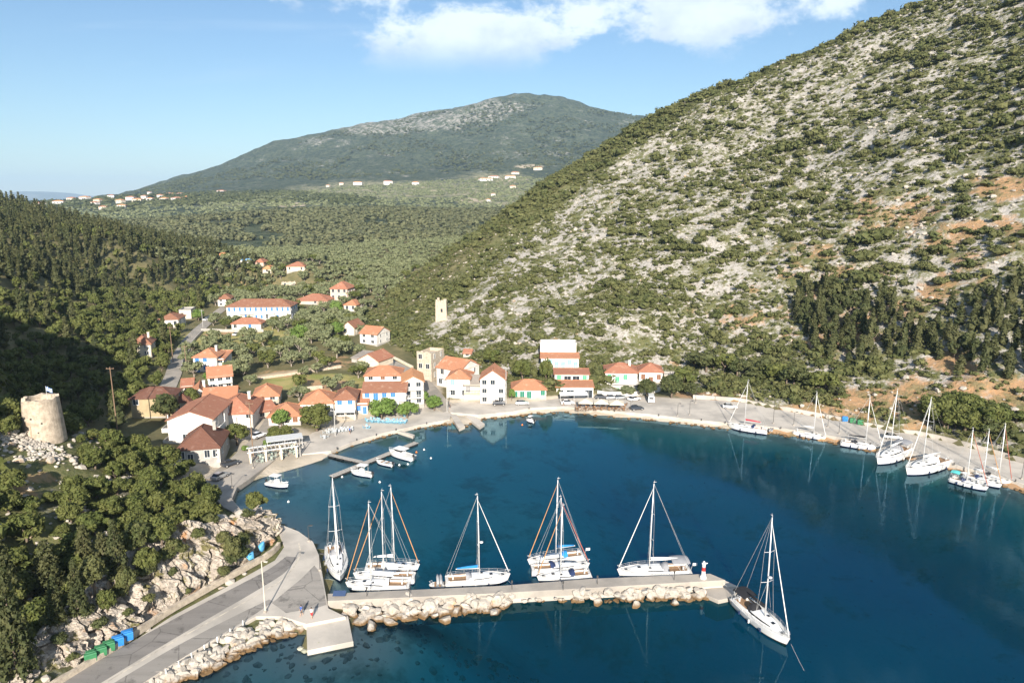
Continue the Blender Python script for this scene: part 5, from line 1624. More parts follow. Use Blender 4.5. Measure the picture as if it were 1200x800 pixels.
# ------------------------------------------------------------------ boats
HULL_W = mat('white_gelcoat', (0.80, 0.79, 0.77), 0.22, 0.05, 0.5, (0.74, 0.73, 0.70), coat=0.3)
DECK_W = mat('deck_paint', (0.66, 0.64, 0.60), 0.6, 0.1, 1.0, (0.56, 0.54, 0.50))
TEAK = mat('teak', (0.36, 0.22, 0.12), 0.7, 0.3, 2.0)
STRIPE_BL = mat('blue_boot_stripe', (0.02, 0.05, 0.16), 0.3, 0.1)
STRIPE_BK = mat('black_boot_stripe', (0.02, 0.02, 0.022), 0.3, 0.1)
STRIPE_RD = mat('red_boot_stripe', (0.35, 0.03, 0.03), 0.3, 0.1)
MAST_M = mat('mast_alloy', (0.74, 0.73, 0.71), 0.35, 0.1, 1.0, metal=0.2)
WIRE = mat('rigging_wire', (0.50, 0.49, 0.47), 0.4, 0.1)
C_BLUE = mat('blue_canvas', (0.02, 0.22, 0.52), 0.85, 0.2)
C_NAVY = mat('navy_canvas', (0.015, 0.03, 0.09), 0.85, 0.2)
C_BLACK = mat('black_canvas', (0.02, 0.02, 0.023), 0.85, 0.2)
C_GREY = mat('grey_canvas', (0.30, 0.30, 0.31), 0.85, 0.2)
C_RED = mat('red_canvas', (0.42, 0.04, 0.06), 0.85, 0.2)
C_WHITE = mat('white_canvas', (0.74, 0.73, 0.70), 0.85, 0.1)
C_ORANGE = mat('orange_sail_edge', (0.50, 0.26, 0.11), 0.8, 0.2)
C_RUST = mat('rust_red_sail_edge', (0.42, 0.13, 0.09), 0.8, 0.2)
C_AQUA = mat('turquoise_canvas', (0.10, 0.50, 0.48), 0.85, 0.2)
DARKWIN = mat('tinted_window', (0.02, 0.022, 0.026), 0.1, 0.1, spec=0.6)
RUBBER = mat('black_rubber', (0.03, 0.03, 0.032), 0.7, 0.2)
ORANGE_B = mat('orange_buoy', (0.75, 0.20, 0.04), 0.5, 0.1)
GREY_INF = mat('grey_inflatable', (0.38, 0.38, 0.38), 0.55, 0.1)


def half_beam(s, B, tr=0.80):
    if s < 0.42:
        k = s / 0.42
        return B / 2 * (tr + (1 - tr) * math.sin(k * math.pi / 2))
    k = (s - 0.42) / 0.58
    return B / 2 * max(0.0, (1 - k ** 2.3)) ** 0.85


def sheer(s, F):
    return F * (0.92 + 0.30 * s * s - 0.02 * s)


def hull_parts(root, L, B, F, stripe, hullmat, deckmat, tr=0.8):
    N = 16; b = MB(); V = []
    prof = [(0.30, -0.45), (0.70, -0.12), (0.86, 0.10), (0.89, 0.24), (1.0, None)]
    for i in range(N + 1):
        s = i / N; hb = half_beam(s, B, tr) + (0.02 if i == N else 0); sh = sheer(s, F)
        for sg in (1, -1):
            for (kx, z) in prof:
                zz = sh if z is None else z
                rake = -0.05 * L * (1 - zz / sh) * smooth(0.6, 1.0, np.array(s)) + 0.02 * L * (1 - max(zz, 0) / sh) * smooth(0.15, 0.0, np.array(s)) * -0.4
                V.append((-L / 2 + L * s + float(rake), sg * hb * kx, zz))
    n = len(prof); F_, mi = [], []
    for i in range(N):
        for g in (0, 1):
            for k in range(n - 1):
                a = i * 2 * n + g * n + k; c = a + 2 * n
                f = (a, c, c + 1, a + 1) if g == 0 else (a + 1, c + 1, c, a)
                F_.append(f); mi.append(1 if k == 2 else (2 if k < 2 else 0))
    F_.append(tuple(range(n)) + tuple(range(2 * n - 1, n - 1, -1))); mi.append(0)
    b.v = V; b.f = F_; b.m = mi
    hull = b.build('hull', [hullmat, stripe, STRIPE_BK], root, True)
    d = MB(); DV = []
    for i in range(N + 1):
        s = i / N; hb = half_beam(s, B, tr) * 0.985; z = sheer(s, F)
        DV += [(-L / 2 + L * s, hb, z + 0.0), (-L / 2 + L * s, 0, z + 0.07), (-L / 2 + L * s, -hb, z)]
    for i in range(N):
        for k in (0, 1):
            a = i * 3 + k; d.f.append((a, a + 1, a + 4, a + 3)); d.m.append(0)
    d.v = DV
    d.f = [f[::-1] for f in d.f]
    d.build('deck', deckmat, root)
    t_ = MB()
    for sg in (1, -1):
        t_.tube([(-L / 2 + L * i / N, sg * half_beam(i / N, B, tr), sheer(i / N, F) + 0.03) for i in range(N + 1)], 0.045, 5)
    t_.build('toe_rail', MAST_M, root)
    return hull


def sailboat(label, bow, stern, mast_h=None, cover=C_WHITE, genoa=C_WHITE, bimini=None, hood=C_NAVY, stripe=STRIPE_BL, z=0.0, B=None, dinghy=False, lean=0, group='sailing yachts in the harbour', mast_s=0.56, radar=False, flag=None, davit=None, Lset=None, wind=True, fenders=3, spreaders=2):
    pb, ps = at_z(*bow, 0.5), at_z(*stern, 0.5)
    L = Lset or float(np.linalg.norm((pb - ps)[:2])); c = (pb + ps) / 2; rz = math.atan2(pb[1] - ps[1], pb[0] - ps[0])
    if Lset:
        c = ps + (pb - ps) / np.linalg.norm(pb - ps) * Lset / 2
    B = B or L * 0.315; F = 0.085 * L + 0.18
    root = empty('sailboat', (c[0], c[1], 0.0), rz)
    tag(root, label, 'sailboat', group)
    hull_parts(root, L, B, F, stripe, HULL_W, DECK_W)
    X = lambda s: -L / 2 + L * s
    dz = lambda s: sheer(s, F)
    # coachroof, lofted, with a dark window strip and hatches
    cr = MB(); st = [(0.34, 0.56, 0.46), (0.42, 0.60, 0.52), (0.60, 0.56, 0.46), (0.72, 0.46, 0.34), (0.82, 0.30, 0.10)]
    V = []
    for s, kb, hh in st:
        hb = half_beam(s, B) * kb + 0.12; z0 = dz(s) + 0.02; hh *= L / 12
        V += [(X(s), hb, z0), (X(s), hb * 0.80, z0 + hh), (X(s), 0, z0 + hh * 1.15), (X(s), -hb * 0.80, z0 + hh), (X(s), -hb, z0)]
    Fc = [(i * 5 + k, i * 5 + k + 1, i * 5 + k + 6, i * 5 + k + 5) for i in range(len(st) - 1) for k in range(4)]
    Fc += [(0, 1, 2, 3, 4)[::-1], tuple(len(V) - 5 + k for k in range(5))]
    cr.v = V; cr.f = [f[::-1] for f in Fc[:-2]] + Fc[-2:]; cr.m = [0] * len(Fc)
    co = cr.build('coachroof', HULL_W, root)
    for sg in (1, -1):
        wm = MB(); Pq = []
        for s, kb, hh in st[:4]:
            hb = half_beam(s, B) * kb + 0.12; z0 = dz(s) + 0.02; hh *= L / 12
            Pq.append((X(s), sg * (hb - hb * .2 * .28 + 0.012), z0 + hh * 0.30)); Pq.append((X(s), sg * (hb - hb * .2 * .74 + 0.012), z0 + hh * 0.74))
        fw_ = [(2 * i, 2 * i + 2, 2 * i + 3, 2 * i + 1) for i in range(3)]
        wm.add(Pq, fw_ if sg < 0 else [f[::-1] for f in fw_]); wm.build('cabin_window', DARKWIN, root)
    for s, sz in ((0.70, 0.5), (0.88, 0.45), (0.56, 0.35)):
        hm = MB(); top = np.interp(s, [q[0] for q in st], [q[2] for q in st]) * L / 12 if s < 0.8 else 0.04
        hm.box((X(s), 0 if s > .6 else 0.5, dz(s) + top * 1.12 + 0.08), (sz, sz, 0.06)); hm.build('hatch', DARKWIN, root)
    # cockpit
    ck = MB(); hb = half_beam(0.18, B)
    ck.box((X(0.19), 0, dz(.19) + 0.05), (0.29 * L, hb * 1.05, 0.08), 1)
    for sg in (1, -1):
        ck.box((X(0.19), sg * hb * 0.62, dz(.19) + 0.19), (0.29 * L, hb * 0.26, 0.32), 0)
        ck.box((X(0.19), sg * hb * 0.60, dz(.19) + 0.36), (0.25 * L, hb * 0.18, 0.03), 1)
    ck.build('cockpit', [HULL_W, TEAK], root)
    wh = MB()
    for sg in ((1, -1) if B > 3.3 else (0,)):
        cx_, cyy_, cz_ = X(0.10), sg * hb * .42, dz(.1) + 0.85
        wh.tube([(cx_, cyy_ + 0.38 * math.cos(a), cz_ + 0.38 * math.sin(a)) for a in np.linspace(0, 2 * math.pi, 13)], 0.025, 5)
        wh.box((cx_ + 0.15, cyy_, cz_ - 0.42), (0.2, 0.25, 0.85))
    wh.build('wheel', MAST_M, root)
    # rig
    H_ = mast_h or L * 1.22
    ms = X(mast_s); mz = dz(mast_s) + 0.4
    mt = MB(); mt.tube([(ms, 0, mz - .3), (ms - 0.003 * H_, 0, mz + H_ * 0.5), (ms - 0.012 * H_, 0, mz + H_)], [0.105, 0.10, 0.07], 8)
    mt.tube([(ms - 0.012 * H_, 0, mz + H_), (ms - 0.012 * H_ - .1, 0, mz + H_ + 0.55)], 0.02, 4); mt.box((ms - 0.012 * H_ - .15, 0, mz + H_ + .25), (0.5, 0.06, 0.06))
    mo = mt.build('mast', MAST_M, root, True)
    sp_levels = [0.36, 0.66] if spreaders == 2 else [0.5]
    for lv in sp_levels:
        for sg in (1, -1):
            sb = MB(); sb.tube([(ms, 0, mz + H_ * lv), (ms - .2, sg * B * 0.30 * (1.2 - lv * .6), mz + H_ * lv + 0.05)], 0.035, 5); sb.build('spreader', MAST_M, mo)
    bm_ = MB(); bend = X(0.16) if L > 9 else X(0.2); bz = mz + 1.25
    bm_.tube([(ms - 0.1, 0, bz), (bend, 0, bz + 0.12)], 0.075, 7); bo = bm_.build('boom', MAST_M, root)
    sc = MB(); sc.tube([(ms - 0.18, 0, bz + 0.55), (ms - 0.35, 0, bz + 0.32), (ms - 0.45 * (ms - bend), 0, bz + 0.30), (bend + .2, 0, bz + 0.22)], [0.10, 0.26, 0.22, 0.12], 7)
    sc.build('sail_cover', cover, bo, True)
    bowp = (X(0.985), 0, dz(1) + 0.12); topf = (ms - 0.010 * H_, 0, mz + H_ * 0.95)
    gb = MB(); P0, P1 = np.array(bowp), np.array(topf)
    gb.tube([P0, P0 + (P1 - P0) * .05, P0 + (P1 - P0) * 0.25, P0 + (P1 - P0) * 0.92, P1], [0.02, 0.075, 0.08, 0.045, 0.015], 6)
    gb.build('furled_genoa', genoa, root, True)
    for sg in (1, -1):
        rg = MB(); q = half_beam(mast_s - .02, B) * .93
        pts = [(ms - .2, sg * q, dz(mast_s))] + [(ms - .2, sg * B * 0.30 * (1.2 - lv * .6), mz + H_ * lv + 0.05) for lv in sp_levels] + [(ms - 0.011 * H_, sg * 0.05, mz + H_ * 0.97)]
        for a, c_ in zip(pts[:-1], pts[1:]):
            rg.tube([a, c_], 0.016, 4, cap=False)
        rg.tube([(ms - .6, sg * q, dz(mast_s)), (ms, sg * .05, mz + H_ * sp_levels[0])], 0.015, 4, cap=False)
        rg.build('shroud', WIRE, root)
        bs_ = MB(); bs_.tube([(X(0.0), sg * B * 0.33, dz(0)), (ms - 0.012 * H_, 0, mz + H_)], 0.016, 4, cap=False); bs_.build('backstay', WIRE, root)
        ll = MB()
        for i in range(8):
            s = 0.04 + 0.9 * i / 7; ll.tube([(X(s), sg * half_beam(s, B) * .97, dz(s)), (X(s), sg * half_beam(s, B) * .97, dz(s) + 0.62)], 0.017, 4)
        for zo in (0.34, 0.62):
            ll.tube([(X(s), sg * half_beam(s, B) * .97, dz(s) + zo) for s in np.linspace(0.04, 0.94, 10)], 0.013, 4)
        ll.build('guard_rail', MAST_M, root)
    pp = MB(); pp.tube([(X(.92), half_beam(.92, B) * .97, dz(.92)), (X(.93), half_beam(.93, B) * .97, dz(.93) + .65), (X(1.0), 0, dz(1) + .7), (X(.93), -half_beam(.93, B) * .97, dz(.93) + .65), (X(.92), -half_beam(.92, B) * .97, dz(.92))], 0.028, 5)
    pp.build('pulpit', MAST_M, root)
    if hood:
        hd = MB(); hb = half_beam(.36, B) * .62; V = []
        for i, (dx, zz) in enumerate([(0.0, 1.15), (0.55, 1.15), (1.0, 0.75), (1.25, 0.40)]):
            for a in np.linspace(-1, 1, 7):
                V.append((X(.31) + dx * L / 12, a * hb, dz(.35) + 0.25 + (zz - .25) * (1 - abs(a) ** 3.5) * L / 12))
        hd.v = V; hd.f = [(i * 7 + k, i * 7 + k + 1, (i + 1) * 7 + k + 1, (i + 1) * 7 + k) for i in range(3) for k in range(6)]; hd.m = [0] * len(hd.f)
        hd.build('sprayhood', hood, root, True)
    if bimini:
        bi = MB(); hb = half_beam(.12, B) * .8; V = []
        for i in range(5):
            for a in np.linspace(-1, 1, 7):
                V.append((X(0.03) + (X(.27) - X(.03)) * i / 4, a * hb, dz(.1) + 1.95 + 0.10 * (1 - (i / 2 - 1) ** 2) - 0.28 * abs(a) ** 2.5))
        m_ = len(V); V += [(x, y, zz - 0.05) for x, y, zz in V]
        Fq = [(i * 7 + k, i * 7 + k + 1, (i + 1) * 7 + k + 1, (i + 1) * 7 + k) for i in range(4) for k in range(6)]
        bi.v = V; bi.f = [f[::-1] for f in Fq] + [tuple(m_ + q for q in f) for f in Fq]; bi.m = [0] * len(bi.f)
        bo_ = bi.build('bimini', bimini, root, True)
        fr_ = MB()
        for s in (0.06, 0.22):
            for sg in (1, -1):
                fr_.tube([(X(.14), sg * hb, dz(.1)), (X(s), sg * hb * .98, dz(.1) + 1.68)], 0.022, 4)
        fr_.build('bimini_frame', MAST_M, root)
    for k in range(fenders):
        for sg in (1, -1):
            s = 0.25 + 0.2 * k; fb = MB(); y = sg * (half_beam(s, B) + 0.10)
            fb.tube([(X(s), y, 0.25), (X(s), y, 0.33), (X(s), y, 0.80), (X(s), y, 0.9)], [0.04, 0.12, 0.12, 0.03], 6); fb.build('fender', C_WHITE if k % 2 else C_NAVY, root)
    if radar:
        rd = MB(); rd.lathe([(0.0, -.12), (0.28, -.08), (0.28, .1), (0.0, .14)], 10, c=(ms + .38, 0, mz + H_ * 0.42)); rd.build('radar_dome', HULL_W, root, True)
    if flag:
        fl = MB(); fl.tube([(X(0.01), B * .2, dz(0)), (X(-.02), B * .2, dz(0) + 1.5)], 0.02, 4); fl.box((X(-.02) - .35, B * .2, dz(0) + 1.2), (0.7, 0.03, 0.45)); fl.build('ensign', flag, root)
    if davit:
        dv = MB(); y_ = B * .42
        dv.tube([(X(-.02) - .5, -y_, 1.3), (X(-.02) - .5, -y_ * .3, 1.25), (X(-.02) - .5, y_ * .6, 1.25), (X(-.02) - .5, y_, 1.35)], [.2, .24, .24, .12], 8)
        dv.tube([(X(-.02) - 1.0, -y_, 1.3), (X(-.02) - 1.0, y_ * .6, 1.25), (X(-.02) - 1.0, y_, 1.35)], [.2, .24, .12], 8); dv.build('davit_dinghy', davit, root, True)
    return root, L


GQ, GE = 'yachts moored along the stone pier', 'yachts moored along the waterfront road'
sailboat('white yacht moored bow outward in the corner between quay and pier, with grey sprayhood', (399, 680), (391, 642), 14.5, hood=C_GREY, genoa=C_WHITE, group=GQ, B=3.6)
sailboat('white yacht touching the pier, nearest of the left raft, orange-edged jib leaning left', (405, 687), (480, 688), 13.2, genoa=C_ORANGE, hood=C_WHITE, group=GQ, mast_s=0.60, B=2.9)
sailboat('white yacht in the middle of the raft of three on the left', (414, 676), (486, 678), 14.0, genoa=C_ORANGE, hood=None, cover=C_WHITE, group=GQ, mast_s=0.50, B=2.8)
sailboat('outermost white yacht of the left raft, bow to the right with an orange furled jib', (492, 665), (428, 667), 13.6, genoa=C_ORANGE, hood=C_WHITE, bimini=None, group=GQ, mast_s=0.54, B=2.9)
sailboat('lone white yacht alongside the pier with blue boom cover and dinghy', (598, 677), (522, 683), 13.6, cover=C_BLUE, genoa=C_WHITE, hood=C_GREY, group=GQ, mast_s=0.52, radar=True, bimini=None, davit=GREY_INF)
sailboat('white yacht right against the pier, nearest of the middle raft of three', (629, 679), (692, 674), 11.6, genoa=C_ORANGE, hood=C_NAVY, cover=C_WHITE, group=GQ, mast_s=0.56, B=2.9)
sailboat('middle yacht of the middle raft with a navy sprayhood', (691, 664), (623, 669), 11.8, genoa=C_RUST, hood=C_NAVY, group=GQ, mast_s=0.50, B=2.8)
sailboat('outermost yacht of the middle raft with a bright blue boom cover', (618, 660), (684, 652), 13.6, genoa=C_ORANGE, cover=C_BLUE, hood=C_BLUE, group=GQ, mast_s=0.50, B=2.8, flag=C_WHITE)
sailboat('big white yacht near the pier light with a large grey cockpit tent', (723, 673), (808, 670), 14.6, genoa=C_WHITE, bimini=C_GREY, hood=C_GREY, cover=C_WHITE, group=GQ, mast_s=0.56, flag=C_WHITE)
sailboat('large white yacht with a black bimini tied stern-to at the end of the pier', (925, 755), (864, 703), 15.4, genoa=C_WHITE, bimini=C_BLACK, hood=C_BLACK, cover=C_BLACK, group=GQ, stripe=STRIPE_BK, mast_s=0.55, radar=True)
sailboat('white yacht with a red boom cover at the left end of the waterfront road', (853, 499), (899, 506), 12.2, cover=C_RED, hood=C_NAVY, genoa=C_WHITE, group=GE, davit=GREY_INF, mast_s=0.58)
sailboat('small white yacht with bare deck, second from the left along the road', (968, 514), (930, 506.5), 11.0, cover=C_WHITE, hood=None, genoa=C_WHITE, group=GE, mast_s=0.62)
sailboat('white yacht with a dark sprayhood moored near the road bins', (1034, 526), (985, 519), 12.0, cover=C_BLACK, hood=C_BLACK, genoa=C_WHITE, group=GE, mast_s=0.60)
sailboat('white yacht with a grey bimini and blue hull windows, bow pointing out into the harbour', (1027, 543), (1062, 527), 15.2, bimini=C_GREY, hood=C_GREY, genoa=C_WHITE, group=GE, mast_s=0.58)
sailboat('white yacht with fenders out, just right of the grey-bimini one', (1061, 555), (1108, 541), 15.2, bimini=None, hood=C_WHITE, cover=C_WHITE, genoa=C_WHITE, group=GE, mast_s=0.60)
sailboat('white yacht with a turquoise cockpit cover, outermost of the right raft', (1158, 573), (1113, 561), 11.6, bimini=C_AQUA, hood=C_NAVY, genoa=C_RUST, group=GE, mast_s=0.44, B=2.9)
sailboat('white yacht between two others in the right raft, orange-red jib', (1174, 570), (1130, 557), 10.8, hood=C_NAVY, genoa=C_ORANGE, group=GE, mast_s=0.5, B=2.8)
sailboat('white yacht lying against the quay at the far right, inside the raft', (1186, 566.5), (1144, 554), 11.8, hood=C_BLACK, genoa=C_RUST, group=GE, mast_s=0.62, B=2.8)


def motorboat(label, bow, stern, style, group='small motor boats', stripe=STRIPE_BL):
    pb, ps = at_z(*bow, 0.3), at_z(*stern, 0.3)
    L = float(np.linalg.norm((pb - ps)[:2])); c = (pb + ps) / 2; rz = math.atan2(pb[1] - ps[1], pb[0] - ps[0])
    B = max(L * 0.36, 1.7); F = 0.10 * L + 0.15
    root = empty('motorboat', (c[0], c[1], 0), rz); tag(root, label, 'motorboat', group)
    hull_parts(root, L, B, F, stripe, HULL_W, DECK_W, 0.9)
    X = lambda s: -L / 2 + L * s
    z = F
    if style == 'cabin':
        b = MB(); b.box((X(.52), 0, z + .65), (L * .28, B * .62, 1.3), 0, taper=.86); b.build('cabin', HULL_W, root)
        w_ = MB(); w_.box((X(.52), 0, z + .88), (L * .265, B * .615, .42), 0, taper=.95); w_.box((X(.52), 0, z + .88), (L * .285, B * .45, .38), 0, taper=.95); w_.build('cabin_window', DARKWIN, root)
        r_ = MB(); r_.box((X(.47), 0, z + 1.36), (L * .42, B * .72, .08)); r_.build('cabin_roof', HULL_W, root)
    elif style == 'canopy':
        b = MB(); b.box((X(.48), 0, z + .45), (L * .16, B * .42, .9), 0, taper=.85); b.build('console', HULL_W, root)
        r_ = MB(); r_.box((X(.42), 0, z + 1.75), (L * .40, B * .8, .08)); r_.build('canopy', C_WHITE, root)
        for sx in (.26, .58):
            for sg in (1, -1):
                f_ = MB(); f_.tube([(X(sx), sg * B * .36, z), (X(sx), sg * B * .36, z + 1.72)], .03, 4); f_.build('canopy_post', MAST_M, root)
    else:
        b = MB()
        for s in (.3, .6):
            b.box((X(s), 0, z + .12), (.3, B * .8, .08))
        b.build('thwart', TEAK, root)
        w_ = MB(); w_.box((X(.42), 0, z + .02), (L * .55, B * .6, .05)); w_.build('well', mat('boat_inside', (0.33, 0.36, 0.38), 0.7, 0.2), root)
    o_ = MB(); o_.box((X(-.02), 0, z + .3), (.42, .36, .55), 0, taper=.8); o_.box((X(-.03), 0, z - .3), (.16, .12, .9)); o_.build('outboard_motor', RUBBER, root)
    r_ = MB(); r_.tube([(X(.8), half_beam(.8, B), z + .1), (X(.82), half_beam(.8, B) * .9, z + .55), (X(1), 0, z + .65), (X(.82), -half_beam(.8, B) * .9, z + .55), (X(.8), -half_beam(.8, B), z + .1)], .03, 4); r_.build('bow_rail', MAST_M, root)
    return root


motorboat('white fishing boat with a flat white canopy near the beach wall', (338, 570), (313, 566), 'canopy')
motorboat('white motorboat with a white sunshade tied to the floating dock, left of the others', (411, 553), (436, 557), 'canopy')
motorboat('small open white boat in the middle of the floating dock', (441, 541), (460, 545), 'open')
motorboat('white speedboat with a raised bow rail near the right end of the floating dock', (456, 530), (484, 538), 'cabin')
motorboat('little white cabin boat alone off the rubble shore below the orange-roofed houses', (617, 492), (626, 494), 'cabin')
motorboat('grey dinghy tied at the stern of the lone yacht by the pier', (503, 686), (521, 685), 'open')
for px, py in [(445, 565), (488, 530), (497, 527), (505, 537), (468, 545), (478, 544), (401, 559), (338, 588), (612, 498), (588, 679), (486, 667)]:
    g = at_z(px, py, 0)
    b = MB(); b.lathe([(0.0, -0.2), (0.2, -.12), (0.27, .05), (.2, .22), (.05, .3), (0.05, .4), (0, .41)], 10)
    o = b.build('mooring_buoy', C_WHITE if px not in (488, 612) else ORANGE_B, None, True); o.location = g
    tag(o, 'small orange mooring buoy floating in the harbour' if px in (488, 612) else 'small round white mooring buoy floating near the boats', 'buoy', 'mooring buoys')

# ------------------------------------------------------------------ stones
ROCKM = bpy.data.materials.new('limestone'); ROCKM.use_nodes = True
t = NT(ROCKM.node_tree)
pos = t.n('ShaderNodeNewGeometry').outputs['Position']
n1 = t.noise(pos, 0.5, 6, 0.7); n2 = t.noise(pos, 2.6, 6, 0.7)
ri = t.n('ShaderNodeObjectInfo').outputs['Random']
c = t.mix(t.ramp(n1, 0.35, 0.7), (0.54, 0.485, 0.415), (0.39, 0.35, 0.295))
c = t.mix(t.math('MULTIPLY', ri, 0.5), c, (0.36, 0.32, 0.27))
c = t.mix(t.ramp(n2, 0.52, 0.70), c, (0.30, 0.265, 0.22))
c = t.mix(t.ramp(t.noise(pos, 0.23, 5, 0.7), 0.56, 0.70), c, (0.46, 0.30, 0.17))
pz = t.n('ShaderNodeSeparateXYZ', ins={0: pos}).outputs[2]
c = t.mix(t.math('MULTIPLY', t.ramp(t.math('ADD', pz, t.math('MULTIPLY', n2, -0.5)), 0.42, -0.05), t.ramp(pz, -0.22, 0.0)), c, (0.17, 0.105, 0.05))
p = t.n('ShaderNodeBsdfPrincipled', ins={'Base Color': c, 'Roughness': 0.92, 'Specular IOR Level': 0.2, 'Normal': t.bump(t.math('ADD', n2, t.math('MULTIPLY', n1, .6)), 0.9, 0.14)})
t.n('ShaderNodeOutputMaterial', ins={'Surface': p.outputs[0]})


def rock_arrays(seed, level=1):
    r = np.random.default_rng(seed); V, F = ICO1 if level else ICO0
    V = V.copy()
    for _ in range(13 if level else 4):                        # split faces: slice the ball with planes
        n = r.normal(0, 1, 3); n /= np.linalg.norm(n); d = r.uniform(0.42, 0.80)
        s = V @ n - d; V = V - np.clip(s, 0, None)[:, None] * n
    V *= r.uniform(0.75, 1.3, 3) * 1.15
    V += r.normal(0, 0.02, V.shape)
    return V, F


BOUL = []
for s in range(9):
    V, F = rock_arrays(900 + s)
    me = np_mesh('boulder', V, F); me.materials.append(ROCKM); BOUL.append(me)


def boulder(parent, p, s, name='boulder'):
    o = bpy.data.objects.new(name, random.choice(BOUL)); COL.objects.link(o)
    if parent:
        o.parent = parent; p = np.array(p) - np.array(parent.location)
    o.location = [float(q) for q in p]; o.rotation_euler = (random.uniform(-.5, .5), random.uniform(-.5, .5), random.uniform(0, 6.28))
    o.scale = (s * random.uniform(.85, 1.25), s * random.uniform(.8, 1.1), s * random.uniform(.6, .9))
    return o


def rock_mass(name, X, Y, Z, S, m=None, parent=None, flatk=0.7):
    arr = [rock_arrays(700 + k, 0) for k in range(8)]
    Vs, Fs, base = [], [], 0
    for i in range(len(X)):
        V, F = arr[i % 8]; a = rng.uniform(0, 6.28); ca, sa = math.cos(a), math.sin(a)
        q = V @ np.array([[ca, sa, 0], [-sa, ca, 0], [0, 0, flatk]]) * S[i]
        Vs.append(q + (X[i], Y[i], Z[i])); Fs.append(F + base); base += len(V)
    return link(name, np_mesh(name, np.concatenate(Vs), np.concatenate(Fs)), parent, 'stuff', m or ROCKM)


# pier
pz_ = 1.75
pier_px = [(384, 704), (590, 694.5), (850, 679.5), (832, 671.5), (690, 677.5), (590, 685.5), (384, 695)]
pier = empty('pier', at_z(620, 688, 0)); tag(pier, 'long straight concrete pier with a stone breakwater along its open side', 'pier')
P = pxpoly(pier_px, pz_)
ploc = np.array(pier.location)
walk = link('walkway', slab_mesh('walkway', P - ploc[:2], pz_, -3.0), pier, None, M_CONC)
lw = pxpoly([(386, 710), (590, 701.5), (850, 686.5), (866, 687), (850, 679.8), (590, 694.8), (386, 704.3)], 0.75)
link('footing', slab_mesh('footing', lw - ploc[:2], 0.75, -3.0), pier, None, M_CONC2)
tip = pxpoly([(826, 690), (850, 684), (866, 687), (861, 699), (842, 703), (828, 697)], 0.6)
link('end_platform', slab_mesh('end_platform', tip - ploc[:2], 0.6, -3.0), pier, None, M_CONC)
bw = empty('breakwater', at_z(500, 715, 0)); tag(bw, 'rubble breakwater of pale boulders heaped against the outer face of the pier', 'breakwater')
cnt = 0
segs = [((400, 705), (404, 733), (590, 698), (590, 716), 135, 0.95), ((590, 699), (592, 714), (615, 697), (612, 704), 5, 0.7), ((668, 695), (664, 706), (828, 688), (832, 703), 86, 0.82), ((612, 703), (612, 705), (668, 699), (664, 705), 12, 0.4)]
for (a0, a1, b0, b1, n, sz) in segs:
    for k in range(n):
        u, v = rng.uniform(0, 1), rng.uniform(0, 1)
        px = (a0[0] * (1 - v) + a1[0] * v) * (1 - u) + (b0[0] * (1 - v) + b1[0] * v) * u
        py = (a0[1] * (1 - v) + a1[1] * v) * (1 - u) + (b0[1] * (1 - v) + b1[1] * v) * u
        zz = 1.15 * (1 - v) - 0.25 * v
        boulder(bw, at_z(px, py, zz), sz * rng.uniform(0.55, 1.2)); cnt += 1
for px, py, s in [(436, 733, .95), (458, 728, 1.0), (521, 727, 1.0), (580, 717, 1.15), (745, 709, .9), (700, 706, .8), (790, 706, .75)]:
    boulder(bw, at_z(px, py, 0.15), s)
rv = empty('rock_revetment', at_z(260, 760, 0)); tag(rv, 'slope of broken pale rock between the coast road and the shallow water', 'revetment')
for k in range(240):
    u, v = rng.uniform(0, 1), rng.uniform(0, 1) ** 0.8
    top = (np.interp(u, [0, .3, .6, .85, 1], [150, 215, 262, 300, 345]), np.interp(u, [0, .3, .6, .85, 1], [806, 776, 748, 727, 725]))
    bot = (np.interp(u, [0, .3, .6, .85, 1], [182, 240, 290, 330, 356]), np.interp(u, [0, .3, .6, .85, 1], [806, 790, 764, 748, 742]))
    px, py = top[0] * (1 - v) + bot[0] * v, top[1] * (1 - v) + bot[1] * v
    boulder(rv, at_z(px, py, 0.85 * (1 - v) - 0.15 * v), rng.uniform(0.35, 1.0))
# stones under the clear water and along the waterline
ux = rng.uniform(-75, 25, 5200); uy = rng.uniform(70, 100, 5200)
sdv = poly_sd(SHORE_POLY, ux, uy); pw = at_z(600, 700, 0)
dpier = np.abs(uy - np.interp(ux, [P[0, 0], P[2, 0]], [P[0, 1], P[2, 1]]) + 2)
near = np.minimum(np.where(sdv > 0, sdv, 99), np.where((ux > P[0, 0]) & (ux < P[2, 0] + 3), np.abs(dpier) * .8, 99))
k = (sdv > -0.5) & (rng.uniform(0, 1, 5200) < 0.5 * np.exp(-np.clip(near, 0, None) / 5.0)) & (uy < np.interp(ux, [P[0, 0], P[2, 0]], [P[0, 1], P[2, 1]]) + .5)
zz = gz(ux, uy) - 0.08
rock_mass('underwater_stones', ux[k], uy[k], zz[k], rng.uniform(0.2, 0.7, k.sum()), mat('submerged_stone', (0.42, 0.40, 0.31), 0.95, 0.3, 1.0, (0.26, 0.26, 0.19)))
uy2 = []; 
for i in range(20, 52):
    if i >= len(SHORE) - 1 or 21 < i < 27: continue
    for q in range(14):
        f = rng.uniform(0, 1); p_ = SHORE[i] * (1 - f) + SHORE[i + 1 if i + 1 < len(SHORE) else i] * f; uy2.append((p_[0] + rng.normal(0, .5), p_[1] - 0.7 + rng.normal(0, .5)))
uy2 = np.array(uy2)
rock_mass('shore_rubble', uy2[:, 0], uy2[:, 1], np.full(len(uy2), 0.02), rng.uniform(0.2, 0.6, len(uy2)))
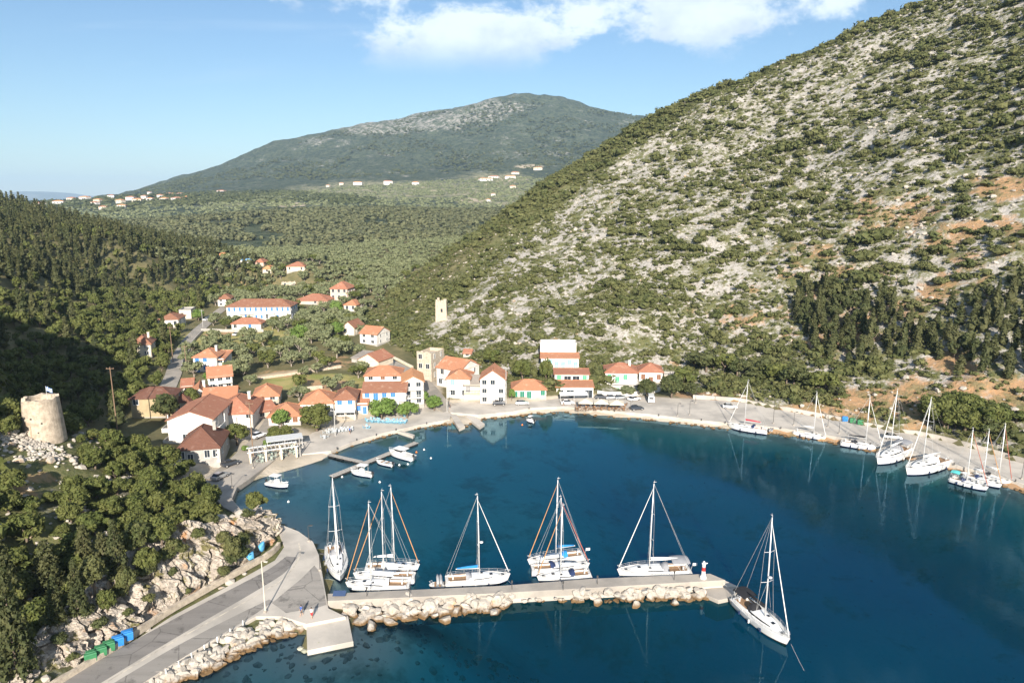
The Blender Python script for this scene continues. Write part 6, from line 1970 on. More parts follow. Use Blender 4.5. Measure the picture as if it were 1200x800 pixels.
# loose limestone lying on the slopes
dens = HILLM * np.clip(1.2 - cov_d, 0.05, 1)
rx, ry = scatter(dens, 7000); rz_ = gz(rx, ry)
k = sees(rx, ry, rz_, 2) & ~blocked(rx, ry)
rock_mass('loose_limestone', rx[k], ry[k], rz_[k] + 0.1, np.clip(rng.lognormal(-0.75, 0.45, k.sum()), 0.22, 1.1), flatk=.65)
dens = (MILL & (PYY > 500)) * 1.0
rx, ry = scatter(dens, 900); k = ~blocked(rx, ry)
rock_mass('hillside_stones', rx[k], ry[k], gz(rx[k], ry[k]) + 0.05, np.clip(rng.lognormal(-0.9, 0.5, k.sum()), 0.2, 1.0))

# ------------------------------------------------------------------ the cliff beside the coast road
def chaikin(P, n):
    P = np.asarray(P, float); s = np.concatenate([[0], np.cumsum(np.linalg.norm(np.diff(P[:, :2], axis=0), axis=1))])
    t_ = np.linspace(0, s[-1], n); Q = np.column_stack([np.interp(t_, s, P[:, k]) for k in range(P.shape[1])])
    for _ in range(8):
        Q[1:-1] = (Q[:-2] + 2 * Q[1:-1] + Q[2:]) / 4
    return Q, t_


nu, nv = 420, 84
base_px = [(10, 835), (45, 812), (95, 780), (140, 750), (195, 713), (250, 681), (300, 651), (320, 638), (325, 622), (316, 607)]
Bq, tu = chaikin([at_z(a, b, 1.0) for a, b in base_px], nu)
tops = chaikin([np.array([q]) for q in []] or [[0, 0, 0]] * 2, 2) if False else None
hu = np.interp(np.linspace(0, 1, nu), np.linspace(0, 1, 10), [3.5, 4.5, 6.0, 7.2, 8.2, 8.6, 7.0, 6.0, 5.0, 3.0])
hu = hu * (0.85 + 0.35 * fbm(tu, tu * 0 + 3, 6, 3, 31))
Tn = np.gradient(Bq[:, :2], axis=0); Tn /= np.linalg.norm(Tn, axis=1)[:, None]; Nn = np.column_stack([-Tn[:, 1], Tn[:, 0]])
inl = np.interp(np.linspace(0, 1, nu), np.linspace(0, 1, 10), [3.5, 4.5, 6, 6.5, 6.5, 6, 5, 4, 3.5, 3])
vv = np.linspace(0, 1.35, nv)
U, Vv = np.meshgrid(tu, vv, indexing='ij')
rise = np.clip(Vv, 0, 1); out = np.where(Vv < 1, 0.75 * Vv ** 1.5 + .25 * Vv, 1 + (Vv - 1) * 2.2)
PX_ = Bq[:, None, 0] + Nn[:, None, 0] * inl[:, None] * out; PY_ = Bq[:, None, 1] + Nn[:, None, 1] * inl[:, None] * out
ground = gz(PX_, PY_)
PZ_ = 0.6 + hu[:, None] * rise ** 0.9
k_in = smooth(1.0, 1.35, Vv)
PZ_ = PZ_ * (1 - k_in) + (ground - 0.6) * k_in
Hh_ = Vv * 9
wob = fbm(U, Hh_, 4.0, 4, 8) * 3.0
f1, f2, idc = cell(U * 1.0 + wob, Hh_ * 0.42 + U * 0.30 + wob * .5, 2.6, 12)
g1, g2, idd = cell(U * 1.15 + wob * .6, Hh_ * 0.55 - U * .22, 1.0, 14)
k1, k2, ide = cell(U + wob, Hh_ * .8 + U * .4, 0.45, 16)
bed_ = np.abs(((Hh_ * 0.8 + U * 0.28 + wob * .6) % 1.7) / 1.7 - 0.5) * 2
disp = (idc - 0.45) * 1.35 + (idd - .5) * 0.75 + (ide - .5) * 0.30 + bed_ * 0.55 + (fbm(U, Hh_, 5.5, 4, 33) - .5) * 2.6 - 0.9 * smooth(0.10, 0.0, f2 - f1)
fade = smooth(1.3, 1.0, Vv) * smooth(0.0, 0.12, Vv)
PX_ -= Nn[:, None, 0] * disp * fade; PY_ -= Nn[:, None, 1] * disp * fade; PZ_ += disp * 0.35 * fade
cm_ = bpy.data.materials.new('cliff_rock'); cm_.use_nodes = True
t = NT(cm_.node_tree)
pos = t.n('ShaderNodeNewGeometry').outputs['Position']
n1 = t.noise(pos, 0.45, 6, 0.7); n2 = t.noise(pos, 2.4, 6, 0.72); n3 = t.noise(pos, 0.16, 5, 0.65, .5)
c = t.mix(t.ramp(n1, 0.35, 0.7), (0.52, 0.455, 0.38), (0.37, 0.315, 0.26))
c = t.mix(t.ramp(n2, 0.46, 0.64), c, (0.24, 0.205, 0.165))
c = t.mix(t.ramp(n3, 0.56, 0.68), c, (0.43, 0.225, 0.10))
c = t.mix(t.ramp(t.noise(pos, 0.33, 5, 0.7), 0.54, 0.62), c, (0.17, 0.15, 0.065))
p = t.n('ShaderNodeBsdfPrincipled', ins={'Base Color': c, 'Roughness': 0.95, 'Specular IOR Level': 0.15, 'Normal': t.bump(t.math('ADD', n2, n1), 0.8, 0.3)})
t.n('ShaderNodeOutputMaterial', ins={'Surface': p.outputs[0]})
link('cliff', np_mesh('cliff', np.column_stack([PX_.ravel(), PY_.ravel(), PZ_.ravel()]), grid_faces(nu, nv)[:, ::-1]), kind='structure', mats=cm_)
# stone wall at the foot of the cliff
Q, Lf, Rt = strip_pts(np.array([at_z(a, b, 1.2)[:2] for a, b in [(30, 826), (78, 795), (132, 762), (198, 717), (256, 684), (318, 650), (327, 640)]]), 0.55, 0.9)
n = len(Q); zt = 1.95 + 0.12 * rng.uniform(-1, 1, n)
sw = empty('stone_wall', (Q[0, 0], Q[0, 1], 1.0)); tag(sw, 'low rough stone wall along the foot of the cliff beside the coast road', 'wall')
V = np.concatenate([np.column_stack([Lf, zt]), np.column_stack([Rt, zt]), np.column_stack([Lf, np.full(n, 1.0)]), np.column_stack([Rt, np.full(n, 1.0)])]) - np.array(sw.location)
i = np.arange(n - 1)
link('masonry', np_mesh('masonry', V, np.concatenate([np.stack([n + i, n + i + 1, i + 1, i], 1), np.stack([i, i + 1, 2 * n + i + 1, 2 * n + i], 1), np.stack([n + i + 1, n + i, 3 * n + i, 3 * n + i + 1], 1)])), sw, None, W_STONE)
for (px, py, zz, s) in [(262, 607, 6.6, 1.1), (285, 606, 5.2, 1.5), (296, 616, 3.4, 1.3), (306, 612, 3.0, 1.2), (310, 625, 2.2, 1.0), (272, 616, 5.0, 1.0)]:
    o = boulder(None, at_z(px, py, zz), s, 'boulder'); tag(o, 'big pale limestone block on the headland above the bend of the coast road', 'boulder', 'limestone blocks on the headland')
# long retaining wall behind the waterfront road
Q, Lf, Rt = strip_pts(np.array([at_z(a, b, 1.2)[:2] for a, b in [(812, 466.5), (830, 467.5), (870, 470.5), (900, 476.5), (950, 486.5), (1000, 495.5), (1060, 506.5), (1100, 514.5), (1150, 527.5), (1200, 542.5), (1270, 561)]]), 0.5, 1.5)
n = len(Q); rw = empty('retaining_wall', (Q[0, 0], Q[0, 1], 1.0)); tag(rw, 'long low pale retaining wall between the waterfront road and the hillside', 'wall')
zt = 2.05 + 0.25 * np.round(fbm(np.arange(n) * 1.0, np.zeros(n), 12, 2, 3) * 2); i = np.arange(n - 1)
V = np.concatenate([np.column_stack([Lf, zt]), np.column_stack([Rt, zt]), np.column_stack([Lf, np.full(n, .8)]), np.column_stack([Rt, np.full(n, .8)])]) - np.array(rw.location)
link('masonry', np_mesh('masonry', V, np.concatenate([np.stack([n + i, n + i + 1, i + 1, i], 1), np.stack([i, i + 1, 2 * n + i + 1, 2 * n + i], 1), np.stack([n + i + 1, n + i, 3 * n + i, 3 * n + i + 1], 1)])), rw, None, M_CONC2)
# ------------------------------------------------------------------ windmill stump with its flag
g = hit(53, 509)
mill = empty('windmill_tower', g); tag(mill, 'round roofless stone windmill stump on the rocky knoll at the left', 'windmill')
rad = 20.2 * (g[1] * CP + (CAM_H - g[2]) * SP) / FPX; hh = 43 / vrate(485, g[1] * CP + (CAM_H - g[2]) * SP)
b = MB(); n = 40; prof = [(1.06, -1.5), (1.04, 0), (1.0, hh * .35), (0.95, hh * .7), (0.92, hh)]
V, F = [], []
for j, (k, z) in enumerate(prof):
    for q in range(n):
        a = 2 * math.pi * q / n; dz = 0
        if j == len(prof) - 1:
            dz = random.uniform(-.22, .18) - (0.55 if 22 < q < 27 else 0)
        V.append((k * rad * math.cos(a), k * rad * math.sin(a), z + dz))
for j in range(len(prof) - 1):
    for q in range(n):
        F.append((j * n + q, j * n + (q + 1) % n, (j + 1) * n + (q + 1) % n, (j + 1) * n + q))
base = len(V)
for q in range(n):
    a = 2 * math.pi * q / n; V.append((.72 * rad * math.cos(a), .72 * rad * math.sin(a), V[4 * n + q][2] - .05))
for q in range(n):
    a = 2 * math.pi * q / n; V.append((.74 * rad * math.cos(a), .74 * rad * math.sin(a), hh * .45))
for q in range(n):
    F.append((4 * n + q, 4 * n + (q + 1) % n, base + (q + 1) % n, base + q)); F.append((base + q, base + (q + 1) % n, base + n + (q + 1) % n, base + n + q))
F.append(tuple(base + n + q for q in range(n)))
b.add(V, F); b.build('wall', mat('mill_masonry', (0.52, 0.43, 0.33), 0.95, 0.3, 1.1, (0.33, 0.27, 0.205), 1.0, 3.2), mill)
b = MB(); dv = []
for k in range(9):
    a = math.pi * k / 8; dv.append((-.95 * math.cos(a), 2.6 + .95 * math.sin(a)))
outl = [(-.95, .2)] + dv + [(.95, .2)]
ang0 = -math.pi / 2 - 0.30
V = []
for x, z in outl:
    a = ang0 + x / rad; rr = rad * np.interp(z, [0, hh * .35, hh * .7], [1.04, 1.0, .95])
    V.append(((rr + .03) * math.cos(a), (rr + .03) * math.sin(a), z))
m_ = len(V); cen = np.mean(V, 0); V.append(tuple(cen * np.array([1.02, 1.02, 1])))
b.add(V, [(k, (k + 1) % m_, m_) for k in range(m_)]); b.build('blocked_doorway', mat('blocked_door', (0.43, 0.33, 0.235), 0.95, 0.3, 2.0), mill)
for a, z in ((-1.55, 4.2), (-1.05, 3.2), (-1.25, 1.4), (-2.4, 3.6)):
    b = MB(); b.box((rad * 1.0 * math.cos(a), rad * 1.0 * math.sin(a), z), (.24, .24, .24), 0, a); b.build('putlog_hole', RUBBER, mill)  # black blocks on the wall give the holes their shaded insides
fp = empty('flagpole', g + np.array([rad * .2, rad * .3, hh - .6])); tag(fp, 'blue and white striped flag on a pole on top of the windmill', 'flag')
b = MB(); b.tube([(0, 0, -.8), (0, 0, 2.6)], .04, 6); b.build('pole', MAST_M, fp)
b = MB()
for k in range(9):
    for j in range(4):
        x0_, x1_ = .05 + j * .28, .05 + (j + 1) * .28
        f0, f1_ = .10 * math.sin(j * 1.7), .10 * math.sin((j + 1) * 1.7)
        zt_ = 2.5 - k * .10 - j * .11
        mi = 0 if k % 2 == 0 else 1
        if j < 2 and k < 5:
            mi = 1 if (k == 2 or (j == 0 and False)) else 0
        b.add([(x0_, f0, zt_ - .10), (x1_, f1_, zt_ - .21), (x1_, f1_, zt_ - .11), (x0_, f0, zt_)], [(0, 1, 2, 3)], mi)
b.box((.33, .08, 2.2), (.11, .22, .5), 1)
b.build('flag_cloth', [mat('flag_blue', (0.03, 0.16, 0.50), 0.8, 0.1), C_WHITE], fp)
r_ = MB()
mx = g[0] + rng.normal(0, 4.2, 420); my = g[1] - 3.5 - np.abs(rng.normal(0, 3.8, 420))
rock_mass('rubble', mx, my, gz(mx, my) + .1, rng.uniform(.18, .55, 420))

# ------------------------------------------------------------------ pier light
g = at_z(824, 677, 1.75)
lt = empty('harbour_light', g); lt.scale = (.82, .82, .85); tag(lt, 'small white harbour light with a red band at the end of the pier', 'harbour light')
b = MB(); b.lathe([(.62, 0), (.62, .35), (.42, .4)], 14); b.build('base', HULL_W, lt)
for z0, z1, mm in ((.4, 1.5, HULL_W), (1.5, 2.3, mat('red_paint', (0.5, 0.035, 0.03), 0.45, 0.1)), (2.3, 2.9, HULL_W)):
    b = MB(); r0 = .42 - .14 * (z0 - .4) / 2.5; r1 = .42 - .14 * (z1 - .4) / 2.5; b.lathe([(r0, z0), (r1, z1)], 14); b.build('band', mm, lt)
b = MB(); b.lathe([(.42, 2.9), (.42, 3.0), (.18, 3.02), (.18, 3.3), (.22, 3.32), (0.02, 3.5)], 12); b.box((.45, 0, 3.05), (.5, .12, .12)); b.build('lantern', HULL_W, lt)

# ------------------------------------------------------------------ posts and lamps
M_POLE = mat('galvanised_pole', (0.50, 0.48, 0.45), 0.5, 0.15, 1.0, metal=0.3)
M_DPOLE = mat('dark_post', (0.07, 0.065, 0.06), 0.6, 0.2)
M_WPOLE = mat('weathered_wood_pole', (0.26, 0.17, 0.11), 0.9, 0.3)


def lamp(label, px, py, z, h, m=M_POLE, heads=1, group='street lamps', arm=1.0, r=.07):
    g = at_z(px, py, z)
    o = empty('street_lamp', g, random.uniform(-.3, .3)); tag(o, label, 'street lamp', group)
    b = MB(); b.tube([(0, 0, -.3), (0, 0, h)], [r * 1.25, r * .8], 8); b.build('pole', m, o)
    b = MB(); b.box((0, 0, .12), (.4, .4, .3)); b.build('base', M_CONC, o)
    for k in range(heads):
        s = 1 if k == 0 else -1
        b = MB(); b.tube([(0, 0, h - .1), (s * arm * .5, -.1, h + .2), (s * arm, -.2, h + .18)], .035, 5); b.box((s * (arm + .2), -.22, h + .15), (.55, .25, .14)); b.build('lamp_head', m, o)
    return o


lamp('tall pale street lamp standing beside the coast road above the rocks', 311, 717, 1.2, 8.2, mat('cream_pole', (0.62, 0.56, 0.46), 0.6, 0.1), 1, 'street lamps', .7, .085)
for px, py, z, hpx, lb in [(362, 634, 1.2, 18, 'short dark lamp post on the quay edge near the moored corner yacht'), (375, 668, 1.2, 19, 'dark quay post beside the corner yacht'), (272, 571, 1.2, 16, 'dark lamp post on the curved harbour wall'), (297, 548, 1.2, 12, 'short dark lamp post by the street end'),
                           (794, 487, 1.25, 14, 'dark lamp post on the waterfront road, left of two side by side'), (808, 486, 1.25, 16, 'dark lamp post on the waterfront road, right of two side by side'), (739, 481, 1.25, 14, 'lamp post by the taverna parasols'),
                           (906, 496, 1.25, 27, 'tall thin lamp post behind the red-covered yacht'), (930, 498, 1.25, 15, 'short lamp post between the first two yachts of the road'), (970, 500, 1.25, 20, 'lamp post behind the small bare yacht'), (1197, 561, 1.25, 20, 'dark lamp post at the right edge of the road'),
                           (815, 472, 1.25, 19, 'lamp post at the foot of the hill near the last house'), (983, 508, 1.25, 16, 'dark lamp post near the road bins')]:
    g = at_z(px, py, z); dep = g[1] * CP + (CAM_H - z) * SP
    lamp(lb, px, py, z, hpx / vrate(py, dep), M_DPOLE, 1, 'dark lamp posts round the harbour', .35, .055)
for px, pb_, pt, lb in [(297, 536, 472, 'tall brown wooden pole at the corner of the red-roofed house'), (138, 508, 431, 'wooden power pole with a crossbar in the dark wood'), (203, 425, 383, 'wooden power pole beside the valley road'), (524, 484, 449, 'tall grey pole at the bottom of the lane'),
                        (593, 473, 430, 'tall grey pole right of the three-storey gabled house'), (219, 436, 405, 'thin power pole left of the house among olive trees'), (238, 384, 363, 'power pole where the valley road turns by the hotel'), (352, 535, 512, 'pale post by the white pergola'), (393, 512, 480, 'grey pole in front of the white and orange house')]:
    g = hit(px, pb_); dep = g[1] * CP + (CAM_H - g[2]) * SP; h = (pb_ - pt) / vrate((pb_ + pt) / 2, dep)
    o = empty('power_pole', g); tag(o, lb, 'power pole', 'wooden and concrete poles')
    mm = M_WPOLE if px in (297, 138, 203, 219) else M_POLE
    b = MB(); b.tube([(0, 0, -.5), (0, 0, h)], [.15, .10], 7); b.build('pole', mm, o)
    b = MB(); b.box((0, 0, h - .4), (1.9, .12, .12))
    for x in (-.8, 0, .8):
        b.lathe([(.05, 0), (.07, .12), (.03, .22)], 6, c=(x, 0, h - .34))
    b.build('crossbar', mm, o)
p0, p1 = at_y(28, 462, 140), at_y(-80, 380, 118)
for k in range(2):
    b = MB(); o_ = np.array([0, 0, k * 1.3]); b.tube([p0 + o_ * .4, (p0 + p1) / 2 + o_ - (0, 0, .6), p1 + o_], .035, 4)
    o = b.build('power_cable', M_DPOLE); tag(o, ['upper', 'lower'][1 - k] + ' of two cables slanting past the windmill at the left edge', 'cable', 'cables by the windmill')

# ------------------------------------------------------------------ bins
def bin_(label, px, py, z, rz, m, group):
    g = at_z(px, py, z); o = empty('dumpster', g, rz); tag(o, label, 'dumpster', group)
    b = MB(); b.box((0, 0, .68), (1.30, 1.0, 1.05), 0, taper=1.10); b.box((0, -.53, 1.1), (1.4, .06, .1)); b.build('body', m, o)
    b = MB(); b.box((0, .02, 1.27), (1.46, 1.16, .12), 0, taper=.93); b.box((0, .1, 1.36), (1.2, .7, .08), 0, taper=.8); b.build('lid', m, o)
    for sx in (-.5, .5):
        for sy in (-.38, .38):
            w_ = MB(); w_.tube([(sx - .05, sy, .1), (sx + .05, sy, .1)], .1, 8); w_.build('wheel', RUBBER, o)


B_GR = mat('green_plastic', (0.045, 0.20, 0.085), 0.5, 0.2, 2.0)
B_BL = mat('blue_plastic', (0.03, 0.22, 0.58), 0.5, 0.2, 2.0)
for k, (px, py) in enumerate([(107, 774), (119, 767.5), (128.5, 762), (139, 756), (150, 749.5)]):
    bin_(['green dumpster at the near end of the row of bins', 'green dumpster, second in the row by the stone wall', 'green dumpster next to the blue ones', 'blue dumpster next to the green ones', 'blue dumpster at the far end of the row by the wall'][k], px, py, 1.25, R(31), B_GR if k < 3 else B_BL, 'bins beside the coast road')
for k, (px, py) in enumerate([(990, 496), (999, 498), (1008, 500)]):
    bin_(['blue dumpster on the waterfront road behind the yachts', 'green dumpster on the waterfront road beside the blue one', 'green dumpster on the waterfront road, farther from the blue one'][k], px, py - 2.5, 1.25, R(-22), B_BL if k == 0 else B_GR, 'bins on the waterfront road')

# ------------------------------------------------------------------ vehicles
def car(label, px, py, z, rz, paint, style='hatch', name='parked_car', s=1.0, g=None):
    g = at_z(px, py, z) if g is None else g
    o = empty(name, g, rz); tag(o, label, 'van' if style == 'van' else 'car', 'parked vehicles')
    if style == 'van':
        st = [(-2.4, .35, 2.0), (-2.3, .3, 2.15), (1.2, .3, 2.15), (1.9, .3, 1.35), (2.4, .32, 1.1), (2.5, .4, .8)]; W = .95
    elif style == 'jeep':
        st = [(-1.9, .5, 1.1), (-1.85, .45, 1.2), (0.2, .45, 1.2), (.5, .45, 1.18), (1.8, .45, 1.1), (1.9, .5, .9)]; W = .82
    else:
        st = [(-2.0, .4, .85), (-1.95, .3, .98), (-1.2, .28, 1.0), (.7, .28, .98), (1.7, .28, .82), (2.05, .35, .6)]; W = .85
    b = MB(); V = []
    for x, z0, z1 in st:
        V += [(x, -W * .96, z0), (x, -W, (z0 + z1) / 2), (x, -W * .88, z1), (x, W * .88, z1), (x, W, (z0 + z1) / 2), (x, W * .96, z0)]
    F = [(i * 6 + k, i * 6 + (k + 1) % 6, (i + 1) * 6 + (k + 1) % 6, (i + 1) * 6 + k) for i in range(len(st) - 1) for k in range(6)] + [(0, 1, 2, 3, 4, 5), tuple(len(V) - 1 - k for k in range(6))]
    b.add(V, [f[::-1] for f in F]); b.build('body', paint, o)
    if style == 'hatch':
        c_ = MB(); V = []
        for x, z1, k in ((-1.75, .95, .84), (-1.15, 1.44, .70), (.1, 1.47, .70), (.95, .95, .82)):
            V += [(x, -W * k, z1), (x, W * k, z1)]
        V += [(-1.75, -W * .84, .9), (-1.75, W * .84, .9), (.95, -W * .82, .9), (.95, W * .82, .9)]
        c_.add(V, [(0, 1, 3, 2), (4, 5, 7, 6), (0, 2, 4, 6), (1, 7, 5, 3)], 0); c_.add(V, [(2, 3, 5, 4)], 1)
        c_.build('cabin', [DARKWIN, paint], o)
    elif style == 'van':
        c_ = MB(); c_.box((1.55, 0, 1.72), (.06, 1.5, .62), 0, tilt=('y', -.7)); c_.box((.9, .94, 1.7), (.9, .04, .5)); c_.box((.9, -.94, 1.7), (.9, .04, .5)); c_.box((-2.42, 0, 1.6), (.05, 1.3, .5)); c_.build('window', DARKWIN, o)
    else:
        c_ = MB(); c_.tube([(-.9, -.75, 1.2), (-.9, -.72, 1.75), (-.9, .72, 1.75), (-.9, .75, 1.2)], .04, 5); c_.tube([(.4, -.75, 1.2), (.2, -.72, 1.72), (.2, .72, 1.72), (.4, .75, 1.2)], .04, 5)
        c_.box((-.6, 0, 1.25), (1.0, 1.2, .35)); c_.build('roll_bar', RUBBER, o)
    for sx in (-1.25, 1.3):
        for sy in (-1, 1):
            w_ = MB(); w_.tube([(sx, sy * (W - .12), .32), (sx, sy * (W + .04), .32)], .33, 12); wo = w_.build('wheel', RUBBER, o)
            r_ = MB(); r_.tube([(sx, sy * (W + .02), .32), (sx, sy * (W + .06), .32)], .19, 8); r_.build('rim', M_POLE, wo)
    for sy in (-1, 1):
        h_ = MB(); h_.box((st[-1][0] - .12, sy * W * .68, st[-1][2] - .02), (.22, .3, .14)); h_.build('headlight', C_WHITE, o)


P_SIL = mat('silver_paint', (0.46, 0.46, 0.46), 0.25, 0.05, metal=.4, coat=.5)
P_WHI = mat('white_car_paint', (0.75, 0.74, 0.72), 0.25, 0.05, coat=.5)
P_DRK = mat('dark_car_paint', (0.04, 0.045, 0.055), 0.25, 0.05, coat=.5)
car('dark open-topped jeep below the three-storey gabled house', 584.5, 474.5, 1.25, R(4), P_DRK, 'jeep')
car('white van parked at the foot of the hill', 763, 470, 1.25, R(80), P_WHI, 'van')
car('dark hatchback standing out on the quay', 746, 480, 1.25, R(14), P_DRK)
car('silver car parked behind the parasols, left of two', 717, 467.5, 1.25, R(10), P_SIL)
car('silver car parked behind the parasols, right of two', 727, 467.5, 1.25, R(20), P_SIL)
car('white car parked left of the white van', 743, 469, 1.25, R(30), P_WHI)
car('dark car parked tight beside the taverna', 705, 467, 1.25, R(4), P_DRK)
car('white car parked alone in the grassy field by the hotel', 0, 0, 0, R(70), P_WHI, g=hit(278, 393))
car('white car climbing the valley road', 0, 0, 0, R(70), P_WHI, g=hit(243, 376) + np.array([0, 0, .15]))

# ------------------------------------------------------------------ people
SKIN = mat('skin', (0.52, 0.31, 0.20), 0.6, 0.1)
HAIR = mat('dark_hair', (0.04, 0.028, 0.02), 0.7, 0.2)


def person(label, p, rz, top, bottom, stride=.22, group='people on the quay'):
    o = empty('person', p, rz); tag(o, label, 'person', group)
    J = {'pel': (0, 0, .94), 'waist': (0, 0, 1.08), 'chest': (0, .01, 1.32), 'neck': (0, 0, 1.48), 'head': (0, -.02, 1.60), 'crown': (0, -.01, 1.72)}
    Rr = {'pel': (.15, .12), 'waist': (.135, .10), 'chest': (.165, .115), 'neck': (.055, .055), 'head': (.082, .095), 'crown': (.06, .07)}
    E = [('pel', 'waist'), ('waist', 'chest'), ('chest', 'neck'), ('neck', 'head'), ('head', 'crown')]
    for s, sg in (('l', 1), ('r', -1)):
        J.update({'sh' + s: (sg * .19, 0, 1.42), 'el' + s: (sg * .25, .03 * sg, 1.14), 'wr' + s: (sg * .25, -.08 + .05 * sg, .90), 'hd' + s: (sg * .245, -.12 + .05 * sg, .80),
                  'hip' + s: (sg * .09, 0, .88), 'kn' + s: (sg * .10, -sg * stride * .5 - .02, .49), 'an' + s: (sg * .10, -sg * stride + .04, .09), 'to' + s: (sg * .11, -sg * stride - .14, .035)})
        Rr.update({'sh' + s: (.06, .06), 'el' + s: (.043, .043), 'wr' + s: (.03, .03), 'hd' + s: (.032, .022), 'hip' + s: (.09, .095), 'kn' + s: (.058, .06), 'an' + s: (.038, .042), 'to' + s: (.042, .03)})
        E += [('chest', 'sh' + s), ('sh' + s, 'el' + s), ('el' + s, 'wr' + s), ('wr' + s, 'hd' + s), ('pel', 'hip' + s), ('hip' + s, 'kn' + s), ('kn' + s, 'an' + s), ('an' + s, 'to' + s)]
        for q in range(4):
            nm = 'f%d' % q + s; J[nm] = (sg * .245 + (q - 1.5) * .018, -.14 + .05 * sg, .715 + (.01 if q in (0, 3) else 0)); Rr[nm] = (.009, .009); E.append(('hd' + s, nm))
        J['th' + s] = (sg * .21, -.17 + .05 * sg, .77); Rr['th' + s] = (.010, .010); E.append(('wr' + s, 'th' + s))
    ks = list(J); me = bpy.data.meshes.new('body'); me.from_pydata([J[k] for k in ks], [(ks.index(a), ks.index(c_)) for a, c_ in E], [])
    bo = link('body', me, o, None, [SKIN])
    sk = bo.modifiers.new('skin', 'SKIN'); sk.use_smooth_shade = True
    for i_, k in enumerate(ks):
        me.skin_vertices[0].data[i_].radius = Rr[k]
    me.skin_vertices[0].data[ks.index('pel')].use_root = True
    su = bo.modifiers.new('sub', 'SUBSURF'); su.levels = 1; su.render_levels = 1
    b = MB(); b.lathe([(.175, .98), (.165, 1.1), (.20, 1.3), (.21, 1.40), (.10, 1.50)], 12); 
    for sg in (1, -1):
        b.tube([(sg * .17, 0, 1.42), (sg * .225, .015, 1.24)], [.085, .07], 8)
    so = b.build('shirt', top, o, True)
    b = MB(); b.lathe([(.10, .80), (.175, .84), (.18, 1.0)], 12)
    for sg in (1, -1):
        b.tube([(sg * .09, 0, .9), (sg * .10, -sg * stride * .4, .52)], [.12, .095], 8)
    b.build('shorts', bottom, o, True)
    b = MB(); b.lathe([(.095, 1.62), (.105, 1.68), (.085, 1.75), (.02, 1.775)], 10); b.build('hair', HAIR, o, True)


SH_B = mat('blue_shirt', (0.05, 0.13, 0.40), 0.85, 0.1); SH_W = mat('white_shirt', (0.72, 0.70, 0.67), 0.85, 0.1); SH_R = mat('red_shorts', (0.55, 0.04, 0.04), 0.85, 0.1); SH_D = mat('dark_shorts', (0.06, 0.06, 0.07), 0.85, 0.1)
person('person in a blue shirt walking on the quay near the slipway', at_z(353.5, 721, 1.2), R(-60), SH_B, SH_D)
person('person in a white shirt and red shorts standing near the slipway', at_z(365.5, 724, 1.2), R(150), SH_W, SH_R, .08)
for px, py, z, tp, bt, lb in [(334, 522, .95, SH_D, SH_B, 'person in dark clothes near the pergola tables'), (527, 479, 1.25, SH_D, SH_D, 'person in dark clothes at the root of the small jetties'), (345, 514, 1.0, SH_W, SH_B, 'person in a white shirt on the square under the trees'),
                              (660, 475, 1.25, SH_W, SH_D, 'person in a white shirt outside the waterfront taverna'), (410, 508, .97, SH_B, SH_D, 'person in a blue shirt between the grey and the blue cafe tables')]:
    person(lb, at_z(px, py, z), random.uniform(0, 6), tp, bt, .1, 'people in the village')

# ------------------------------------------------------------------ floating dock
dk = empty('floating_dock', at_z(440, 537, 0)); tag(dk, 'grey floating dock set out from the beach with small boats along it', 'dock')
dl = np.array(dk.location)
for nm, a, c_, w_ in (('main_deck', (388, 558), (488, 518), 1.6), ('link_deck', (385, 532), (424, 541), 1.3)):
    A_, B_ = at_z(*a, .45) - dl, at_z(*c_, .45) - dl
    d_ = (B_ - A_)[:2]; ln = np.linalg.norm(d_); an = math.atan2(d_[1], d_[0]); b = MB(); npl = int(ln / .5)
    for k in range(int(ln / 2.6)):
        f_ = MB(); q = A_ + (B_ - A_) * ((k + .5) / int(ln / 2.6)); f_.box((q[0], q[1], .12), (2.0, w_ * .96, .5), 0, an); f_.build('float', RUBBER, dk)
    for k in range(npl):
        q = A_ + (B_ - A_) * ((k + .5) / npl); b.box((q[0], q[1], .45 + random.uniform(-.008, .008)), (ln / npl * .90, w_, .08), 0, an)
    b.build('deck_boards', mat('grey_boards', (0.40, 0.37, 0.33), 0.9, 0.3, 2.0, (0.27, 0.25, 0.22)), dk, kind='stuff')
sj = pxpoly([(463, 504), (466, 503), (486, 509), (484, 511)], .7)
link('landing_step', slab_mesh('landing_step', sj, .7, -1.0), kind='structure', mats=M_CONC2)

# ------------------------------------------------------------------ cafe tables, chairs, parasols, pergola
CH = {}


def chair_proto(m):
    if m.name in CH:
        return CH[m.name]
    b = MB(); b.box((0, 0, .45), (.44, .44, .05)); s_ = b.mesh('seat'); s_.materials.append(m)
    b = MB(); b.box((0, .21, .72), (.44, .04, .46), tilt=('x', -.12)); k_ = b.mesh('backrest'); k_.materials.append(m)
    lg = []
    for sx in (-.19, .19):
        for sy in (-.19, .19):
            b = MB(); b.box((sx, sy, .21), (.045, .045, .43)); q = b.mesh('leg'); q.materials.append(m); lg.append(q)
    b = MB(); b.box((0, 0, .73), (.85, .85, .05)); t1 = b.mesh('tabletop'); t1.materials.append(C_WHITE if m.name in ('sky_blue_chair', 'pale_grey_chair') else m)
    b = MB(); b.box((0, 0, .36), (.10, .10, .72)); b.box((0, 0, .03), (.5, .5, .05)); t2 = b.mesh('pedestal'); t2.materials.append(m)
    CH[m.name] = (s_, k_, lg, t1, t2)
    return CH[m.name]


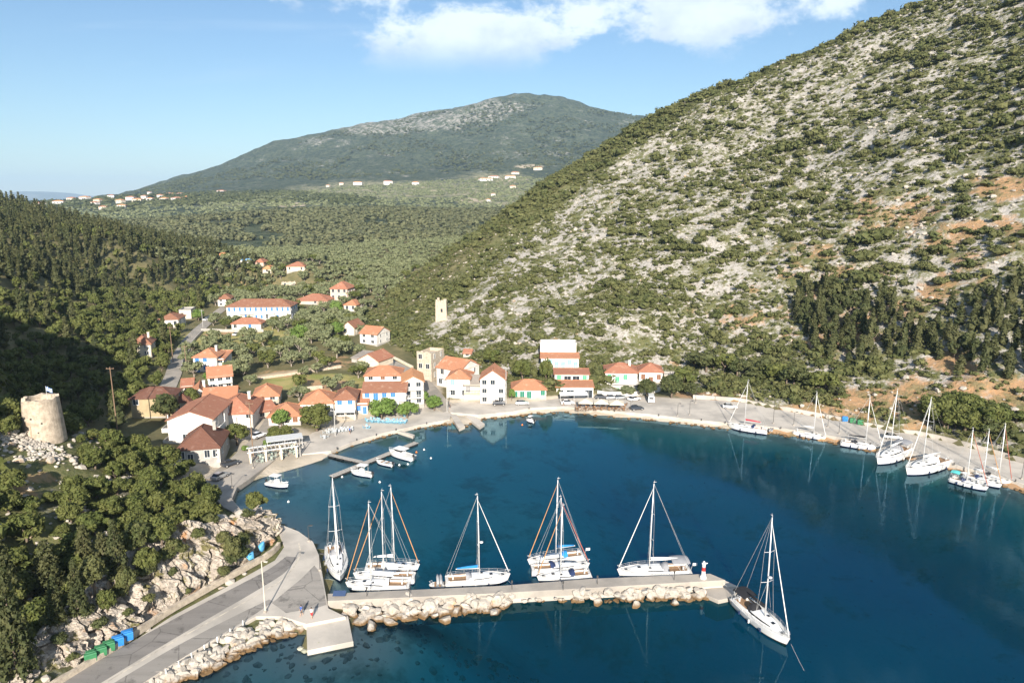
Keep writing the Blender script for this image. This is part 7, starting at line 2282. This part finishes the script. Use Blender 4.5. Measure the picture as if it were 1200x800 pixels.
def seatgroup(px, py, z, m, cl, tl, grp, n=3):
    g = at_z(px, py, z); s_, k_, lg, t1, t2 = chair_proto(m); a0 = random.uniform(0, 6)
    o = empty('cafe_table', g, a0); tag(o, tl, 'table', grp + ' tables')
    for nm, me in (('tabletop', t1), ('pedestal', t2)):
        link(nm, me, o)
    for q in range(n):
        a = a0 + q * 2 * math.pi / n + random.uniform(-.3, .3)
        c_ = empty('cafe_chair', g + np.array([.85 * math.cos(a), .85 * math.sin(a), 0]), a - math.pi / 2 + random.uniform(-.3, .3)); tag(c_, cl, 'chair', grp + ' chairs')
        for nm, me in [('seat', s_), ('backrest', k_)] + [('leg', x) for x in lg]:
            link(nm, me, c_)


F_BL = mat('sky_blue_chair', (0.22, 0.45, 0.58), 0.6, 0.1); F_WG = mat('pale_grey_chair', (0.50, 0.53, 0.54), 0.6, 0.1); F_BR = mat('brown_wood_chair', (0.30, 0.17, 0.09), 0.7, 0.2); F_DG = mat('sage_chair', (0.36, 0.42, 0.36), 0.7, 0.2)
for k in range(26):
    u = k / 26; px = 430 + 46 * ((k * 0.618) % 1); py = np.interp(px, [428, 478], [503, 496]) - 1 - 8.5 * ((k * .377) % 1)
    seatgroup(px, py, 0.97, F_BL, 'sky blue cafe chair on the promenade below the big green tree', 'white-topped cafe table on the promenade below the big green tree', 'blue cafe', 3)
for k in range(12):
    px = 380 + 32 * ((k * 0.618) % 1); py = np.interp(px, [378, 412], [514, 504]) - 6 * ((k * .377) % 1)
    seatgroup(px, py, 0.97, F_WG, 'pale grey cafe chair on the open square by the water', 'pale grey cafe table on the open square by the water', 'grey cafe', 3)
for k in range(14):
    px = 678 + 54 * (k % 7) / 6; py = 480 - 4 * (k // 7) + .5 * random.random()
    seatgroup(px, py, 1.27, F_BR, 'brown wooden chair under the taverna parasols', 'brown wooden table under the taverna parasols', 'taverna', 3)
for k in range(8):
    px = 306 + 38 * (k % 4) / 3; py = 541 - (px - 306) * .25 - 5 * (k // 4)
    seatgroup(px, py, 1.15, F_DG, 'sage green chair beneath the white pergola', 'sage green table beneath the white pergola', 'pergola', 3)
for k, (px, py) in enumerate([(686, 479), (704, 479.5), (722, 480.5)]):
    g = at_z(px, py, 1.27)
    o = empty('parasol', g, R(-4)); tag(o, ['left square cream parasol over the taverna tables', 'middle square cream parasol over the taverna tables', 'right square cream parasol over the taverna tables'][k], 'parasol', 'taverna parasols')
    b = MB(); b.tube([(0, 0, 0), (0, 0, 3.1)], .05, 6); b.build('pole', M_WPOLE, o)
    b = MB(); w_ = 2.1
    b.add([(-w_, -w_, 2.35), (w_, -w_, 2.35), (w_, w_, 2.35), (-w_, w_, 2.35), (0, 0, 3.15)], [(0, 1, 4), (1, 2, 4), (2, 3, 4), (3, 0, 4)])
    for a, c_ in ((0, 1), (1, 2), (2, 3), (3, 0)):
        p_, q_ = np.array(b.v[a]), np.array(b.v[c_]); b.add([p_, q_, q_ - (0, 0, .22), p_ - (0, 0, .22)], [(0, 3, 2, 1)])
    b.build('canopy', mat('cream_canvas', (0.68, 0.60, 0.47), 0.9, 0.15), o)
    b = MB(); b.box((0, 0, .06), (.7, .7, .12)); b.build('base', M_CONC, o)
pg = empty('pergola', at_z(322, 536, 1.1), R(24)); tag(pg, 'white pergola of square pillars beside the beach', 'pergola')
for r_ in (0, 1):
    for k in range(4):
        b = MB(); b.box((-5.4 + k * 3.4, -1.6 + r_ * 3.4, 1.2), (.42, .42, 2.6)); b.build('pillar', W_CREAM, pg)
    b = MB(); b.box((-.3, -1.6 + r_ * 3.4, 2.6), (11.4, .2, .2)); b.build('beam', M_RAILW, pg)
for k in range(12):
    b = MB(); b.box((-5.6 + k * .98, .1, 2.74), (.10, 4.4, .12)); b.build('rafter', M_RAILW, pg)
aw = empty('shade_canopy', at_z(334, 525, 1.1), R(22)); tag(aw, 'flat pale canvas shade on posts behind the white pergola', 'canopy')
b = MB(); b.box((0, 0, 2.75), (8.5, 4.2, .1)); b.build('canvas', mat('faded_canvas', (0.58, 0.58, 0.57), 0.9, 0.1), aw)
for sx in (-4, 0, 4):
    for sy in (-1.9, 1.9):
        b = MB(); b.tube([(sx, sy, 0), (sx, sy, 2.7)], .06, 6); b.build('post', M_RAILW, aw)

CLV = np.column_stack([PX_.ravel(), PY_.ravel(), PZ_.ravel()]); CLPX, CLPY, CLD = to_px(CLV[:, 0], CLV[:, 1], CLV[:, 2])


def near_cliff(px, py):
    d_ = (CLPX - px) ** 2 + (CLPY - py) ** 2
    return CLV[int(np.argmin(np.where(d_ < 9, CLD * .01, 10 + d_)))] if (d_ < 400).any() else hit(px, py)


# ------------------------------------------------------------------ trees standing among the houses and along the water
def tree_at(label, px, py, wpx, hpx, m=L_BROAD, kind='broad', det=3, z=None, name='broadleaf_tree', cat='tree', grp='trees among the houses'):
    g = hit(px, py) if z is None else at_z(px, py, z); dep = g[1] * CP + (CAM_H - g[2]) * SP
    w_ = wpx * dep / FPX; h_ = hpx / vrate(py, dep)
    plant(name, label, cat, grp, kind, g[0], g[1], g[2] - .1, h_ * 1.15, w_ * 1.05, m, det)


for q in [('round bright green tree in front of the low orange-roofed house', 330, 502, 24, 20, L_PLANE), ('large spreading tree with a pale forked trunk on the square', 371, 506, 44, 30, L_BROAD), ('big leafy plane tree shading the blue cafe chairs', 447, 492, 36, 25, L_PLANE), ('small leafy plane tree right of the blue cafe', 478, 491, 27, 19, L_PLANE),
          ('green tree with a flat crown by the jetties, near the end of the promenade', 509, 482, 22, 17, L_PLANE), ('dark leafy tree in front of the corner house with square windows', 278, 522, 34, 22, L_BROAD), ('dense little tree by the white pergola, left of two', 322, 517, 18, 16, L_BROAD), ('dense little tree by the white pergola, right of two', 336, 516, 18, 16, L_BROAD),
          ('small bush at the corner of the white pergola', 313, 524, 10, 8, L_PLANE), ('dark round tree beside the long ochre house', 196, 492, 34, 28, L_DARK), ('dark tree between the ochre house and the big white gable', 222, 478, 26, 22, L_BROAD), ('bushy dark green tree on the quay below the last two houses', 758, 466, 24, 20, L_DARK),
          ('wide bushy dark tree beside the white van', 787, 466, 32, 27, L_DARK), ('dark tree at the foot of the hill near the parked cars', 812, 466, 22, 16, L_DARK), ('bush climbing the wall left of the stepped white houses', 640, 450, 18, 28, L_BROAD), ('pale green bush in front of the green-shuttered house', 735, 463, 22, 10, L_OLIVE),
          ('leaning tree left of the pink house in mid valley', 395, 372, 18, 18, L_PLANE), ('bright green tree in the middle of the valley', 352, 402, 22, 20, L_PLANE), ('bright green tree near the foot of the hill lane', 396, 395, 18, 18, L_PLANE), ('light green tree by the small cube house on the valley road', 233, 376, 16, 13, L_PLANE),
          ('tree between the blue-shuttered house and the orange gable', 246, 450, 16, 14, L_PLANE), ('round bush beside the blue-shuttered house', 275, 440, 18, 14, L_OLIVE), ('dark bush on the slope behind the three-storey gabled house', 612, 447, 26, 24, L_BROAD), ('dark bush growing behind the hut above the white houses', 577, 430, 22, 20, L_BROAD),
          ('green bush beside the lane mouth', 497, 474, 14, 14, L_PLANE), ('thick tree leaning over the harbour from the headland rocks', 302, 603, 28, 24, L_BROAD), ('green shrub in front of the white corner house, by the pole', 288, 530, 10, 8, L_PLANE), ('slim green tree right of the three-storey gabled house', 600, 470, 8, 14, L_PLANE)]:
    tree_at(*q)
for k, (px, py, w_, h_) in enumerate([(22, 798, 46, 112), (128, 706, 34, 70), (105, 690, 34, 62), (60, 702, 40, 60), (10, 720, 40, 80)]):
    tree_at(['tall dark fir at the bottom left corner above the road bins', 'dark fir on the cliff edge, tallest of the small clump', 'dark fir behind the cliff edge in the small clump', 'broad dark fir on the slope below the windmill', 'dark fir at the left edge of the slope below the windmill'][k], px, py, w_ * 1.9, h_, L_CYP, 'fir', 3, None, 'fir_tree', 'fir', 'firs on the mill hill')
# trees along the foot of the right hill
for k in range(34):
    px = 800 + 400 * ((k * .618) % 1); py = np.interp(px, [800, 870, 950, 1100, 1200], [458, 462, 472, 505, 525]) - 2 - 26 * ((k * .377) % 1)
    if 985 < px < 1080 and py > 460: continue
    tree_at('bushy dark tree at the foot of the hill above the waterfront road', px, py, rng.uniform(18, 34), rng.uniform(14, 24), L_DARK if k % 3 else L_BROAD, det=2, grp='trees at the foot of the big hill')
for k, (px, py) in enumerate([(1095, 498), (1118, 492), (1140, 496), (1130, 510), (1160, 505), (1105, 508)]):
    tree_at('dense green tree clump behind the yachts at the right', px, py, 42, 30, L_BROAD, grp='bright trees behind the right yachts')

# odds and ends on the quay
g = at_z(372, 700, 1.76)
o = empty('solar_panel', at_z(398, 698, 1.76)); tag(o, 'tilted dark solar panel at the root of the pier', 'solar panel')
b = MB(); b.box((0, 0, .45), (1.9, 1.0, .06), tilt=('x', .35)); b.build('panel', mat('solar_cells', (0.05, 0.08, 0.16), 0.2, 0.1), o)
b = MB(); b.tube([(-.6, 0, 0), (-.6, 0, .4)], .05, 5); b.tube([(.6, 0, 0), (.6, 0, .4)], .05, 5); b.build('stand', M_POLE, o)
for k, (px, py, lb) in enumerate([(293, 652, 'blue tarpaulin heap under the bush by the cliff wall'), (307, 640, 'small blue tarpaulin bundle near the bend of the coast road')]):
    V, F = rock_arrays(40 + k); me = np_mesh('tarpaulin', V, F, smooth_sh=True); o = link('tarpaulin', me, mats=mat('blue_tarp', (0.12, 0.42, 0.68), 0.6, 0.3, 2.0)); o.location = at_z(px, py, 2.4); o.scale = (1.1 - .3 * k, .8, .75); tag(o, lb, 'tarpaulin')
for k in range(7):
    px, py = 195 + k * 15, 790 - k * 9.6
    b = MB(); b.box((0, 0, .35), (.14, .14, .9)); o = b.build('marker_post', C_WHITE); o.location = at_z(px, py, 1.15); tag(o, 'short white marker post along the sea side of the coast road', 'post', 'white posts along the coast road')
for px, py in [(430, 698), (600, 690), (700, 684), (790, 679), (480, 699.5), (660, 691)]:
    b = MB(); b.tube([(0, 0, 0), (0, 0, 1.2)], .05, 6); b.box((0, 0, 1.3), (.25, .25, .3)); o = b.build('mooring_pedestal', M_DPOLE); o.location = at_z(px, py, 1.75); tag(o, 'thin dark service post on the pier walkway', 'post', 'service posts on the pier')

for k, (px, py, w_) in enumerate([(118, 728, 22), (150, 716, 14), (176, 700, 18), (205, 668, 16), (222, 690, 12), (196, 652, 26), (170, 668, 28), (232, 628, 20), (262, 628, 22), (275, 648, 34), (262, 668, 20), (283, 632, 26), (70, 748, 24), (86, 770, 16), (140, 690, 26), (100, 715, 26), (215, 640, 16), (60, 722, 30), (290, 600, 18), (245, 600, 24)]):
    g_ = near_cliff(px, py)
    dep = g_[1] * CP + (CAM_H - g_[2]) * SP
    plant('shrub', 'small bush rooted in the cliff above the coast road' if k % 2 else 'low dry bush in a crevice of the roadside cliff', 'shrub', 'bushes on the roadside cliff', 'shrub', g_[0], g_[1], g_[2] - .3, w_ * dep / FPX * .9, w_ * dep / FPX, L_OAK if k % 3 else L_DARK, 3)

# low walls of the gardens and the valley road
def low_wall(label, px, h, m, th=.35):
    P0_ = np.array([hit(a, b)[:2] for a, b in px]); Q, Lf, Rt = strip_pts(P0_, th, 1.2); n = len(Q)
    zb = gz(Q[:, 0], Q[:, 1]) - .3; zt = zb + .3 + h
    o = empty('garden_wall', (Q[0, 0], Q[0, 1], zb[0])); tag(o, label, 'wall', 'low walls of gardens and lanes'); i = np.arange(n - 1)
    V = np.concatenate([np.column_stack([Lf, zt]), np.column_stack([Rt, zt]), np.column_stack([Lf, zb]), np.column_stack([Rt, zb])]) - np.array(o.location)
    link('masonry', np_mesh('masonry', V, np.concatenate([np.stack([n + i, n + i + 1, i + 1, i], 1), np.stack([i, i + 1, 2 * n + i + 1, 2 * n + i], 1), np.stack([n + i + 1, n + i, 3 * n + i, 3 * n + i + 1], 1)])), o, None, m)


low_wall('long pale garden wall below the hotel annex', [(236, 388), (262, 389), (309, 389)], 1.2, W_GREY)
low_wall('grey wall on the right side of the valley road', [(213, 432), (218, 412), (229, 398), (237, 390)], 1.0, W_GREY)
low_wall('pale stone wall along the dirt path in the olive grove', [(302, 445), (330, 441), (362, 437), (400, 431)], .8, W_STONE)
low_wall('broken stone wall behind the orange hip roofs', [(338, 466), (352, 458), (378, 456)], 1.2, W_STONE)
low_wall('white wall beside the lane at the foot of the hill', [(446, 412), (462, 421), (484, 432)], 1.0, W_CREAM)
low_wall('pale wall under the last two houses of the quay', [(700, 463), (712, 464.5), (745, 464), (775, 458)], 1.4, W_WHITE)
for k, (px, py) in enumerate([(395, 526), (418, 516), (441, 510), (464, 504), (500, 496.5), (620, 479), (680, 478), (720, 482), (772, 487), (822, 492.5), (850, 495.5), (915, 502), (952, 507.5), (996, 515.5), (1020, 521), (1055, 529), (1118, 544.5), (1190, 564)]):
    b = MB(); b.lathe([(.16, 0), (.12, .1), (.11, .38), (.17, .42), (.16, .5), (.02, .53)], 8)
    o = b.build('bollard', M_DPOLE); o.location = at_z(px, py, .97 if px < 510 else 1.26); tag(o, 'small dark mooring bollard on the edge of the promenade' if px < 510 else 'small dark mooring bollard on the edge of the waterfront road', 'bollard', 'bollards on the promenade' if px < 510 else 'bollards on the waterfront road')


def rope(label, a, c_, sag=.4):
    b = MB(); a, c_ = np.array(a), np.array(c_)
    b.tube([a + (c_ - a) * f - np.array([0, 0, sag * 4 * f * (1 - f)]) for f in np.linspace(0, 1, 7)], .013, 4)
    o = b.build('mooring_rope', C_WHITE); tag(o, label, 'rope', 'mooring ropes')


rope('anchor rope running down into the water from the bow of the large yacht', at_z(927, 754, 1.3), at_z(944, 788, -.1), .1)
rope('mooring rope from the pier end to the stern of the large yacht, upper one', at_z(848, 683, 1.8), at_z(868, 699, 1.1), .2)
rope('mooring rope from the pier end platform to the stern of the large yacht, lower one', at_z(858, 692, .7), at_z(864, 705, 1.0), .1)
rope('mooring rope from the blue-covered yacht to the pier', at_z(592, 676, 1.2), at_z(606, 688, 1.8), .2)
rope('mooring rope from the grey-tented yacht to the pier', at_z(728, 672, 1.2), at_z(716, 682, 1.8), .2)
for k, (px, py, z, rz_, pt, lb) in enumerate([(258, 560, 1.2, 70, P_SIL, 'silver car parked by the curved harbour wall'), (270, 545, 1.2, 50, P_DRK, 'dark car parked on the street beside the low grey house'), (303, 512, 2.2, 60, P_WHI, 'white car in the street below the red-roofed corner house'),
                                              (665, 473.5, 1.25, 8, P_WHI, 'white car parked in front of the stepped white houses'), (612, 474, 1.25, 4, P_SIL, 'silver car in front of the dark green shutters'), (855, 478, 1.25, -8, P_WHI, 'white car parked along the pale retaining wall'), (1046, 514, 1.25, -18, P_SIL, 'silver car parked behind the moored yachts')]):
    car(lb, px, py, z, R(rz_), pt)
# awnings over ground floors
for px, py, z, w_, m_, lb in [(405, 491, 1.6, 5.5, C_WHITE, 'white awning over the terrace of the cream blue-shuttered house'), (452, 482, 1.6, 8.0, C_WHITE, 'long white awning in front of the blue-shuttered house'), (672, 470.5, 1.3, 8.5, C_WHITE, 'white awning along the front of the waterfront taverna')]:
    o = empty('awning', at_z(px, py, z), R(4)); tag(o, lb, 'awning')
    b = MB(); V = [(-w_ / 2, -1.2, 2.3), (w_ / 2, -1.2, 2.3), (w_ / 2, 1.0, 2.8), (-w_ / 2, 1.0, 2.8)]; b.add(V + [(x, y, q - .06) for x, y, q in V], [(0, 1, 2, 3), (7, 6, 5, 4), (4, 5, 1, 0), (5, 6, 2, 1), (7, 4, 0, 3)]); b.build('canvas', m_, o)
    for x in (-w_ / 2 + .1, 0, w_ / 2 - .1):
        b = MB(); b.tube([(x, -1.1, 0), (x, -1.1, 2.28)], .045, 6); b.build('post', M_RAILW, o)

for k, (px, py, w_, h_) in enumerate([(112, 694, 34, 34), (140, 672, 36, 36), (165, 652, 38, 34), (190, 636, 34, 30), (150, 694, 26, 24), (178, 668, 30, 26), (92, 716, 32, 34), (128, 716, 22, 22), (205, 650, 22, 18), (70, 728, 30, 30), (275, 655, 24, 24)]):
    g_ = near_cliff(px, py); dep = g_[1] * CP + (CAM_H - g_[2]) * SP; fir = k in (1, 6, 9)
    sz_ = (w_ * dep / FPX, h_ / vrate(py, dep) * 1.2)
    plant('fir_tree' if fir else 'broadleaf_tree', ('dark fir rooted on the cliff, %s' if fir else 'bushy tree rooted on the cliff, %s') % ('near its left end' if px < 115 else 'above the road bins' if px < 160 else 'in the middle' if px < 240 else 'at its right end by the bend'), 'fir' if fir else 'tree', 'firs on the roadside cliff' if fir else 'trees on the roadside cliff',
          'fir' if fir else 'broad', g_[0], g_[1], g_[2] - .4, sz_[1] * (1.6 if fir else 1.1), sz_[0] * (1.5 if fir else 1.1), L_CYP if fir else (L_BROAD if k % 2 else L_OAK), 3)
